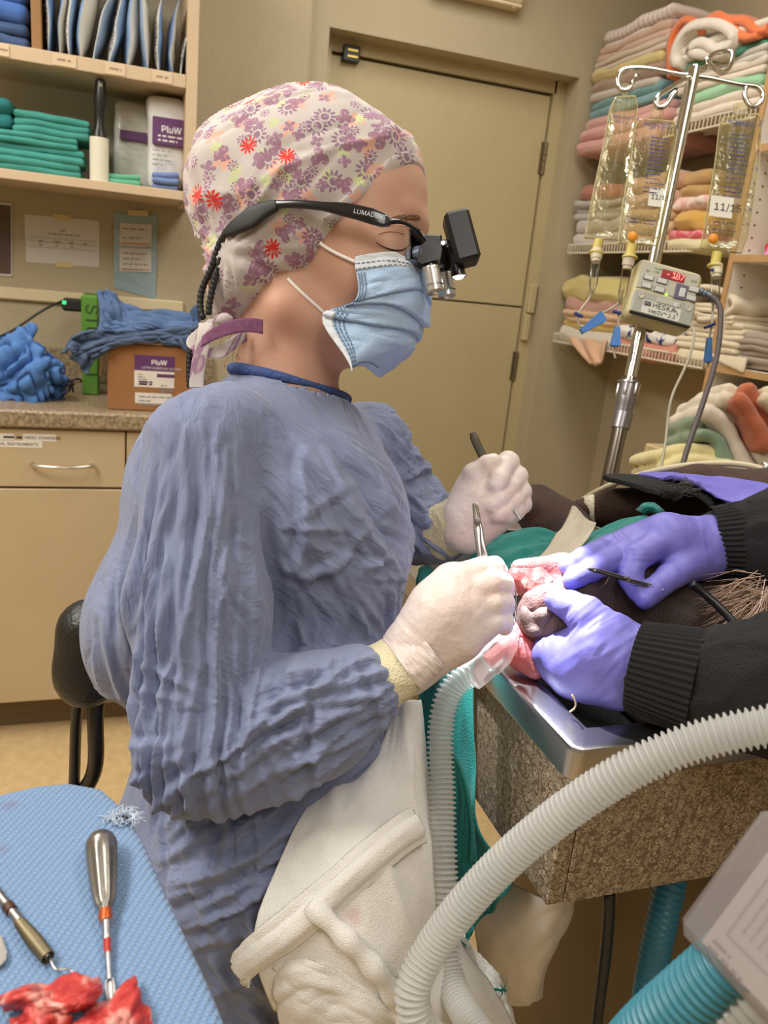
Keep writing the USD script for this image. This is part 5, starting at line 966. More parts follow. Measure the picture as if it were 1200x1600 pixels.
# ---- cap
n_, cvs = 0, []
white = (lin(226, 216, 212), lin(214, 204, 202))
def floral(name, base):
    """printed cotton: rings of petals scattered by cells of the cloth's own uv"""
    N = {'uv': ('uvmap', {'attribute': 'st'}), 'b0': ('noise_texture', {'scale': 9.0, 'detail': 2.0}), 'base': ('mix', {'color1': base, 'color2': tuple(c*.86 for c in base)}), 'p': ('principled_bsdf', {'roughness': 0.85, 'sheen_weight': 0.2})}
    L = [('uv.UV', 'b0.vector'), ('b0.fac', 'base.fac')]; last = 'base.color'
    layers = [  # scale, offset, petals, size, colours, share, ring
        (33, (.31, .77, 0), 5, .36, lin(226, 172, 152), .50, 0), (40, (.9, .13, 0), 6, .30, lin(196, 206, 150), .34, 0), (28, (4.1, .52, 0), 12, .36, lin(146, 112, 138), .52, 1),
        (38, (.15, 3.4, 0), 3, .42, lin(158, 116, 138), .50, 0), (50, (2.7, .4, 0), 9, .33, lin(150, 112, 140), .36, 1), (46, (7.7, 2.2, 0), 4, .34, lin(160, 122, 146), .34, 0), (23, (.6, 6.1, 0), 11, .25, lin(214, 46, 32), .20, 0)]
    for i, (sc, of, pet, size, colr, share, ring) in enumerate(layers):
        k = 'l%d' % i
        N.update({k+'m': ('mapping', {'location': of, 'scale': (sc, sc, sc)}), k+'v': ('voronoi_texture', {'dimensions': '2D', 'scale': 1.0, 'randomness': .8}),
                  k+'s': ('vector_math', {'math_type': 'subtract'}), k+'x': ('separate_xyz', {}), k+'a': ('math', {'math_type': 'arctan2'}),
                  k+'c': ('separate_color', {}), k+'ph': ('math', {'math_type': 'multiply_add', 'value2': pet/2.0}), k+'rp': ('math', {'math_type': 'multiply', 'value2': 6.0}),
                  k+'co': ('math', {'math_type': 'cosine'}), k+'ab': ('math', {'math_type': 'absolute'}), k+'pw': ('math', {'math_type': 'multiply_add', 'value2': size*.62, 'value3': size*.38}),
                  k+'lt': ('math', {'math_type': 'less_than'}), k+'sh': ('math', {'math_type': 'less_than', 'value2': share}), k+'mu': ('math', {'math_type': 'multiply'}), k+'mx': ('mix', {'color2': colr}),
                  k+'nz': ('noise_texture', {'scale': sc*6.0, 'detail': 2.0}), k+'nm': ('map_range', {'from_min': .30, 'from_max': .48, 'to_min': 0.25, 'to_max': 1.0, 'clamp': True}), k+'m2': ('math', {'math_type': 'multiply'})})
        L += [('uv.UV', k+'m.vector'), (k+'m.vector', k+'v.vector'), (k+'m.vector', k+'s.vector1'), (k+'v.position', k+'s.vector2'), (k+'s.vector', k+'x.vector'), (k+'x.y', k+'a.value1'), (k+'x.x', k+'a.value2'),
              (k+'v.color', k+'c.color'), (k+'c.g', k+'rp.value1'), (k+'a.value', k+'ph.value1'), (k+'rp.value', k+'ph.value3'), (k+'ph.value', k+'co.value1'), (k+'co.value', k+'ab.value1'), (k+'ab.value', k+'pw.value1'),
              (k+'v.distance', k+'lt.value1'), (k+'pw.value', k+'lt.value2'), (k+'c.r', k+'sh.value1'), (k+'lt.value', k+'mu.value1'), (k+'sh.value', k+'mu.value2'),
              ('uv.UV', k+'nz.vector'), (k+'nz.fac', k+'nm.value'), (k+'mu.value', k+'m2.value1'), (k+'nm.result', k+'m2.value2')]
        fac = k+'m2.value'
        if ring:
            N.update({k+'g1': ('math', {'math_type': 'subtract', 'value2': size*.42}), k+'g2': ('math', {'math_type': 'absolute'}), k+'g3': ('math', {'math_type': 'greater_than', 'value2': size*.09}), k+'g4': ('math', {'math_type': 'multiply'})})
            L += [(k+'v.distance', k+'g1.value1'), (k+'g1.value', k+'g2.value1'), (k+'g2.value', k+'g3.value1'), (k+'g3.value', k+'g4.value1'), (k+'m2.value', k+'g4.value2')]; fac = k+'g4.value'
        L += [(fac, k+'mx.fac'), (last, k+'mx.color1')]; last = k+'mx.color'
    L += [(last, 'p.base_color')]
    return rawmat(name, N, L, 'p.BSDF')
capm = floral('floral_cotton', lin(204, 194, 190))
capd = union([(hell(478, 306, 0, 168, 158, .097), 0), (hell(592, 268, 0, 70, 62, .066, 36), .02), (hell(394, 316, 0, 96, 122, .090, -14), .02), (hell(408, 425, 0, 72, 86, .078, 30), .02), (hell(376, 470, 0, 36, 40, .052), .015)])
hp, hq = P(662, 264, .785), P(400, 496, .757); hn = unit(np.cross(hq-hp, SV)); hn = hn if hn @ UP < 0 else -hn
def hem_plane(p): return (p-hp.astype(np.float32)) @ hn.astype(np.float32)
low_n, low_p = RT*-.55-UP*.83, P(352, 500, .81)
def cap_sdf(p): return np.maximum(np.maximum(capd(p), hem_plane(p)), (p-low_p) @ low_n)
lo, hi = bounds([P(280, 125, .90), P(680, 520, .72), P(280, 520, .72), P(680, 125, .90)], .03)
v, f = nets(cap_sdf, lo, hi, .0032); v = relax(v, f, 2); n = vnorm(v, f)
def cap_relief(p, n):
    x, y, d = to_px(p); h = .006*(fbm(p/.055, 3, 21)-.5)
    gx, gy = x-352, y-395; an = np.arctan2(gy, gx); r = np.hypot(gx, gy)
    g = (1-np.abs(2*noise(np.stack([an*5.5, r/160, (p @ SV)*14], 1), 23)-1))**1.5
    h += .010*(g-.4)*np.exp(-(r/130)**2)*(1-np.exp(-(r/25)**2))
    h += .007*(creases(p, RT*.9+UP*.55, .16, .045, 24)-.45)*smooth01(420, 300, y)
    return h*smooth01(0, .012, -hem_plane(p))
v = v + n*cap_relief(v, n)[:, None]
def cap_uv(p):                                                 # unrolled about the sideways axis, so the print keeps its size round the crown
    q = p - M(470, 320); a = q @ AXH[0]; u = q @ UP; s = q @ SV; r = np.sqrt(a*a+u*u)+1e-9
    th = np.arctan2(r, np.abs(s)*1.0+1e-9)*.115
    return np.stack([a/r*th, u/r*th], 1) + np.where(s > 0, .5, 0)[:, None]
part(surgeon, 'cap', (v, f), capm, True, uv=cap_uv(v), label='white surgical cap printed with purple and red flowers')
def hem_sdf(p): h = hem_plane(p); return np.maximum(np.maximum(np.maximum(capd(p)-.0016, h-.0006), -(h+.0085)), (p-low_p) @ low_n)
v, f = nets(hem_sdf, lo, hi, .0022); v = relax(v, f, 1)
hem = part(surgeon, 'cap_hem', (v, f), capm, True, uv=cap_uv(v))
def ribbon(path, wv, w, n=60, t=.0012, uvs=6):
    c = spline(path, n); wv = np.asarray(wv, float)
    wv = np.broadcast_to(wv, (n, 3)) if wv.ndim == 1 else np.stack([np.interp(np.linspace(0, 1, n), np.linspace(0, 1, len(wv)), wv[:, i]) for i in range(3)], 1)
    g = c[:, None] + np.linspace(-.5, .5, 6)[None, :, None]*w*wv[:, None]
    p = g.reshape(-1, 3); f = grid_faces(n, 6); return thicken(p, f, vnorm(p, f), n, 6, t)
purp = mat('purple_lining', lin(112, 62, 98), 0.85, var=(lin(132, 84, 116), 160., 2.0))
tie = ribbon([P(352, 496, .765), P(322, 504, .762), P(303, 522, .757), P(300, 540, .752), P(318, 553, .75), P(342, 550, .752), P(362, 538, .757), P(385, 524, .765)], [RT*.2+UP*.9+FWD*.3, RT*.8+UP*.5+FWD*.3, RT*.6-UP*.8, RT*.1-UP*1.], .012)
part(surgeon, 'cap_tie', tie, capm, True, uv=cap_uv(np.array(tie.vertices)))
part(surgeon, 'cap_tie', ribbon([P(304, 543, .748), P(325, 527, .744), P(352, 514, .744), P(385, 508, .746), P(411, 511, .75)], [UP*.9+RT*.4, UP, UP], .0135), purp, True, label='purple lining side of the cap tie')
t2 = ribbon([P(322, 505, .752), P(317, 535, .745), P(310, 570, .747), P(307, 606, .75)], RT, .0135)
part(surgeon, 'cap_tie', t2, capm, True, uv=cap_uv(np.array(t2.vertices)))
part(surgeon, 'cap_knot', lathe(P(350, 502, .765)-RT*.008, RT+UP*.2, [(0, .001), (.003, .005), (.008, .0065), (.013, .0055), (.017, .001)], 14), mat('cap_white', lin(196, 182, 180), .85), True)
# stray hair at the nape
hs = []
for i in range(70):
    a = P(362+50*rng.random(), 506+20*rng.random(), .79+.02*rng.random()); b = a + RT*rng.normal(-.004, .006) - UP*(.018+.02*rng.random()) - FWD*rng.normal(.0, .004)
    hs.append(tube(spline([a, (a+b)/2+RT*rng.normal(0, .003), b], 6), [.0004]*6, 4))
part(surgeon, 'nape_hair', join(*hs), mat('blonde_hair', lin(176, 140, 92), 0.5), True, kind='stuff')

# ---- mask
rows = [((555, 401), (653, 418)), ((557, 430), (670, 442)), ((558, 464), (673, 464)), ((534, 478), (669, 502)), ((503, 494), (652, 536)), ((522, 534), (634, 554)), ((549, 580), (584, 584))]
us = -np.cos(np.linspace(0, np.pi, 13)); ctrl = []
for (ex, ey), (mx, my) in rows:
    r = []
    for u in us:
        g = (1-abs(u)**2.4)**.62; off = .070*np.sign(u)*abs(u)**.9; r.append((P(ex, ey, MD(ex)-.069)+SVH*(off+.070))*(1-g) + (M(mx, my)+SV*off)*g)
    ctrl.append(r)
def mask_relief(p, n, v, u):
    fade = np.clip(1.15-np.abs(2*u-1)*.4, 0, 1); h = 0
    for v0, a in ((.36, .0035), (.50, .0045), (.64, .004)):
        t = v-v0-.03*np.sin(u*9+v0*20); h = h + a*np.where(t > 0, np.exp(-t/.07), -.25*np.exp(t/.03))
    return h*fade + .0028*(fbm(np.stack([u*10, v*9, 0*u], 1), 3, 31)-.5) + .0015*(1-np.abs(2*noise(np.stack([u*8+v*5, v*14, 0*u], 1), 33)-1))
MU, MV = 110, 120
mp, mf, mn = sheet(ctrl, MV, MU, 0, mask_relief, raw=True)
mp = mp - mn*0
if ((mn[MV//2*MU + MU//4]) @ FWD) > 0: mn = -mn
G, GN = mp.reshape(MV, MU, 3), mn.reshape(MV, MU, 3)
def slab(r0, r1, c0, c1, off, t):
    g = (G + GN*off)[r0:r1, c0:c1]; q = g.reshape(-1, 3); ff = grid_faces(r1-r0, c1-c0); nn = vnorm(q, ff); return thicken(q, ff, nn, r1-r0, c1-c0, t)
mblue = mat('mask_blue', lin(180, 208, 240), 0.8, var=(lin(168, 198, 234), 30., 2.), bump=(700., .0008, 2.), sheen_weight=.2, subsurface_weight=.0)
mwhite = mat('mask_white', lin(222, 228, 236), 0.8, bump=(700., .0006, 2.))
maskp = part(surgeon, 'mask', slab(0, MV, 0, MU, 0, .0014), mblue, True, label='pale blue pleated surgical mask')
part(maskp, 'top_band', slab(0, 17, 0, MU, .0006, .0016), mwhite, True)
part(maskp, 'side_band', slab(72, MV, 0, 7, .0006, .0018), mwhite, True)
part(maskp, 'side_band', slab(72, MV, MU-7, MU, .0006, .0018), mwhite, True)
st = []
def dots(r0, r1, c0, c1, n):
    for t in np.linspace(0, 1, n):
        i, j = int(round(r0+(r1-r0)*t)), int(round(c0+(c1-c0)*t)); q, nn = G[i, j]+GN[i, j]*.0016, GN[i, j]
        tdir = unit(G[min(i+1, MV-1), min(j+1, MU-1)]-G[i, j]); b = unit(np.cross(nn, tdir)); tdir = np.cross(b, nn)
        st.append(obox(q, tdir*.0007, b*.0005, nn*.0002))
dots(10, 10, 1, 52, 34); dots(15, 15, 1, 52, 34)
for c in (2, 4, 6): dots(19, 68, c, c, 26); dots(74, 117, c+5, c+5, 30)
dots(116, 116, 8, 50, 26)
part(maskp, 'ultrasonic_weld', join(*st), mat('weld_grey', lin(96, 116, 138), .8), False, kind='stuff')
loopm = mat('elastic_white', lin(232, 226, 220), .8)
for a in ([P(556, 410, .762), P(538, 402, .742), P(518, 392, .735), P(500, 380, .73)], [P(512, 494, .757), P(492, 476, .747), P(470, 456, .742), P(450, 436, .73)]):
    part(maskp, 'ear_loop', tube(spline(onto(union([(_bd, 0), (cap_sdf, 0)]), a, off=.0015), 20), .0017, 8), loopm, True)

# ---- gloved hands
latex = mat('latex_cream', lin(236, 226, 222), 0.42, var=(lin(230, 208, 200), 26., 2.), bump=(120., .0014, 3.), subsurface_weight=.12, subsurface_radius=(1, .5, .35), subsurface_scale=.004)
knit = mat('knit_cuff', lin(222, 212, 176), 0.85, bump=(500., .002, 2.))
def hand_mesh(palm, fingers, kp=.012, kf=.0035, h=.0019, relief=None, pad=.022):
    items = [(pcone(a[:3], b[:3], a[3], b[3]), kp) for a, b in palm]; pts = [P(*q[:3]) for ab in palm for q in ab]
    base = union(items); fs = []
    for ch in fingers:
        its = [(pcone(a[:3], b[:3], a[3], b[3]), .003) for a, b in zip(ch[:-1], ch[1:])]; pts += [P(*q[:3]) for q in ch]
        fs.append(union(its))
    def sd(p):
        d = base(p); e = None
        for g in fs:
            q = g(p); e = q if e is None else smin(e, q, kf)
        return smin(d, e, .007)
    lo, hi = bounds(pts, pad + .012)
    v, f = nets(sd, lo, hi, h); v = relax(v, f, 2)
    if relief is not None: n = vnorm(v, f); v = v + n*relief(v, n)[:, None]
    return (v, f), sd
def glove_relief(c, ax, amp=.0016, s=40):
    c = P(*c); ax = unit(ax)
    def r(p, n):
        w = np.exp(-(np.linalg.norm(p-c, axis=1)/.035)**2)
        q = (p-c); g = (q @ ax)[:, None]*ax
        return w*amp*(1-np.abs(2*noise((g/.006 + (q-g)/.05) + 9, s)-1)) + .0007*(noise(p/.010, s+1)-.5)
    return r
# her right hand: the back of a fist round the needle holder
palmR = [((632, 1032, .715, .026), (690, 958, .712, .031)), ((640, 1048, .715, .021), (716, 996, .712, .021)), ((640, 1010, .722, .020), (708, 915, .722, .022)), ((690, 958, .712, .028), (728, 955, .715, .022)), ((716, 996, .712, .019), (752, 982, .716, .013))]
fingR = [[(706, 915, .722, .0135), (752, 890, .728, .0115), (772, 886, .738, .0100), (776, 902, .755, .0088), (764, 908, .762, .008)],
         [(718, 930, .714, .0135), (768, 912, .718, .0112), (786, 912, .726, .0098), (790, 926, .746, .0085)],
         [(728, 958, .712, .0130), (772, 942, .716, .0108), (788, 942, .724, .0095), (790, 952, .744, .0085)],
         [(734, 985, .712, .0120), (772, 972, .716, .0100), (788, 970, .724, .0088), (788, 980, .744, .008)],
         [(672, 935, .745, .014), (718, 900, .752, .0125), (756, 886, .757, .0105), (780, 892, .758, .0085)]]
mR, sR = hand_mesh(palmR, fingR, relief=glove_relief((640, 1030, .70), P(700, 960, .7)-P(632, 1032, .7)))
gloveR = part(surgeon, 'glove', mR, latex, True, label='cream latex glove on the hand nearer the camera')
# rolled glove cuff and knitted gown cuff under it
def cuff_mesh(a, b, ra, rb, n=34, sides=56, ex=(1.0, .78), s=50, amp=.0018, stretch=(60, 3)):
    c = np.linspace(0, 1, n)[:, None]*(P(*b)-P(*a)) + P(*a); t, u, w = frames(c); an = np.arange(sides)*2*np.pi/sides; r = ra + (rb-ra)*np.linspace(0, 1, n)
    ns = noise(np.stack(np.broadcast_arrays(stretch[0]*np.linspace(0, 1, n)[:, None]/8, np.cos(an)[None]*stretch[1], np.sin(an)[None]*stretch[1]), -1), s)
    rr = r[:, None] + amp*(1-np.abs(2*ns-1))
    v = c[:, None] + rr[..., None]*(ex[0]*np.cos(an)[None, :, None]*u[:, None] + ex[1]*np.sin(an)[None, :, None]*w[:, None])
    v = v.reshape(-1, 3); return trimesh.Trimesh(v, grid_faces(n, sides, True), process=False)
part(gloveR, 'glove_cuff', cuff_mesh((556, 1082, .702), (640, 1030, .713), .0375, .0305), knit, True, label='yellowish cream cuff of the glove')
part(gloveR, 'cuff_wrinkles', cuff_mesh((628, 1036, .711), (668, 1006, .713), .0325, .0305, s=53, amp=.0028, stretch=(70, 2)), latex, True)
# her left hand: palm towards the camera, forceps between thumb and index
palmL = [((716, 828, .925, .024), (748, 778, .915, .028)), ((735, 838, .925, .020), (785, 800, .920, .020)), ((725, 800, .920, .022), (745, 752, .918, .020)), ((745, 790, .922, .026), (790, 762, .935, .022))]
fingL = [[(735, 770, .912, .0155), (742, 742, .905, .0140), (762, 726, .900, .0115), (771, 721, .899, .0095)],
         [(782, 750, .938, .0150), (794, 722, .930, .0130), (788, 728, .908, .0120), (780, 748, .892, .0110), (775, 758, .889, .0098)],
         [(795, 760, .940, .0150), (808, 744, .930, .0125), (796, 760, .906, .0120), (778, 780, .892, .0112), (770, 788, .890, .0098)],
         [(800, 780, .938, .0140), (814, 768, .928, .0122), (802, 782, .906, .0115), (786, 798, .895, .0105), (779, 803, .893, .0095)],
         [(802, 795, .934, .0130), (816, 788, .925, .0110), (806, 798, .908, .0105), (794, 806, .899, .0092)]]
mL, sL = hand_mesh(palmL, fingL, relief=glove_relief((722, 815, .92), RT-UP, .001))
gloveL = part(surgeon, 'glove', mL, latex, True, label='cream latex glove on the hand farther from the camera')
part(gloveL, 'glove_cuff', cuff_mesh((684, 836, .955), (735, 804, .925), .037, .031, ex=(1.0, .9), s=55), knit, True, label='yellowish cream cuff of the glove')

# ---- trousers and shoes under the gown
trs = []
for a, b in ((P(620, 1390, .81), P(600, 1500, .86)), (P(650, 1360, .95), P(640, 1500, .98))): trs.append((a, V(b[0], b[1], .12)))
v, f = nets(union([(cone(a, b, .062, .058), 0) for a, b in trs]), *bounds([q for t in trs for q in t], .075), .006)
part(surgeon, 'trousers', (v, f), mat('scrub_navy', lin(40, 52, 84), .85, bump=(60., .006, 3., (1, 1, .3))), True)
for a, b in trs:
    v, f = nets(union([(cone(b+V(-.03, .01, -.07), b+V(.13, -.045, -.085), .040, .032), .0)]), *bounds([b, b+V(.2, -.06, -.12), b+V(-.08, .05, -.12)], .03), .006)
    part(surgeon, 'shoe', (v, f), mat('clog_grey', lin(70, 70, 74), .5), True)
# ------------------------------------------------------------------ wet table with steel rim, laminate sides
TX0, TX1, TY0, TY1, TZ, TB = .363, 1.62, .491, 1.12, .963, .800
steel = mat('brushed_steel', lin(196, 194, 196), 0.28, 1.0, bump=(220., .00012, 2., (1, 1, 6)))
steel_d = mat('worn_steel', lin(150, 148, 148), 0.36, 1.0, bump=(160., .0002, 3.))
def ring_laminate(name, base, base2, ringc, sc):
    N = {'tc': ('texture_coordinate', {}), 'v': ('voronoi_texture', {'scale': sc, 'randomness': 1.0}), 'v2': ('voronoi_texture', {'scale': sc*1.7, 'randomness': 1.0}), 'n': ('noise_texture', {'scale': sc*.6, 'detail': 3.}),
         's': ('math', {'math_type': 'subtract', 'value2': .36}), 'a': ('math', {'math_type': 'absolute'}), 'm': ('map_range', {'from_min': .02, 'from_max': .13, 'to_min': 1., 'to_max': 0., 'clamp': True}),
         's2': ('math', {'math_type': 'subtract', 'value2': .38}), 'a2': ('math', {'math_type': 'absolute'}), 'm2': ('map_range', {'from_min': .03, 'from_max': .16, 'to_min': .55, 'to_max': 0., 'clamp': True}),
         'sc': ('separate_color', {}), 'gt': ('math', {'math_type': 'multiply'}), 'mx': ('math', {'math_type': 'maximum'}), 'c0': ('mix', {'color1': base, 'color2': base2}), 'c1': ('mix', {'color2': ringc}), 'p': ('principled_bsdf', {'roughness': .42})}
    L = [('tc.object', 'v.vector'), ('tc.object', 'v2.vector'), ('tc.object', 'n.vector'), ('v.distance', 's.value1'), ('s.value', 'a.value1'), ('a.value', 'm.value'), ('v2.distance', 's2.value1'), ('s2.value', 'a2.value1'), ('a2.value', 'm2.value'),
         ('v.color', 'sc.color'), ('m.result', 'gt.value1'), ('sc.r', 'gt.value2'), ('gt.value', 'mx.value1'), ('m2.result', 'mx.value2'), ('n.fac', 'c0.fac'), ('c0.color', 'c1.color1'), ('mx.value', 'c1.fac'), ('c1.color', 'p.base_color')]
    return rawmat(name, N, L, 'p.BSDF')
lam = ring_laminate('ring_laminate', lin(98, 80, 62), lin(132, 114, 92), lin(206, 192, 166), 170.)
table = thing('treatment_table', 'veterinary wet treatment table with polished steel rim and grey-brown speckled laminate sides', 'table', ((TX0+TX1)/2, (TY0+TY1)/2, 0))
RW = .034
def loops(specs, x0, x1, y0, y1, rad=.012, seg=5):
    """surface through rounded rectangles; specs: (inset, z)"""
    vs = []
    for ins, z in specs:
        r = max(rad-ins, .002); c = []
        for cx, cy, a0 in ((x1-ins-r, y1-ins-r, 0), (x0+ins+r, y1-ins-r, 90), (x0+ins+r, y0+ins+r, 180), (x1-ins-r, y0+ins+r, 270)):
            for k in range(seg+1): t = math.radians(a0+90*k/seg); c.append((cx+r*math.cos(t), cy+r*math.sin(t), z))
        vs.append(c)
    v = np.array(vs).reshape(-1, 3); return trimesh.Trimesh(v, grid_faces(len(specs), 4*(seg+1), True), process=False)
part(table, 'rim', loops([(.001, TZ-.032), (0, TZ-.030), (0, TZ-.005), (.0015, TZ-.0015), (.005, TZ), (RW-.004, TZ), (RW-.001, TZ-.002), (RW, TZ-.006), (RW, TZ-.05)], TX0, TX1, TY0, TY1), steel, 40)
part(table, 'end_panel', box((TX0+.003, TY0+.004, TB), (TX0+.02, TY1-.004, TZ-.030), .001), lam)
part(table, 'front_panel', box((TX0+.0205, TY0+.003, TB), (TX1-.004, TY0+.02, TZ-.030), .001), lam)
part(table, 'back_panel', box((TX0+.0205, TY1-.02, TB), (TX1-.004, TY1-.003, TZ-.030)), lam)
part(table, 'underside', box((TX0+.02, TY0+.02, TB+.004), (TX1-.02, TY1-.02, TB+.012)), mat('under_brown', lin(70, 56, 40), .8))
part(table, 'basin', join(box((TX0+RW, TY0+RW, TZ-.115), (TX1-RW, TY1-RW, TZ-.11)), *[box(a, b) for a, b in (((TX0+RW-.002, TY0+RW, TZ-.115), (TX0+RW, TY1-RW, TZ-.01)), ((TX0+RW, TY0+RW-.002, TZ-.115), (TX1-RW, TY0+RW, TZ-.01)), ((TX0+RW, TY1-RW, TZ-.115), (TX1-RW, TY1-RW+.002, TZ-.01)))]), steel_d)
part(table, 'pedestal', box((.60, .66, .0), (1.55, .96, TB+.004), .01), mat('pedestal_tan', lin(122, 102, 70), .6, var=(lin(106, 88, 60), 6., 2.)))
part(table, 'pedestal_foot', box((.57, .63, .0), (1.58, .99, .05), .008), mat('foot_dark', lin(74, 62, 46), .7))
blackpad = solo('rubber_mat', box((TX0+RW+.006, TY0+RW+.006, TZ-.034), (TX1-.2, TY1-.06, TZ-.022), .004), mat('black_rubber', (.008, .008, .009), .6, bump=(300., .001, 2.)), 'black rubber mat lying inside the steel rim of the table', 'mat')
gs = thing('grate_bar', 'steel grate bar with rivets lying on the black mat beside the purple glove', 'grate bar', P(985, 1060, .72))
ga, gb = onZ(962, 1085, TZ-.018), onZ(1012, 1126, TZ-.018)
gd = unit(gb-ga); gn = unit(np.cross(V(0, 0, 1), gd))
part(gs, 'bar', obox((ga+gb)/2, gd*np.linalg.norm(gb-ga)/2, gn*.012, V(0, 0, .002), .001), steel)
for t in (.25, .5, .75):
    part(gs, 'rivet', lathe(ga+(gb-ga)*t+V(0, 0, .001), (0, 0, 1), [(0, .004), (.002, .0035), (.003, .0)], 10), steel_d)

# ------------------------------------------------------------------ the dog lying on the table
dog = thing('dog', 'dark brown dog with grey muzzle lying anaesthetised on the table with its mouth held open', 'dog', P(1050, 960, .88))
furd = mat('dark_fur', lin(50, 32, 24), .8, var=(lin(34, 24, 20), 38., 1.8, 6.), bump=(260., .004, 4., (.25, 1, 1)), sheen_weight=.25, sheen_roughness=.5)
dog_sdf = union([
    (pell(1000, 968, .895, 80, 66, .058), 0), (cone(P(965, 955, .865), P(868, 962, .80), .040, .034), .03),
    (pell(850, 978, .785, 36, 27, .024, -10), .012), (pell(822, 965, .79, 14, 24, .02), .008), (cone(P(846, 936, .785), P(905, 932, .80), .014, .020), .014), (cone(P(826, 946, .788), P(880, 952, .78), .008, .014), .008),
    (cone(P(980, 905, .85), P(880, 886, .815), .026, .013), .02), (cone(P(880, 886, .815), P(812, 888, .80), .013, .010), .01),
    (cone(P(1010, 985, .90), P(1180, 1020, .91), .068, .100), .05), (pell(1290, 950, .97, 200, 150, .14), .06), (cone(P(1075, 968, .835), P(1040, 1000, .835), .016, .012), .012),
])
def dog_cut(p): return dog_sdf(p)
lo, hi = bounds([P(800, 860, .86), P(800, 1010, .74), P(1420, 820, 1.05), P(1420, 1100, .80), P(1100, 1110, .74)], .05)
v, f = nets(dog_cut, lo, hi, .0042); v = relax(v, f, 2); n = vnorm(v, f)
x, y, d = to_px(v)
rel = .0022*(fbm(v/.02, 3, 61)-.5) + .0035*np.exp(-((x-850)/45)**2-((y-945)/40)**2)*(1-np.abs(2*noise(v/.012, 62)-1)) - .006*np.exp(-((x-848)/6)**2-((y-972)/9)**2) - .006*np.exp(-((x-830)/5)**2-((y-962)/7)**2)
v = v + n*rel[:, None]
def dogmat():
    N = {'uv': ('uvmap', {'attribute': 'st'}), 'sx': ('separate_xyz', {}), 'tc': ('texture_coordinate', {}), 'n': ('noise_texture', {'scale': 30., 'detail': 6.}), 'r': ('map_range', {'from_min': .3, 'from_max': .7, 'clamp': True}), 'c0': ('mix', {'color1': lin(58, 36, 27), 'color2': lin(36, 23, 18)}),
         'c1': ('mix', {'color2': lin(142, 114, 108)}), 'c2': ('mix', {'color2': lin(150, 74, 76)}), 'b1': ('noise_texture', {'scale': 420., 'detail': 3.}), 'b': ('bump', {'distance': .0012, 'strength': 1.}), 'p': ('principled_bsdf', {'roughness': .6, 'sheen_weight': .06, 'sheen_roughness': .5})}
    L = [('uv.UV', 'sx.vector'), ('tc.object', 'n.vector'), ('n.fac', 'r.value'), ('r.result', 'c0.fac'), ('c0.color', 'c1.color1'), ('sx.x', 'c1.fac'), ('c1.color', 'c2.color1'), ('sx.y', 'c2.fac'), ('c2.color', 'p.base_color'), ('tc.object', 'b1.vector'), ('b1.fac', 'b.height'), ('b.normal', 'p.normal')]
    return rawmat('dog_coat', N, L, 'p.BSDF')
muz = np.clip(1.25*smooth01(905, 868, x)+0*y, 0, 1)*smooth01(1040, 990, y)*(.75+.25*noise(v/.01, 66))
pk = np.exp(-((y-(893+0*x))/15)**2)*smooth01(905, 870, x) + .55*np.exp(-((x-862)/36)**2-((y-938)/13)**2)
part(dog, 'body', (v, f), dogmat(), True, uv=np.stack([np.clip(muz, 0, 1)*.75, np.clip(pk, 0, 1)], 1))
gum = mat('gum_pink', lin(190, 112, 108), .25, var=(lin(126, 44, 48), 90., 2.2), bump=(140., .002, 3.), subsurface_weight=.2, subsurface_scale=.004)
gsd = union([(cone(P(812, 914, .797), P(885, 915, .81), .012, .014), 0), (cone(P(806, 902, .795), P(840, 895, .80), .010, .009), .01), (cone(P(840, 922, .79), P(900, 922, .80), .012, .012), .01)])
gv, gf = nets(gsd, *bounds([P(800, 885, .79), P(905, 935, .82)], .03), .0022); gn_ = vnorm(gv, gf); gv = gv + gn_*(.004*(fbm(gv/.012, 3, 63)-.5))[:, None]
part(dog, 'gums', (gv, gf), gum, True, label='pink open mouth with bloodied gums')
teeth = mat('tooth', lin(236, 226, 200), .25)
for (tx, ty, a, l) in ((818, 905, 20, .009), (838, 900, 5, .008), (858, 902, -5, .008), (876, 905, -10, .007)):
    part(dog, 'tooth', lathe(P(tx, ty, .786), -UP+RT*math.tan(math.radians(a))*.4-FWD*.3, [(0, .0), (.001, .0034), (l*.5, .003), (l, .0008)], 10), teeth, True)
part(dog, 'tongue', nets(union([(cone(P(806, 995, .792), P(816, 1022, .782), .016, .015), 0), (cone(P(816, 1022, .782), P(836, 1046, .772), .015, .010), .01)]), *bounds([P(800, 990, .78), P(840, 1050, .79)], .03), .0025), mat('tongue_pink', lin(186, 104, 108), .35, bump=(200., .001, 3.), subsurface_weight=.3, subsurface_scale=.006), True)
part(dog, 'nose', nets(union([(pell(849, 962, .769, 17, 15, .010, -25), 0), (pell(838, 985, .771, 16, 11, .010, -10), .007), (pell(822, 968, .776, 10, 22, .009, -8), .007)]), *bounds([P(836, 970, .772)], .035), .0018), mat('nose_leather', lin(124, 102, 96), .55, bump=(400., .0006, 2.)), True, label='wrinkled dark grey nose')
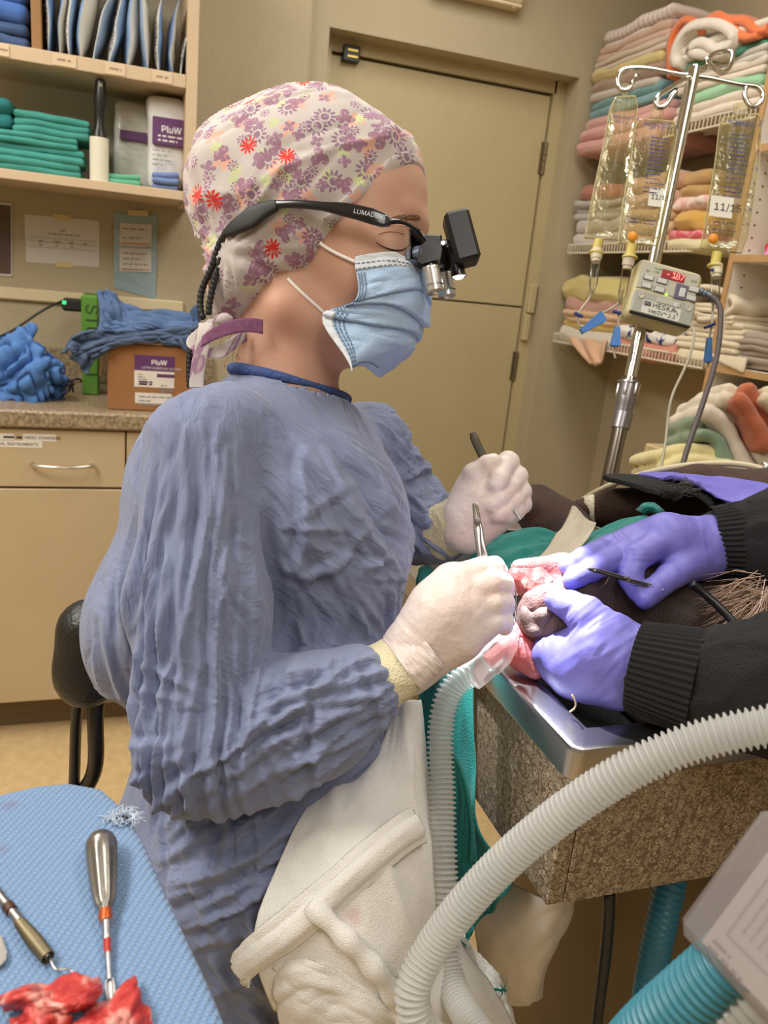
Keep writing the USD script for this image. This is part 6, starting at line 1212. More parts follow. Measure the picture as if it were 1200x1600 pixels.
# legs stretched out behind the drapes
def blob(items, pts, h, m=.04): v, f = nets(union(items), *bounds(pts, m), h); return relax(v, f, 2), f
lm_ = mat('brown_fur', lin(70, 44, 28), .85, var=(lin(40, 26, 18), 40., 2., 5.), bump=(300., .0018, 4.), sheen_weight=.06)
part(dog, 'leg', blob([(cone(P(838, 792, 1.13), P(876, 826, 1.10), .033, .034), 0), (cone(P(876, 826, 1.10), P(925, 880, 1.02), .034, .04), .03), (pell(826, 800, 1.10, 18, 26, .026), .015), (pell(838, 824, 1.09, 18, 12, .02), .01)], [P(800, 760, 1.1), P(1010, 900, 1.0)], .005, .05), lm_, True)
part(dog, 'leg', blob([(cone(P(915, 798, 1.10), P(960, 796, 1.09), .019, .024), 0), (cone(P(960, 796, 1.09), P(1090, 780, 1.08), .024, .038), .02), (cone(P(1090, 780, 1.08), P(1280, 830, 1.02), .040, .09), .04), (pell(908, 800, 1.10, 18, 14, .02), .01)], [P(890, 770, 1.1), P(1290, 800, 1.05)], .005, .09), lm_, True)
part(dog, 'bandage', lathe(P(912, 798, 1.10), P(962, 796, 1.09)-P(912, 798, 1.10), [(0, .0), (.001, .0195), (.012, .0225), (.014, .0218), (.026, .0240), (.034, .0245), (.0345, .0)], 24), mat('bandage_white', lin(222, 214, 190), .9, bump=(400., .002, 2.)), True, label='white bandage wrapped round the paw')
hs = []
for i in range(420):
    a0 = P(1195+rng.normal(0, 10), 935+rng.normal(0, 16), .845+rng.normal(0, .01)); t = rng.uniform(-.2, 1.35); L = .045+.03*rng.random()
    dr_ = -RT*math.cos(t)-UP*math.sin(t)-FWD*.25; b0_ = a0+dr_*L; hs.append(tube(np.array([a0, (a0+b0_)/2 + UP*.006*rng.random() - FWD*.008, b0_-UP*.006]), [.0007, .0006, .0002], 3))
part(dog, 'white_tuft', join(*hs), mat('white_hair', lin(206, 178, 160), .6), True, kind='stuff', label='tuft of whitish fur on the chest')

# ------------------------------------------------------------------ the assistant: black sleeves, violet gloves
asst = thing('person', 'standing assistant in black sweater with violet gloves holding the dog\'s muzzle', 'person', (.95, .24, 0))
nit = mat('violet_nitrile', lin(118, 114, 198), .48, var=(lin(108, 104, 186), 30., 2.), bump=(70., .0007, 3.))
def n_relief(c, ax): return glove_relief(c, ax, .0024, 71)
def knuckle_relief(cs):
    def r(p, n):
        h = .0010*(noise(p/.011, 75)-.5)
        for (c, ax, a, rad) in cs:
            c_ = P(*c); w = np.exp(-(np.linalg.norm(p-c_, axis=1)/rad)**2); q = p-c_; ax = unit(ax); g = (q @ ax)[:, None]*ax
            h = h + w*a*(1-np.abs(2*noise((g/.0055+(q-g)/.035)+c_*9, 76)-1))
        return h
    return r
palmU = [((1110, 850, .875, .030), (1040, 848, .86, .030)), ((1100, 870, .865, .026), (1058, 880, .85, .022)), ((1040, 845, .86, .029), (1000, 852, .862, .022)), ((1120, 850, .88, .031), (1150, 848, .885, .033))]
fingU = [[(1002, 840, .868, .0170), (950, 858, .848, .0135), (912, 872, .815, .0112), (888, 884, .792, .0098)],
         [(1006, 850, .855, .0165), (962, 872, .832, .0138), (922, 892, .798, .0115), (894, 906, .776, .0100)],
         [(1030, 850, .842, .0165), (992, 872, .824, .0138), (984, 900, .812, .0120), (996, 924, .806, .0108)],
         [(1078, 880, .846, .0185), (1046, 902, .822, .0142), (1022, 922, .806, .0122), (1008, 936, .800, .0108)],
         [(1020, 838, .872, .0150), (975, 850, .872, .0125), (938, 862, .866, .0105)]]
mU, sU = hand_mesh(palmU, fingU, kf=.003, relief=knuckle_relief([((950, 862, .85), P(900, 885, .84)-P(1000, 840, .86), .0026, .03), ((1110, 850, .86), RT, .0018, .03), ((990, 880, .82), UP, .002, .02)]))
gU = part(asst, 'glove', mU, nit, True, label='violet glove with fingertips on the dog\'s lip')
palmD = [((1000, 1035, .722, .034), (940, 1030, .735, .036)), ((965, 1062, .73, .028), (905, 1050, .745, .026)), ((940, 1010, .735, .032), (905, 1010, .755, .020)), ((900, 1040, .745, .024), (862, 1022, .765, .019))]
fingD = [[(945, 995, .735, .024), (915, 962, .738, .0175), (888, 945, .748, .0135), (868, 938, .758, .0108)],
         [(905, 1030, .752, .020), (866, 1018, .772, .0165), (838, 1012, .790, .0130), (828, 1006, .806, .0105)],
         [(908, 1050, .745, .019), (868, 1040, .765, .0160), (842, 1030, .785, .0128), (834, 1020, .805, .0105)],
         [(915, 1066, .735, .018), (885, 1062, .755, .0150), (862, 1050, .778, .0120), (856, 1038, .80, .0100)]]
mD, sD = hand_mesh(palmD, fingD, kf=.004, relief=knuckle_relief([((935, 985, .73), P(980, 1030, .72)-P(900, 945, .745), .0028, .035), ((985, 1040, .715), RT*.8-UP*.5, .0024, .03), ((860, 1020, .76), RT, .0014, .02)]))
part(asst, 'glove', mD, nit, True, label='violet glove gripping the dog\'s muzzle from below')
blackknit = mat('black_knit', (.010, .010, .011), .95, bump=(420., .0014, 2.))
blackrib = mat('black_ribbing', (.008, .008, .009), .95)
def ribbed(a, b, ra, rb, ribs=46, n=26):
    c = np.linspace(0, 1, n)[:, None]*(P(*b)-P(*a)) + P(*a); t, u, w = frames(c); an = np.linspace(0, 2*np.pi, ribs*6, endpoint=False); r = np.linspace(ra, rb, n)[:, None] + .0011*np.cos(an*ribs)[None] - .004*np.cos(np.linspace(-1.4, 1.4, n))[:, None]*0
    v = (c[:, None] + r[..., None]*(np.cos(an)[None, :, None]*u[:, None] + np.sin(an)[None, :, None]*w[:, None])).reshape(-1, 3)
    return trimesh.Trimesh(v, grid_faces(n, len(an), True), process=False)
AS = V(.95, .20, 1.42)
ssd = union([(cone(P(1140, 850, .885), P(1240, 850, .86), .043, .056), 0), (cone(P(1240, 850, .86), AS+V(-.02, .14, -.16), .056, .075), .03), (cone(AS+V(-.02, .14, -.16), AS+V(0, .10, 0), .075, .08), .03),
             (cone(P(1040, 1062, .705), P(1200, 1075, .66), .040, .050), .0), (cone(P(1200, 1075, .66), P(1420, 1000, .60), .052, .062), .02), (cone(P(1420, 1000, .60), AS+V(-.03, -.14, -.02), .062, .078), .03),
             (cone(AS+V(.03, -.10, -.02), AS+V(.03, .10, -.02), .08, .08), .04), (ell(AS+V(.06, 0, -.22), np.eye(3), (.12, .19, .30)), .05), (ell(AS+V(.08, 0, -.50), np.eye(3), (.12, .17, .20)), .05)])
v, f = nets(ssd, *bounds([P(1030, 1060, .70), P(1130, 830, .88), AS+V(.2, .2, .1), AS+V(.2, -.25, -.72), AS+V(-.1, -.25, 0)], .09), .006); v = relax(v, f, 2); n = vnorm(v, f)
v = v + n*(creases(v, RT*.6-UP*.7, .12, .03, 81)*.006)[:, None]
part(asst, 'body', blob([(cone(AS+V(.05, 0, 0), AS+V(.02, 0, .14), .052, .05), 0), (ell(AS+V(.0, 0, .235), np.eye(3), (.095, .073, .12)), .03), (cone(AS+V(-.09, 0, .22), AS+V(-.105, 0, .20), .010, .013), .01), (ell(AS+V(-.06, 0, .15), np.eye(3), (.03, .035, .03)), .02),
    (cone(AS+V(.05, 0, -.1), AS+V(.05, 0, -.4), .1, .1), .04), (cone(AS+V(.08, -.09, -.5), AS+V(.05, -.1, -1.36), .085, .05), .04), (cone(AS+V(.08, .09, -.5), AS+V(.05, .1, -1.36), .085, .05), .04), (cone(AS+V(.05, .1, -1.38), AS+V(-.09, .1, -1.39), .035, .03), .02), (cone(AS+V(.05, -.1, -1.38), AS+V(-.09, -.1, -1.39), .035, .03), .02)],
    [AS+V(-.12, -.2, -1.42), AS+V(.2, .2, .38)], .009, .03), skin, True)
part(asst, 'sweater', (v, f), blackknit, True)
part(asst, 'sleeve_cuff', ribbed((1112, 850, .882), (1190, 848, .872), .041, .050), blackrib, True)
part(asst, 'sleeve_cuff', ribbed((992, 1040, .715), (1090, 1066, .690), .0400, .0475), blackrib, True)
part(asst, 'trousers', blob([(cone(AS+V(.08, -.09, -.62), AS+V(.05, -.1, -1.34), .105, .075), 0), (cone(AS+V(.08, .09, -.62), AS+V(.05, .1, -1.34), .105, .075), .03)], [AS+V(-.1, -.2, -1.38), AS+V(.2, .2, -.5)], .01, .03), mat('navy_trousers', lin(34, 40, 62), .85), True)
part(asst, 'hair', blob([(ell(AS+V(.03, 0, .27), np.eye(3), (.09, .085, .105)), 0), (ell(AS+V(.12, 0, .25), np.eye(3), (.04, .045, .05)), .02)], [AS+V(-.1, -.12, .12), AS+V(.2, .12, .4)], .008, .02), mat('dark_hair', lin(48, 34, 26), .5, bump=(300., .004, 3., (1, 1, .1))), True)
for sx in (-1, 1):
    part(asst, 'shoe', blob([(cone(AS+V(.07, .1*sx, -1.385), AS+V(-.12, .1*sx, -1.395), .042, .036), 0)], [AS+V(-.18, .1*sx, -1.42), AS+V(.13, .1*sx, -1.34)], .008, .04), mat('black_shoe', (.012, .012, .012), .5), True)

# ------------------------------------------------------------------ drapes and gauze round the dog
green = crumpled('green_drape', lin(18, 128, 104), lin(12, 108, 90), [RT*.9+UP*.3, UP, RT], dist=.0008, lc=.02, la=.1)
green2 = mat('teal_drape', lin(16, 132, 124), .85, var=(lin(12, 112, 108), 12., 2.), bump=(800., .0008, 2.), sheen_weight=.2)
def wav(a, sc, s): return lambda p, n, u, v: a*(fbm(np.stack([u*sc, v*sc, 0*u], 1), 3, s)-.5) + .5*a*(1-np.abs(2*noise(np.stack([u*sc*1.3+v*sc, v*sc*.6, 0*u], 1), s+2)-1))
gd_ = sheet(PG([[(742, 848, .99), (790, 828, 1.01), (850, 826, 1.01), (900, 836, 1.00), (960, 812, 1.00), (1020, 806, .99)],
                [(735, 868, .96), (790, 858, .97), (850, 852, .965), (905, 850, .96), (965, 838, .95), (1020, 836, .95)],
                [(730, 892, .93), (790, 884, .935), (845, 878, .925), (905, 868, .915), (965, 862, .92), (1020, 862, .92)],
                [(728, 920, .93), (790, 908, .93), (845, 905, .925), (905, 900, .92), (965, 900, .92), (1020, 900, .92)]]), 70, 90, .0022, wav(.010, 5, 91))
solo('green_drape', gd_, green2, 'green surgical drape tucked behind the dog\'s open mouth', 'drape', smooth=True)
rag = sheet(PG([[(992, 796, 1.02), (1010, 786, 1.02), (1030, 790, 1.02), (1040, 806, 1.02)], [(1000, 800, 1.0), (1015, 792, .99), (1028, 797, .99), (1036, 810, 1.0)], [(1008, 806, 1.0), (1018, 800, 1.0), (1026, 806, 1.0), (1030, 818, 1.0)]]), 26, 34, .003, wav(.004, 6, 93))
solo('drape_corner', rag, green2, 'frayed teal corner of cloth standing up in front of the bandaged leg', 'drape', smooth=True)
gz = mat('gauze', lin(206, 196, 176), .9, bump=(900., .001, 2.), alpha=.86)
gau = sheet(PG([[(893, 790, .99), (903, 794, .985), (914, 806, .98), (932, 816, .98)], [(878, 818, .97), (890, 822, .96), (906, 832, .955), (922, 836, .955)], [(856, 852, .93), (868, 856, .92), (886, 862, .915), (902, 862, .915)], [(826, 884, .89), (846, 884, .885), (866, 886, .88), (884, 884, .88)]]), 40, 30, .0014, wav(.005, 4, 95))
solo('gauze_strip', gau, gz, 'translucent white gauze strip slanting from the bandaged leg down to the dog\'s mouth', 'gauze', smooth=True)
# teal drape that hangs from the table end beside the hose
hang = sheet(PG([[(652, 892, .93), (668, 886, .94), (690, 900, .95), (712, 915, .95), (735, 930, .94)],
                 [(648, 960, .90), (670, 960, .88), (695, 970, .87), (720, 985, .86), (748, 1000, .86)],
                 [(656, 1060, .86), (676, 1060, .845), (696, 1062, .825), (716, 1062, .815), (742, 1062, .82)],
                 [(640, 1180, .83), (662, 1180, .825), (688, 1185, .815), (712, 1190, .81), (738, 1190, .80)],
                 [(637, 1260, .80), (664, 1270, .81), (690, 1280, .815), (716, 1285, .80), (742, 1280, .785)],
                 [(650, 1330, .79), (676, 1350, .80), (706, 1360, .81), (735, 1355, .795), (772, 1340, .775)],
                 [(690, 1420, .79), (704, 1430, .80), (726, 1425, .80), (752, 1405, .79), (796, 1372, .77)],
                 [(712, 1480, .79), (722, 1478, .795), (740, 1455, .795), (760, 1425, .785), (790, 1400, .772)]]), 130, 60, .0026, wav(.012, 5, 97))
hd = thing('hanging_drape', 'teal surgical drape hanging over the near end of the table behind the ribbed hose', 'drape', P(700, 1480, .79))
part(hd, 'cloth', hang, green2, True)
seam = spline([P(700, 1165, .775), P(722, 1210, .772), P(734, 1262, .768), (P(738, 1310, .765)), P(736, 1345, .765)], 60)
fold = sheet(PG([[(692, 1150, .79), (700, 1160, .776), (704, 1170, .785)], [(690, 1220, .79), (712, 1216, .776), (722, 1212, .772)], [(692, 1290, .79), (715, 1285, .776), (736, 1278, .768)], [(700, 1350, .785), (720, 1352, .775), (742, 1345, .765)], [(708, 1420, .79), (722, 1416, .78), (742, 1400, .772)]]), 70, 30, .0026, wav(.006, 4, 98))
part(hd, 'folded_flap', fold, green2, True, label='brightly lit folded flap of the drape')
part(hd, 'hem_stitching', tube(seam, .0022+.0005*np.sin(np.arange(60)*2.2), 6), green2, True)
th_ = []
for i in range(16):
    a = P(700+rng.normal(0, 3), 1440+rng.random()*40, .782); pts = [a]
    for k in range(6): pts.append(pts[-1] + RT*(.010*rng.random()+.001) - UP*.009*rng.random())
    if i % 4 == 0: th_.append(tube(spline(pts, 16), .0006, 4))
th_.append(tube(spline([P(716, 1502, .775), P(738, 1520, .77), P(752, 1536, .765), P(772, 1545, .762), P(790, 1548, .762)], 30), .0011+.0004*np.sin(np.arange(30)*2.4), 6))
for i in range(14): b = P(786, 1547, .761); th_.append(tube(np.array([b, b+RT*rng.normal(.001, .004)+UP*rng.normal(0, .005)]), .0004, 4))
part(hd, 'loose_threads', join(*th_), green2, True, kind='stuff')
# ------------------------------------------------------------------ breathing circuit
def frosted(name, tint, fac=.45, rough=.3):
    N = {'p': ('principled_bsdf', {'base_color': tint, 'roughness': rough, 'coat_weight': .3}), 't': ('transparent_bsdf', {'color': (.96, .96, .94)}), 'm': ('mix_closure', {'fac': fac}), 'tr': ('translucent_bsdf', {'color': tint}), 'm2': ('mix_closure', {'fac': .35})}
    return rawmat(name, N, [('p.BSDF', 'm2.closure1'), ('tr.BSDF', 'm2.closure2'), ('m2.closure', 'm.closure1'), ('t.BSDF', 'm.closure2')], 'm.closure')
hosem = frosted('ribbed_clear_hose', lin(232, 232, 230), .42)
def ribbed_hose(path, r, pitch=.0046, amp=.0017, per=6, sides=28):
    c = spline(path, 400); L = np.linalg.norm(np.diff(c, axis=0), axis=1).sum(); n = int(L/pitch*per)
    c = spline(path, n); s = np.linspace(0, L, n); w = np.cos(2*np.pi*s/pitch)
    return tube(c, r + amp*np.sign(w)*np.abs(w)**.6, sides, cap=False)
hA = thing('breathing_hose', 'ribbed translucent hose running from the dog\'s mouth down past the teal drape', 'hose', P(700, 1590, .70))
part(hA, 'ribbed_tube', ribbed_hose([P(738, 1052, .772), P(706, 1078, .768), P(690, 1130, .762), P(690, 1220, .748), P(692, 1320, .728), P(694, 1400, .715), P(694, 1470, .715), P(704, 1530, .70), P(724, 1578, .67), P(756, 1625, .63), P(800, 1680, .60), P(870, 1790, .60), P(940, 1900, .62)], .0118), hosem, True)
hB = thing('breathing_hose', 'ribbed translucent hose sweeping across the table front to the right edge, nearest the camera', 'hose', P(640, 1590, .58))
part(hB, 'ribbed_tube', ribbed_hose([V(1.02, .30, .62), V(.86, .30, .86), P(1480, 1130, .475), P(1300, 1122, .50), P(1200, 1134, .515), P(1090, 1158, .53), P(980, 1205, .545), P(880, 1270, .565), P(790, 1345, .585), P(712, 1430, .60), P(664, 1500, .605), P(644, 1560, .60), P(662, 1610, .60), P(700, 1640, .62), P(748, 1700, .64), P(830, 1800, .66), P(900, 1900, .70)], .0122), hosem, True)
ad = thing('mask_adapter', 'clear plastic cone connector joining the ribbed hose to the tube in the dog\'s mouth', 'connector', P(770, 1022, .775))
clearpl = frosted('clear_plastic', lin(222, 206, 204), .55, .12)
a0, a1 = P(738, 1054, .772), P(804, 996, .785)
part(ad, 'sleeve', lathe(a0-unit(a1-a0)*.004, a1-a0, [(0, .0148), (.004, .0152), (.022, .0152), (.024, .0165), (.027, .0165), (.029, .0158), (.052, .0170), (.056, .0185), (.060, .0170)], 32), clearpl, True)
part(ad, 'inner_tube', lathe(a0, a1-a0, [(.02, .007), (.075, .0065), (.075, .004)], 20), frosted('pink_tube', lin(232, 150, 150), .2), True, label='pinkish inner tube')

# ------------------------------------------------------------------ white towel over her lap
terryw = terry('white_terry', lin(240, 236, 230), .93)
tw = thing('towel', 'white terry towel with woven border, draped over the surgeon\'s lap and spotted with blood', 'towel', P(540, 1560, .72))
tws = sheet(PG([[(652, 1095, .80), (640, 1100, .79), (630, 1110, .79), (622, 1130, .80), (614, 1160, .81)],
                [(660, 1180, .775), (640, 1190, .755), (610, 1196, .75), (580, 1204, .76), (558, 1214, .775)],
                [(668, 1270, .755), (630, 1275, .722), (586, 1272, .705), (536, 1262, .705), (496, 1252, .715)],
                [(682, 1370, .745), (640, 1365, .695), (580, 1352, .670), (510, 1336, .668), (452, 1322, .68)],
                [(708, 1470, .745), (660, 1468, .695), (588, 1450, .660), (500, 1424, .652), (420, 1396, .662)],
                [(752, 1540, .75), (690, 1550, .70), (606, 1536, .665), (506, 1508, .650), (400, 1462, .652)],
                [(800, 1620, .76), (720, 1640, .715), (620, 1640, .675), (520, 1610, .655), (430, 1570, .652)]]), 120, 110, .005,
            lambda p, n, u, v: .007*(fbm(np.stack([u*5, v*5, 0*u], 1), 3, 101)-.5) + .010*(1-np.abs(2*noise(np.stack([u*2.2+v*3.2, v*1.1-u, 0*u], 1), 103)-1))**2)
def bloody(name, col, spots):
    N = {'tc': ('texture_coordinate', {}), 'n': ('noise_texture', {'scale': 60., 'detail': 4.}), 'b1': ('noise_texture', {'scale': 850., 'detail': 2.}), 'b': ('bump', {'distance': .0010, 'strength': 1.}), 'p': ('principled_bsdf', {'roughness': .95, 'sheen_weight': .3})}
    L = [('tc.object', 'n.vector'), ('tc.object', 'b1.vector'), ('b1.fac', 'b.height'), ('b.normal', 'p.normal')]; last = None
    N['c'] = ('mix', {'color1': col, 'color2': tuple(c*.92 for c in col)}); L.append(('n.fac', 'c.fac')); last = 'c.color'
    for i, (c, r, colr, st) in enumerate(spots):
        k = 's%d' % i; N.update({k+'d': ('vector_math', {'math_type': 'distance', 'vector2': tuple(c)}), k+'a': ('math', {'math_type': 'multiply_add', 'value2': r*1.3, 'value3': 0.}), k+'b': ('math', {'math_type': 'add'}), k+'m': ('map_range', {'from_min': r*1.0, 'from_max': r*1.9, 'to_min': st, 'to_max': 0., 'clamp': True}), k+'x': ('mix', {'color2': colr})})
        L += [('tc.object', k+'d.vector1'), ('n.fac', k+'a.value1'), (k+'d.value', k+'b.value1'), (k+'a.value', k+'b.value2'), (k+'b.value', k+'m.value'), (k+'m.result', k+'x.fac'), (last, k+'x.color1')]; last = k+'x.color'
    L.append((last, 'p.base_color')); return rawmat(name, N, L, 'p.BSDF')
tb = BASE[str(tw.GetPath())]
towm = bloody('stained_towel', lin(240, 236, 230), [(P(545, 1425, .658)-tb, .012, lin(206, 110, 100), .7), (P(530, 1408, .658)-tb, .007, lin(206, 110, 100), .6), (P(562, 1448, .66)-tb, .007, lin(206, 110, 100), .6)])
part(tw, 'cloth', tws, towm, True)
edge = sheet(PG([[(640, 1262, .700), (652, 1290, .700), (664, 1316, .705)], [(574, 1308, .667), (592, 1334, .665), (604, 1356, .67)], [(494, 1376, .648), (514, 1404, .645), (524, 1424, .65)], [(424, 1434, .640), (444, 1462, .637), (452, 1482, .642)], [(382, 1470, .638), (394, 1498, .634), (400, 1518, .638)], [(366, 1500, .638), (374, 1520, .634), (392, 1532, .638)]]), 110, 26, .009,
             lambda p, n, u, v: .0028*np.where((v > .30) & (v < .72), -.55, .5) + .003*(fbm(np.stack([u*9, v*3, 0*u], 1), 2, 107)-.5))
part(tw, 'woven_border', edge, terryw, True, label='folded edge with a flat woven band')
roll = spline([P(484, 1412, .642), P(540, 1466, .636), P(590, 1520, .643), P(618, 1560, .652), P(640, 1620, .662)], 60)
part(tw, 'rolled_hem', tube(roll, .0085+.0012*np.sin(np.arange(60)*.5), 14), terryw, True)
lowc = sheet(PG([[(428, 1508, .646), (470, 1500, .640), (540, 1524, .646), (620, 1570, .665)], [(430, 1550, .64), (480, 1548, .634), (550, 1566, .64), (630, 1600, .66)], [(436, 1620, .64), (490, 1625, .634), (560, 1632, .64), (640, 1650, .66)]]), 50, 60, .006, wav(.008, 4, 109))
part(tw, 'lower_fold', lowc, terryw, True)
tw2 = sheet(PG([[(716, 1450, .80), (738, 1478, .78), (770, 1510, .775), (788, 1540, .79)], [(712, 1520, .79), (740, 1540, .765), (776, 1566, .765), (800, 1590, .78)], [(716, 1600, .79), (756, 1610, .765), (800, 1630, .765), (840, 1650, .78)]]), 40, 40, .006, wav(.006, 4, 111))
solo('towel', tw2, terryw, 'bluish-white towel corner below the teal drape, right of the ribbed hoses', 'towel', smooth=True)

# ------------------------------------------------------------------ under the table: waste bag, hoses, cables
bag = sheet(PG([[(745, 1385, .84), (790, 1375, .83), (840, 1400, .80), (880, 1405, .80), (900, 1395, .84)], [(740, 1450, .86), (785, 1450, .83), (835, 1455, .81), (866, 1460, .82), (885, 1455, .87)], [(750, 1510, .90), (790, 1520, .87), (828, 1525, .86), (850, 1520, .88), (862, 1510, .93)], [(770, 1570, .96), (800, 1575, .93), (828, 1572, .93), (842, 1566, .95), (850, 1560, .99)]]), 50, 60, .002, wav(.006, 3, 113))
solo('waste_bag', bag, mat('offwhite_plastic', lin(226, 220, 212), .5, bump=(20., .002, 2.)), 'off-white plastic waste bag hanging under the near corner of the table', 'bag', smooth=True)
solo('black_hose', tube(spline([P(952, 1395, .80), P(950, 1450, .82), P(940, 1540, .86), P(930, 1640, .92)], 40), .0062, 16), mat('black_hose', (.012, .014, .016), .35), 'thin black hose hanging straight down below the table front', 'hose', smooth=True)
solo('drain_hose', tube(spline([P(1050, 1370, .86), P(1034, 1440, .85), P(1018, 1520, .85), P(1008, 1600, .86), P(1000, 1660, .88)], 160), .0165+.0007*np.sin(np.arange(160)*1.3), 22), mat('blue_drain_hose', lin(44, 112, 140), .4), 'dark blue drain hose hanging below the table beside the black hose', 'hose', smooth=True)
cbm = mat('cable_grey', lin(190, 176, 150), .5)
for i, (pts, lb) in enumerate(((((828, 1520, 1.25), (842, 1560, 1.22), (866, 1640, 1.15)), 'pale grey cable on the floor nearest the waste bag'), (((838, 1500, 1.34), (868, 1548, 1.28), (905, 1640, 1.18)), 'tan floor cable running along the table pedestal'))):
    q = spline([V(*onZ(x, y, .006)) for x, y, _ in pts], 40); solo('floor_cable', tube(q, .005, 8), cbm if i == 0 else mat('cable_tan', lin(150, 120, 76), .5), lb, 'cable', smooth=True)
teal = mat('teal_hose', lin(56, 126, 144), .38)
hC = thing('corrugated_hose', 'thick teal corrugated hose crossing the bottom right corner', 'hose', P(1060, 1570, .42))
part(hC, 'ribbed_tube', ribbed_hose([P(960, 1680, .47), P(1010, 1615, .45), P(1070, 1562, .432), P(1120, 1520, .420), P(1150, 1496, .413)], .0160, .0052, .0010, sides=30), teal, True)
hD = thing('corrugated_hose', 'clear corrugated hose in the extreme bottom right corner below the teal hose', 'hose', P(1150, 1590, .42))
part(hD, 'ribbed_tube', ribbed_hose([P(1080, 1660, .44), P(1130, 1610, .425), P(1180, 1565, .41), P(1250, 1510, .40)], .0135, .0060, .0012, sides=26), hosem, True)
# clear absorber housing with printed label
ab = thing('absorber_canister', 'clear plastic canister with printed white label, out of focus at the right edge', 'canister', P(1190, 1480, .38))
q = [P(1138, 1428, .385), P(1232, 1300, .385), P(1330, 1430, .36), P(1262, 1600, .36), P(1150, 1470, .375)]
ax_, ay_ = unit(P(1232, 1300, .385)-P(1138, 1428, .385)), unit(P(1160, 1490, .372)-P(1136, 1436, .385))
cc = P(1215, 1450, .385) + FWD*.02
ab_ax = unit(np.cross(ax_, ay_)); ay_ = unit(np.cross(ab_ax, ax_))
part(ab, 'housing', obox(P(1232, 1440, .40), ax_*.042, ay_*.038, ab_ax*.016, .006), frosted('hazy_canister', lin(172, 164, 164), .5, .2), 40)
sgn = -1 if ab_ax @ FWD > 0 else 1
lc0 = P(1236, 1462, .40) + ab_ax*sgn*.0165
part(ab, 'label', obox(lc0, ax_*.032, ay_*.024, ab_ax*.0004), mat('label_white', lin(184, 174, 170), .6))
up_ = -ay_ if ay_ @ UP < 0 else ay_
lf = lc0 + ab_ax*sgn*.0005
part(ab, 'printed_frame', join(*[obox(lf + ax_*x + up_*y, ax_*hx_, up_*hy_, ab_ax*.0001) for x, y, hx_, hy_ in ((.004, .016, .024, .0008), (.004, -.014, .024, .0008), (-.020, .001, .0008, .015))]), mat('print_taupe', lin(150, 138, 134), .7), False)
ink_lines(ab, lf - ax_*.027 + up_*.020, -up_, ax_, [.012, .022], .0026, .004, mat('ink_grey', lin(120, 112, 116), .7), 5)
ink_lines(ab, lf - ax_*.014 + up_*.010, ax_, up_, [.034]*4, .0012, .005, MATS['print_taupe'], 6)

# ------------------------------------------------------------------ instrument tray under a blue towel
TRZ = .95
huck = rawmat('huck_towel', {'tc': ('texture_coordinate', {}), 'mp': ('mapping', {'rotation': (0, 0, .5), 'scale': (1, 1, 1)}), 'w1': ('wave_texture', {'wave_type': 'bands', 'bands_direction': 'x', 'scale': 76., 'distortion': 2.2, 'detail': 1.}), 'w2': ('wave_texture', {'wave_type': 'bands', 'bands_direction': 'y', 'scale': 104., 'distortion': 2.2, 'detail': 1.}),
    'mu': ('math', {'math_type': 'multiply'}), 'n': ('noise_texture', {'scale': 14., 'detail': 5.}), 'v': ('voronoi_texture', {'scale': 26., 'randomness': 1.}), 'vm': ('map_range', {'from_min': .06, 'from_max': .22, 'to_min': 1., 'to_max': 0., 'clamp': True}), 'vs': ('separate_color', {}), 'vt': ('math', {'math_type': 'greater_than', 'value2': .70}), 'vx': ('math', {'math_type': 'multiply'}), 'n3': ('noise_texture', {'scale': 160., 'detail': 3.}), 'vy': ('math', {'math_type': 'multiply'}),
    'c': ('mix', {'color1': lin(108, 140, 180), 'color2': lin(138, 166, 202)}), 'c2': ('mix', {'color2': lin(116, 88, 112)}), 'b': ('bump', {'distance': .0012, 'strength': 1.}), 'p': ('principled_bsdf', {'roughness': .92, 'sheen_weight': .2})},
    [('tc.object', 'mp.vector'), ('mp.vector', 'w1.vector'), ('mp.vector', 'w2.vector'), ('w1.fac', 'mu.value1'), ('w2.fac', 'mu.value2'), ('mu.value', 'c.fac'), ('mu.value', 'b.height'), ('b.normal', 'p.normal'), ('tc.object', 'v.vector'), ('v.distance', 'vm.value'), ('v.color', 'vs.color'), ('vs.r', 'vt.value1'), ('vm.result', 'vx.value1'), ('vt.value', 'vx.value2'),
     ('tc.object', 'n3.vector'), ('vx.value', 'vy.value1'), ('n3.fac', 'vy.value2'), ('vy.value', 'c2.fac'), ('c.color', 'c2.color1'), ('c2.color', 'p.base_color')], 'p.BSDF')
tray = thing('instrument_stand', 'instrument tray on a wheeled stand', 'instrument stand', (-.10, .42, 0))
edgepx = [(-120, 1290), (0, 1235), (60, 1222), (110, 1218), (160, 1226), (196, 1258), (226, 1310), (256, 1380), (290, 1452), (318, 1510), (340, 1560), (356, 1602), (372, 1680)]
E_ = [onZ(x, y, TRZ) for x, y in edgepx]
outl = np.array([e[:2] for e in E_] + [(-.02, .27), (-.30, .27)])
poly = Polygon(outl).buffer(-.012).buffer(.012)
part(tray, 'tray', trimesh.creation.extrude_polygon(poly.buffer(-.006), .012, engine='earcut').apply_translation((0, 0, TRZ-.018)), steel)
part(tray, 'post', tube([V(-.16, .38, .04), V(-.16, .38, TRZ-.02)], .011, 16), steel)
part(tray, 'base', join(tube([V(-.36, .38, .045), V(.0, .38, .045)], .014, 12), tube([V(-.16, .20, .045), V(-.16, .56, .045)], .014, 12)), steel)
for q in ((-.36, .38), (.0, .38), (-.16, .20), (-.16, .56)): part(tray, 'castor', lathe((q[0]-.01, q[1], .026), (1, 0, 0), [(0, 0), (0, .024), (.02, .024), (.02, 0)], 16), mat('castor_black', (.015, .015, .015), .5))
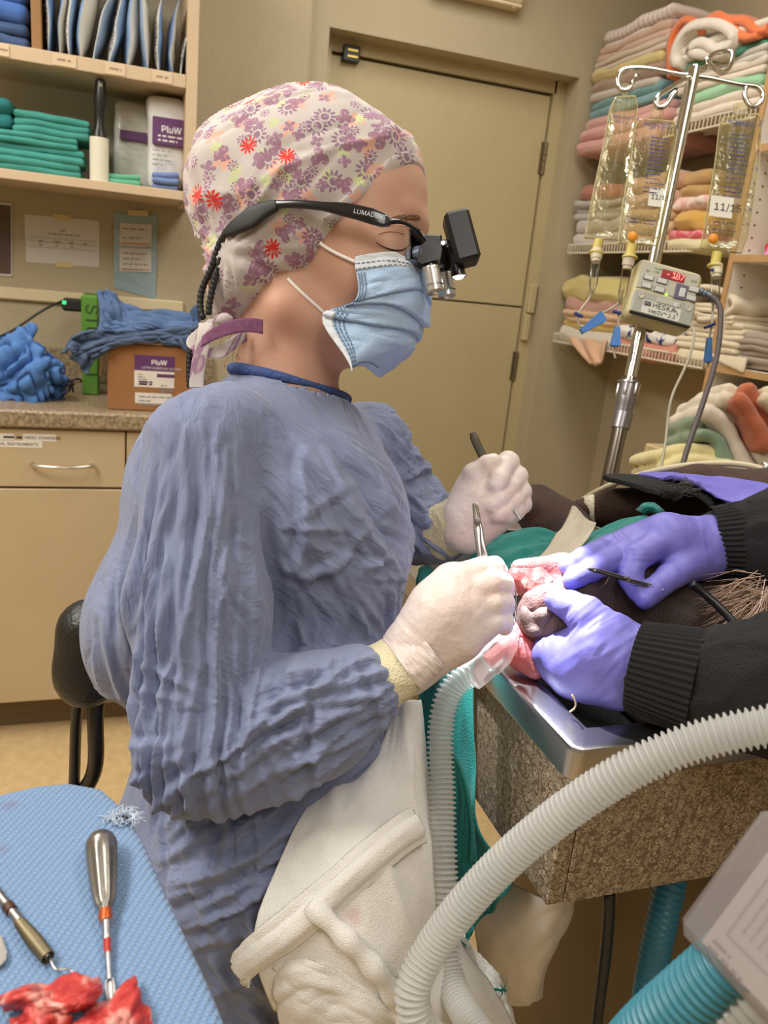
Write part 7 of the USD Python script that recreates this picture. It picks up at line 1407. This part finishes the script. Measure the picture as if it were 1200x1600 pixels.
# towel: top over the tray with an edge that rolls down
ring = np.array(poly.exterior.coords)[:-1]; L_ = poly.exterior.length
ns = 260; rp = np.array([poly.exterior.interpolate(L_*i/ns).coords[0] for i in range(ns)]); ctr = rp.mean(0)
prof = [(0.0, .0), (.30, .0), (.55, .0), (.72, .0), (.82, .0), (.90, 0), (.955, -.0004), (.985, -.002), (1.0, -.006), (1.008, -.014), (1.012, -.03), (1.016, -.055), (1.02, -.085)]
pts = []
for s_, z_ in prof:
    q = ctr + (rp-ctr)*s_; w = .004*np.sin(np.arange(ns)/ns*2*np.pi*9)*max(0, (s_-1.0)*40); nn = unit2 = (rp-ctr)/np.linalg.norm(rp-ctr, axis=1, keepdims=True)
    q = q + nn*w[:, None]; z = TRZ + z_ + .0022*(fbm(np.stack([q[:, 0]*14, q[:, 1]*14, 0*q[:, 0]], 1), 3, 121)-.5)*(s_ > .01)
    pts.append(np.column_stack([q, z]))
tv = np.vstack(pts); tf = grid_faces(len(prof), ns, True)
if vnorm(tv, tf)[ns*3][2] < 0: tf = tf[:, ::-1]
tvn = vnorm(tv, tf); full = trimesh.Trimesh(np.vstack([tv, tv-tvn*.002]), np.vstack([tf, tf[:, ::-1]+len(tv)]), process=False)
bt = thing('blue_towel', 'light blue woven towel with a frayed hole and faint stains covering the instrument tray', 'towel', (ctr[0], ctr[1], TRZ))
part(bt, 'cloth', full, huck, True)
fr = []
fc = onZ(193, 1276, TRZ+.002)
for i in range(110):
    a = rng.random()*2*np.pi; r0 = .0045; p0 = fc + V(math.cos(a)*r0*1.3, math.sin(a)*r0*.8, -.001); l = .002+.008*rng.random()
    d0 = V(math.cos(a)+rng.normal(0, .5), math.sin(a)+rng.normal(0, .5), .3+.3*rng.random()); p1 = p0+unit(d0)*l*.6; fr.append(tube(spline([p0, p1, p1+V(rng.normal(0, .003), rng.normal(0, .003), -.001)], 6), .00035, 4))
part(bt, 'frayed_threads', join(*fr), mat('thread_pale', lin(186, 200, 216), .9), True, kind='stuff', label='pale frayed threads round a small hole')
part(bt, 'hole', lathe(fc+V(0, 0, -.0015), (0, 0, 1), [(0, .0034), (.0006, .0030), (.0007, 0)], 12), mat('hole_dark', lin(40, 48, 60), .9), False)
# luxator with a fluted steel handle
def onT(x, y, h=0.0): return onZ(x, y, TRZ+h)
lux = thing('dental_luxator', 'steel dental luxator with fat fluted handle and copper-orange ring on the blue towel', 'luxator', onT(165, 1430, .002))
h0, h1 = onT(157, 1302, .0095), onT(173, 1562, .002)
LL = np.linalg.norm(h1-h0); la = unit(h1-h0)
sat = mat('satin_steel', lin(168, 164, 158), .33, 1.0, bump=(500., .00008, 3.))
t_ = lambda k: k*LL
prof = [(0, .0), (.004, .18), (.02, .58), (.05, .86), (.09, 1.0), (.15, 1.0), (.22, .96), (.32, .86), (.40, .76), (.46, .66), (.495, .50), (.515, .34), (.53, .33)]
nS = 48; an = np.arange(nS)*2*np.pi/nS; R0 = .0100
lu = unit(np.cross(la, V(0, 0, 1))); lw = np.cross(lu, la)
pv = []
for s_, r_ in np.array([(x, y) for x, y in zip(np.interp(np.linspace(0, 12, 80), range(13), [p[0] for p in prof]), np.interp(np.linspace(0, 12, 80), range(13), [p[1] for p in prof]))]):
    fl = 1 - .11*smooth01(.08, .2, s_)*(.5+.5*np.cos(an*8))**1.0
    pv.append(h0 + la*s_*LL + (R0*r_*fl)[:, None]*(np.cos(an)[:, None]*lu + np.sin(an)[:, None]*lw))
pv = np.vstack(pv); part(lux, 'handle', trimesh.Trimesh(pv, grid_faces(80, nS, True), process=False), sat, 35)
part(lux, 'ring', lathe(h0+la*LL*.525, la, [(0, .0), (0, .0036), (.001, .0040), (.0065, .0038), (.008, .0034), (.008, 0)], 24), mat('copper_ring', lin(190, 92, 44), .35, .6), 40, label='copper-orange colour ring')
part(lux, 'collar', lathe(h0+la*LL*.578, la, [(0, 0), (0, .0034), (.0012, .0035), (.0018, .0026), (.011, .0022), (.013, .0025), (.014, .0020), (.014, 0)], 20), steel, 40)
part(lux, 'shaft', lathe(h0+la*LL*.665, la, [(0, .0019), (LL*.1, .0016), (LL*.2, .0015), (LL*.24, .0014)], 14), steel, True)
b0_ = h0+la*LL*.90; part(lux, 'blade', sheet(np.array([[b0_-lu*.0014+V(0, 0, .0006), b0_+V(0, 0, -.0002), b0_+lu*.0014+V(0, 0, .0006)], [b0_+la*LL*.03-lu*.0023+V(0, 0, .0008), b0_+la*LL*.03+V(0, 0, -.0008), b0_+la*LL*.03+lu*.0023+V(0, 0, .0008)], [b0_+la*LL*.085-lu*.0021+V(0, 0, .0004), b0_+la*LL*.085+V(0, 0, -.0008), b0_+la*LL*.085+lu*.0021+V(0, 0, .0004)], [b0_+la*LL*.105-lu*.0006, b0_+la*LL*.105-V(0, 0, .0006), b0_+la*LL*.105+lu*.0006]]), 24, 12, .0007), steel, True)
part(lux, 'blood_smear', lathe(h0+la*LL*.668, la, [(0, .00205), (.009, .0019), (.012, .0017)], 14), mat('fresh_blood', lin(170, 44, 30), .25), True)
tm = text_mesh('LUXATION  3.2', .0026, .0002); e1, e2 = la, lw*.75+(-lu)*.66; e2 = unit(e2); 
nn = unit(lw*.80 - lu*.60); e2 = np.cross(nn, la); tm.vertices = tm.vertices @ np.array([la, e2, nn]) + h0 + la*LL*.14 + nn*(R0*.895)
part(lux, 'engraving', tm, mat('engraved_dark', lin(92, 88, 82), .6), False)
# probe / curette
prb = thing('dental_probe', 'thin steel dental probe with knurled grip, brown band and hooked tip, left of the luxator', 'probe', onT(50, 1460, .003))
p0, p1 = onT(-40, 1350, .0038), onT(76, 1496, .003)
pa = unit(p1-p0); PL = np.linalg.norm(p1-p0)
part(prb, 'shaft', lathe(p0, pa, [(0, .0026), (PL*.80, .0028)], 16), sat, True)
q0 = onT(15, 1418, .004); sq = (q0-p0) @ pa
part(prb, 'band', lathe(p0+pa*(sq-.003), pa, [(0, .0), (0, .0034), (.006, .0034), (.006, .0)], 18), mat('brown_band', lin(70, 40, 24), .5), 40)
kn = np.array([(x, .0030+.0012*math.sin(min(1, x/.02)*1.2)*(1-max(0, (x-.02)/.018)*.45)+.00018*math.sin(x*9000)) for x in np.linspace(0, .034, 160)])
part(prb, 'knurled_grip', lathe(onT(30, 1440, .0042), pa, kn, 26), mat('knurled_steel', lin(140, 130, 104), .45, .9), True, label='knurled grip')
part(prb, 'neck', lathe(onT(64, 1480, .0036), pa, [(0, .0029), (.008, .0026), (.009, .0012)], 14), sat, True)
part(prb, 'hook', tube(spline([onT(72, 1492, .0034), onT(82, 1508, .0034), onT(90, 1515, .0034), onT(104, 1514, .0030), onT(113, 1518, .0026), onT(115, 1528, .001)], 40), np.linspace(.0011, .0005, 40), 8), steel, True)
fh = thing('flat_instrument', 'flat steel instrument handle with rounded end, cut off by the left edge of the photo', 'instrument', onT(-10, 1480, .002))
fo = [onT(x, y, .0032) for x, y in ((-60, 1400), (2, 1462), (11, 1486), (9, 1500), (0, 1508), (-12, 1508), (-90, 1470))]
part(fh, 'handle', trimesh.creation.extrude_polygon(Polygon([q[:2] for q in fo]).buffer(-.001).buffer(.001), .0022, engine='earcut').apply_translation((0, 0, TRZ+.001)), sat)
# bloody gauze
def blood_gauze(name, sc):
    N = {'tc': ('texture_coordinate', {}), 'n': ('noise_texture', {'scale': sc, 'detail': 3., 'distortion': .8}), 'r': ('rgb_ramp', {'ramp': [(0., lin(230, 200, 188)), (.36, lin(222, 160, 148)), (.45, lin(196, 62, 54)), (.56, lin(172, 28, 28)), (1., lin(136, 14, 18))]}), 'b1': ('noise_texture', {'scale': 700., 'detail': 2.}), 'b': ('bump', {'distance': .001, 'strength': 1.}), 'p': ('principled_bsdf', {'roughness': .5, 'coat_weight': .15})}
    return rawmat(name, N, [('tc.object', 'n.vector'), ('n.fac', 'r.fac'), ('r.color', 'p.base_color'), ('tc.object', 'b1.vector'), ('b1.fac', 'b.height'), ('b.normal', 'p.normal')], 'p.BSDF')
def TG(rows): return np.array([[onT(x, y, h) for x, y, h in r] for r in rows])
g1 = thing('bloody_gauze', 'blood-soaked crumpled gauze in the bottom left corner on the blue towel', 'gauze', onT(80, 1560, .002))
part(g1, 'fold', sheet(TG([[(4, 1552, .004), (40, 1534, .008), (80, 1528, .006), (126, 1522, .012), (160, 1526, .006)], [(-2, 1566, .010), (44, 1556, .018), (88, 1552, .014), (124, 1546, .020), (162, 1540, .010)], [(2, 1576, .004), (46, 1576, .012), (86, 1572, .016), (122, 1566, .022), (158, 1558, .010)], [(30, 1580, .002), (52, 1588, .004), (88, 1588, .008), (124, 1586, .012), (146, 1574, .004)]]), 60, 70, .0016, wav(.006, 5, 131)), blood_gauze('soaked_gauze', 30.), True)
part(g1, 'fold', sheet(TG([[(14, 1592, .003), (40, 1578, .010), (70, 1574, .012), (104, 1580, .008)], [(16, 1604, .010), (44, 1592, .018), (74, 1590, .018), (112, 1592, .010)], [(20, 1640, .004), (50, 1640, .010), (90, 1640, .010), (130, 1630, .004)]]), 44, 50, .0016, wav(.006, 5, 133)), MATS['soaked_gauze'], True)
g2 = thing('bloody_gauze', 'pointed gauze pad with blood at its edges below the luxator blade', 'gauze', onT(190, 1580, .002))
part(g2, 'pad', sheet(TG([[(124, 1578, .003), (150, 1560, .006), (176, 1556, .006), (204, 1530, .006), (212, 1534, .004)], [(128, 1590, .008), (156, 1580, .014), (186, 1572, .014), (210, 1556, .012), (226, 1556, .006)], [(110, 1610, .010), (156, 1604, .016), (196, 1596, .016), (222, 1586, .010), (235, 1580, .004)], [(110, 1650, .006), (156, 1650, .010), (196, 1650, .010), (226, 1640, .006), (240, 1630, .003)]]), 56, 64, .002, wav(.005, 5, 135)), blood_gauze('stained_gauze', 24.), True)

# ------------------------------------------------------------------ stool behind the gown
st = thing('stool', 'black rolling stool with curved padded backrest behind the surgeon', 'stool', V(*(P(150, 1100, .98)[:2]), 0))
blk = mat('black_vinyl', (.012, .011, .011), .42, bump=(240., .001, 2.))
sc_ = P(330, 1500, .86); scx, scy = sc_[0], sc_[1]
part(st, 'backrest', blob([(cone(P(140, 985, .86), P(136, 1060, .87), .030, .032), 0), (cone(P(136, 1040, .87), P(170, 1060, .98), .032, .030), .02), (cone(P(140, 985, .86), P(176, 1000, .98), .03, .028), .02)], [P(105, 960, .84), P(200, 1100, 1.0)], .006, .05), blk, True)
part(st, 'back_bar', tube(spline([P(126, 1075, .92), P(118, 1150, .93), P(116, 1220, .94), V(scx-.12, scy+.02, .52), V(scx-.02, scy, .50)], 40), .013, 12, ex=(1, .5)), mat('black_metal', (.012, .012, .012), .35), True)
part(st, 'bracket', tube(spline([P(152, 1090, .90), P(150, 1160, .91), P(138, 1225, .935), P(124, 1240, .94)], 20), .009, 12), MATS['black_metal'], True)
part(st, 'seat', lathe((scx, scy, .52), (0, 0, 1), [(0, 0), (0, .17), (.02, .19), (.05, .19), (.07, .17), (.075, 0)], 32), blk, 40)
part(st, 'column', tube([V(scx, scy, .08), V(scx, scy, .52)], .022, 16), MATS['black_metal'])
for k in range(5):
    a = k*2*np.pi/5; e = V(scx+.26*math.cos(a), scy+.26*math.sin(a), .07); part(st, 'leg', tube([V(scx, scy, .10), e], [.02, .014], 10), MATS['black_metal'])
    part(st, 'castor', lathe(e+V(-.012, 0, -.045), (1, 0, 0), [(0, 0), (0, .025), (.024, .025), (.024, 0)], 14), MATS['castor_black'])

# ------------------------------------------------------------------ loupes with headlight
lp = thing('loupe_glasses', 'black loupe glasses with two silver barrels and headlight, worn over the floral cap', 'loupes', P(520, 340, .73))
gl = mat('glossy_black', (.010, .010, .013), .22, coat_weight=.4); rub = mat('black_rubber_soft', (.014, .014, .014), .55)
def LP(x, y, off): return P(x, y, MD(x)+off)
tp = spline([LP(420, 322, -.094), LP(450, 319, -.095), LP(500, 322, -.094), LP(550, 330, -.091), LP(590, 341, -.087), LP(610, 348, -.082)], 60)
hgt = np.interp(np.linspace(0, 1, 60), [0, .12, .45, .62, .85, .95, 1], [.0052, .0034, .0040, .0062, .0072, .0066, .0035])
def strip(c, hgt, wid, updir, sides=16):
    t, _, _ = frames(c); u = updir - t*(t @ updir)[:, None]; u /= np.linalg.norm(u, axis=1, keepdims=True); w = np.cross(t, u); an = np.arange(sides)*2*np.pi/sides
    ca, sa = np.sign(np.cos(an))*np.abs(np.cos(an))**.6, np.sign(np.sin(an))*np.abs(np.sin(an))**.6
    v = c[:, None] + hgt[:, None, None]*ca[None, :, None]*u[:, None] + np.broadcast_to(wid, (len(c),))[:, None, None]*sa[None, :, None]*w[:, None]
    v = np.vstack([v.reshape(-1, 3), c[0], c[-1]]); n = len(c); f = grid_faces(n, sides, True); j = np.arange(sides); e = (n-1)*sides
    return trimesh.Trimesh(v, np.vstack([f, np.stack([np.full(sides, n*sides), (j+1) % sides, j], 1), np.stack([np.full(sides, n*sides+1), e+j, e+(j+1) % sides], 1)]), process=False)
tmpl = part(lp, 'temple', strip(tp, hgt, .0022, UP), gl, 40)
rp_ = spline([LP(352, 366, -.083), LP(366, 356, -.088), LP(386, 344, -.092), LP(406, 332, -.094), LP(432, 321, -.095)], 40)
part(lp, 'temple_tip', strip(rp_, np.interp(np.linspace(0, 1, 40), [0, .2, .55, .85, 1], [.003, .0068, .0098, .0066, .0050]), .0035, UP), rub, 40)
far = spline([LP(640, 352, .062), LP(560, 336, .083), LP(470, 326, .092), LP(380, 350, .088)], 40); part(lp, 'temple', strip(far, np.full(40, .005), .002, UP), gl, 40)
tx = text_mesh('LUMADENT', .0040, .0003); tdir = unit(tp[46]-tp[34]); tnn = unit(-FWD - tdir*(-FWD @ tdir)); tu = np.cross(tnn, tdir); tx.vertices = tx.vertices @ np.array([tdir, tu, tnn]) + LP(552, 334, -.0952) + tnn*.0022
part(tmpl, 'lettering', tx, mat('silver_print', lin(196, 198, 206), .5), False)
part(lp, 'rim', tube(spline([LP(606, 347, -.083), LP(622, 346, -.076), LP(640, 352, -.062), LP(654, 364, -.044), LP(664, 377, -.022)], 40), np.interp(np.linspace(0, 1, 40), [0, .25, 1], [.0030, .0018, .0020]), 10), gl, True)
part(lp, 'rim', tube(spline([LP(664, 377, -.022), LP(668, 380, 0), LP(670, 380, .022), LP(664, 372, .044), LP(650, 360, .066)], 40), .0020, 10), gl, True)
lens = clear_mat('lens_clear', (.985, .985, .98), .03, None, 1.12)
def lens_at(sg):
    rows_ = []
    for k, yy in enumerate((352, 372, 392, 404)):
        rows_.append([LP(612 + k*3, yy+2, sg*(-.078)), LP(640+k*2, yy+2, sg*(-.058)), LP(658, yy+4, sg*(-.030)), LP(662-k*2, yy+6, sg*(-.010))])
    return sheet(np.array(rows_), 16, 20, .0014)
for sg in (1, -1): part(lp, 'lens', lens_at(sg), lens, True)
blu = mat('anodised_blue_grey', lin(128, 142, 168), .35, .8); silv = mat('silver_barrel', lin(206, 204, 200), .30, .9)
for sg, (ex, ey), (pr0, pr1), (s0, s1), o in ((0, (640, 404), ((655, 404), (682, 398)), ((672, 418), (680, 457)), -.036), (1, (662, 412), ((680, 412), (702, 408)), ((694, 428), (699, 464)), .024)):
    a, b = LP(ex, ey, o+.004), LP(ex+26, ey-8, o-.004); L = np.linalg.norm(b-a)
    part(lp, 'eyepiece', lathe(a, b-a, [(0, 0), (0, .0080), (.001, .0088), (L*.6, .0090), (L, .0088), (L, 0)], 28), blu, 40)
    c = LP((pr0[0]+pr1[0])/2, (pr0[1]+pr1[1])/2, o-.002); d1 = unit(LP(*s1, o)-LP(*s0, o)); sd = unit(FWD - d1*(FWD @ d1)); rt_ = np.cross(sd, d1); rt_ = rt_ if rt_ @ RT > 0 else -rt_
    part(lp, 'prism_housing', trimesh.convex.convex_hull(np.array([c + rt_*x + d1*y + sd*z for x, y in ((-.0115, .004), (-.008, -.006), (.002, -.0135), (.0095, -.0115), (.0135, -.002), (.010, .0075), (-.008, .0085)) for z in (-.0085, .0085)])), gl, 20)
    part(lp, 'collar', lathe(LP(*s0, o)-d1*.008, d1, [(0, 0), (0, .0082), (.009, .0086), (.009, 0)], 28), gl, 40)
    Ls = np.linalg.norm(LP(*s1, o)-LP(*s0, o))
    br_ = part(lp, 'barrel', lathe(LP(*s0, o), d1, [(0, 0), (0, .0086), (.0008, .0089), (.0032, .0089), (.0034, .0086), (.0038, .0086), (.0040, .0090), (Ls-.001, .0094), (Ls, .0088), (Ls-.0015, .0078), (Ls-.0015, 0)], 32), silv, 40)
    bx = text_mesh('2.5x420 mm', .0022, .0002); bnn = unit(-FWD - d1*(-FWD @ d1)); bu = -d1; bt_ = np.cross(bu, bnn); bx.vertices = bx.vertices @ np.array([bt_, bu, bnn])
    w_ = bx.vertices @ bt_; ang = w_/.0094 - .75; keep = bx.vertices @ bu; dep = bx.vertices @ bnn
    bx.vertices = LP(*s1, o) - d1*.005 + keep[:, None]*bu + (.00935+dep)[:, None]*(np.sin(ang)[:, None]*bt_ + np.cos(ang)[:, None]*bnn)
    part(br_, 'lettering', bx, mat('ink_black', (.02, .02, .02), .6), False)
part(lp, 'bridge_mount', join(obox(LP(670, 379, -.006), RT*.0120, UP*.0035, FWD*.014, .0015), obox(LP(683, 384, -.012), RT*.0045-UP*.002, UP*.006, FWD*.006, .001)), gl, 30)
part(lp, 'pivot_arm', obox(LP(690, 380, -.012), unit(RT*.97+UP*.05)*.0065, UP*.0028, FWD*.003, .001), mat('dark_steel', lin(110, 112, 116), .35, .9), 30)
part(lp, 'pivot_screw', lathe(LP(692, 380, -.016), -FWD, [(0, .0024), (.0012, .0022), (.0012, 0)], 14), silv, 40)
hb1 = unit(LP(731, 413, 0)-LP(712, 342, 0)); hb2 = unit(RT - hb1*(RT @ hb1)); hb3 = np.cross(hb1, hb2)
hlb = part(lp, 'headlight_body', obox(LP(721, 374, -.010), hb1*.0258, hb2*.0125, hb3*.0135, .0035), mat('matte_black', (.011, .011, .012), .38), 30)
part(hlb, 'side_label', obox(LP(740, 386, -.012), hb1*.012, hb2*.0003, hb3*.008), mat('label_speckle', lin(170, 170, 176), .6, var=((.02, .02, .02), 900., 6.)))
l0, l1 = LP(710, 382, -.008), LP(717, 433, -.008); ld = l1-l0; LL2 = np.linalg.norm(ld)
part(lp, 'headlight_barrel', lathe(l0, ld, [(0, 0), (0, .0058), (.002, .0066), (LL2*.55, .0062), (LL2*.8, .0068), (LL2-.001, .0074), (LL2, .0072), (LL2-.0015, .0064)], 28), gl, 40)
part(lp, 'led_lens', lathe(l0+unit(ld)*(LL2-.003), ld, [(0, .0066), (.002, .0062), (.0045, .0036), (.0052, 0)], 24), rawmat('led_glow', {'e': ('emission', {'color': (.82, .92, 1.0), 'strength': 14.0})}, [], 'e.emission'), True)
sl = UsdLux.SphereLight.Define(stage, '/World/headlight_beam'); SPOT = l1 + unit(ld)*.010; tgt = P(822, 925, .785); zdir = unit(SPOT-tgt); xd = unit(np.cross(V(0, 0, 1), zdir)); yd = np.cross(zdir, xd)
sl.AddTransformOp().Set(Gf.Matrix4d(*xd, 0, *yd, 0, *zdir, 0, *SPOT, 1)); sl.CreateRadiusAttr(.006); sl.CreateIntensityAttr(HEADLIGHT); sl.CreateColorAttr((.90, .95, 1.0))
sh = UsdLux.ShapingAPI.Apply(sl.GetPrim()); sh.CreateShapingConeAngleAttr(17.0); sh.CreateShapingConeSoftnessAttr(.55)
part(lp, 'cord', tube(spline([LP(352, 366, -.083), LP(342, 384, -.078), LP(330, 420, -.072), LP(318, 446, -.068), LP(313, 480, -.066), LP(318, 498, -.066)], 60), .0032+.0004*np.sin(np.arange(60)*1.9), 10), rub, True)
part(lp, 'cord', tube(spline([LP(346, 402, -.076), LP(335, 440, -.070), LP(328, 470, -.068), LP(326, 492, -.066)], 40), .0030+.0004*np.sin(np.arange(40)*1.9), 10), rub, True)
part(lp, 'cord', tube(spline([LP(302, 520, -.058), LP(297, 560, -.056), LP(298, 606, -.052)], 40), .0038+.0004*np.sin(np.arange(40)*1.9), 10), rub, True)

# ------------------------------------------------------------------ instruments in hands
nh = thing('needle_holder', 'steel needle holder upright in the surgeon\'s nearer fist', 'needle holder', P(750, 830, .735))
for (a, b, c, d, s) in (((740, 786), (745, 820), (749, 862), (760, 905), 0), ((744, 788), (748, 820), (757, 862), (772, 900), 1)):
    z = .742+.004*s
    pts_ = spline([P(*a, z), P(*b, z), P(*c, z-.004), P(*d, z-.004)], 40)
    part(nh, 'arm', strip(pts_, np.interp(np.linspace(0, 1, 40), [0, .06, .35, .6, 1], [.0012, .0020, .0034, .0026, .0024]), np.interp(np.linspace(0, 1, 40), [0, .4, 1], [.0014, .0024, .0020]), RT), steel, 40)
part(nh, 'box_lock', lathe(P(746, 815, .737), -FWD, [(0, .0036), (.0016, .0034), (.002, 0)], 18), steel_d, 40)
fp = thing('forceps', 'dark steel tissue forceps sticking up between the fingers of the surgeon\'s farther hand', 'forceps', P(755, 700, .90))
for s in (0, 1):
    pts_ = spline([P(738, 676, .905+.0015*s), P(745, 694, .905+.003*s), P(756, 716, .905+.005*s), P(772, 745, .903+.004*s), P(800, 790, .892), P(813, 812, .886)], 40)
    part(fp, 'arm', strip(pts_, np.interp(np.linspace(0, 1, 40), [0, .05, .3, .8, 1], [.003, .0048, .0050, .003, .0012]), .0008, RT*.9+UP*.3), steel_d if s else mat('dark_forceps', lin(96, 94, 90), .3, 1.0), 40)
ndh = thing('needle_scissors', 'slim steel instrument held crosswise under the upper violet glove', 'surgical instrument', P(980, 905, .80))
part(ndh, 'shank', strip(spline([P(918, 889, .758), P(945, 895, .774), P(978, 905, .790), P(1010, 915, .797), P(1036, 922, .795)], 40), np.interp(np.linspace(0, 1, 40), [0, .1, .5, .9, 1], [.0008, .0022, .0026, .0018, .0012]), .0016, UP), steel, 40)
part(ndh, 'shank', strip(spline([P(930, 891, .762), P(960, 901, .777), P(990, 907, .790), P(1018, 913, .793)], 30), np.full(30, .0010), .001, UP), steel_d, 40)
part(ndh, 'hinge', lathe(P(980, 905, .7875), -FWD, [(0, .003), (.0014, .0026), (.0014, 0)], 14), steel_d, 40)
sut = mat('suture', lin(150, 120, 100), .5)
solo('suture_thread', tube(spline([P(950, 900, .778), P(946, 912, .79), P(930, 922, .80), P(905, 926, .795)], 40), .0004, 6), sut, 'fine curved suture thread hanging from the slim instrument', 'suture', smooth=True)
solo('suture_thread', tube(spline([P(797, 912, .745), P(806, 926, .77), P(806, 948, .775), P(803, 976, .765)], 40), .0007, 6), mat('steel_wire', lin(180, 176, 170), .3, 1.), 'curved suture needle between the surgeon\'s fist and the dog\'s nose', 'suture needle', smooth=True)
solo('iv_line', tube(spline([P(1080, 912, .80), P(1130, 955, .79), P(1170, 1000, .77), P(1215, 1060, .74)], 50), .0042, 10), mat('tube_black', (.012, .012, .013), .28), 'glossy black tube lying across the dog\'s neck', 'tube', smooth=True)
wire = tube(spline([P(893, 1085, .70), P(899, 1096, .70), P(898, 1106, .705), P(890, 1112, .71)], 24), .0009, 6)
solo('monitor_wire', wire, mat('wire_beige', lin(196, 176, 140), .5), 'short beige looped wire under the lower violet glove', 'wire', smooth=True)
# warming wrap and cable over the dog's legs
wrap_p = mat('violet_wrap', lin(116, 110, 200), .55, var=(lin(100, 94, 186), 22., 2.), bump=(120., .0012, 2.))
wr = thing('warming_wrap', 'violet padded wrap with black underside lying over the dog at the right', 'wrap', P(1090, 760, .98))
part(wr, 'top', sheet(PG([[(1000, 741, 1.10), (1060, 736, 1.10), (1120, 736, 1.10), (1190, 738, 1.10), (1280, 742, 1.08)], [(1010, 744, 1.06), (1066, 742, 1.05), (1126, 744, 1.04), (1194, 750, 1.02), (1280, 760, 1.0)], [(1050, 746, 1.02), (1084, 752, 1.0), (1130, 762, .99), (1194, 768, .97), (1280, 780, .95)], [(1076, 748, 1.0), (1100, 764, .98), (1138, 784, .96), (1190, 790, .94), (1280, 810, .92)]]), 50, 70, .004, wav(.004, 4, 141)), wrap_p, True)
part(wr, 'underside', sheet(PG([[(945, 741, 1.09), (1000, 742, 1.09), (1060, 740, 1.09), (1120, 742, 1.08)], [(958, 750, 1.05), (1006, 752, 1.045), (1060, 750, 1.03), (1110, 758, 1.02)], [(1010, 762, 1.02), (1040, 768, 1.015), (1070, 764, 1.0), (1112, 776, .99)], [(1040, 778, 1.01), (1056, 776, 1.005), (1080, 772, .99), (1116, 788, .97)]]), 40, 50, .006, wav(.006, 4, 143)), mat('black_foam', (.010, .010, .010), .9), True)
tuf = []
for i in range(60):
    a = P(1072+rng.normal(0, 7), 756+rng.normal(0, 6), .985); tuf.append(tube(spline([a, a+RT*rng.normal(0, .006)-UP*.004, a+RT*rng.normal(0, .009)-UP*.008*rng.random()-FWD*.004], 6), .0003, 3))
part(wr, 'lint', join(*tuf), mat('lint_grey', lin(110, 104, 100), .9), True, kind='stuff', label='wisps of grey lint')
cw = thing('warm_air_cable', 'cream cable arching over the violet wrap to a silver sleeve at the right edge', 'cable', P(1080, 728, 1.12))
part(cw, 'cable', tube(spline([P(880, 805, 1.2), P(905, 785, 1.18), P(945, 762, 1.15), P(1000, 742, 1.12), P(1060, 729, 1.10), P(1120, 724, 1.09), P(1160, 726, 1.08), P(1192, 733, 1.07)], 80), .0042, 12), mat('cream_cable', lin(196, 184, 156), .45), True)
part(cw, 'sleeve', lathe(P(1190, 731, 1.07), RT*.95-UP*.12, [(0, 0), (0, .008), (.003, .0095), (.04, .0095), (.04, 0)], 20), silv, 40)
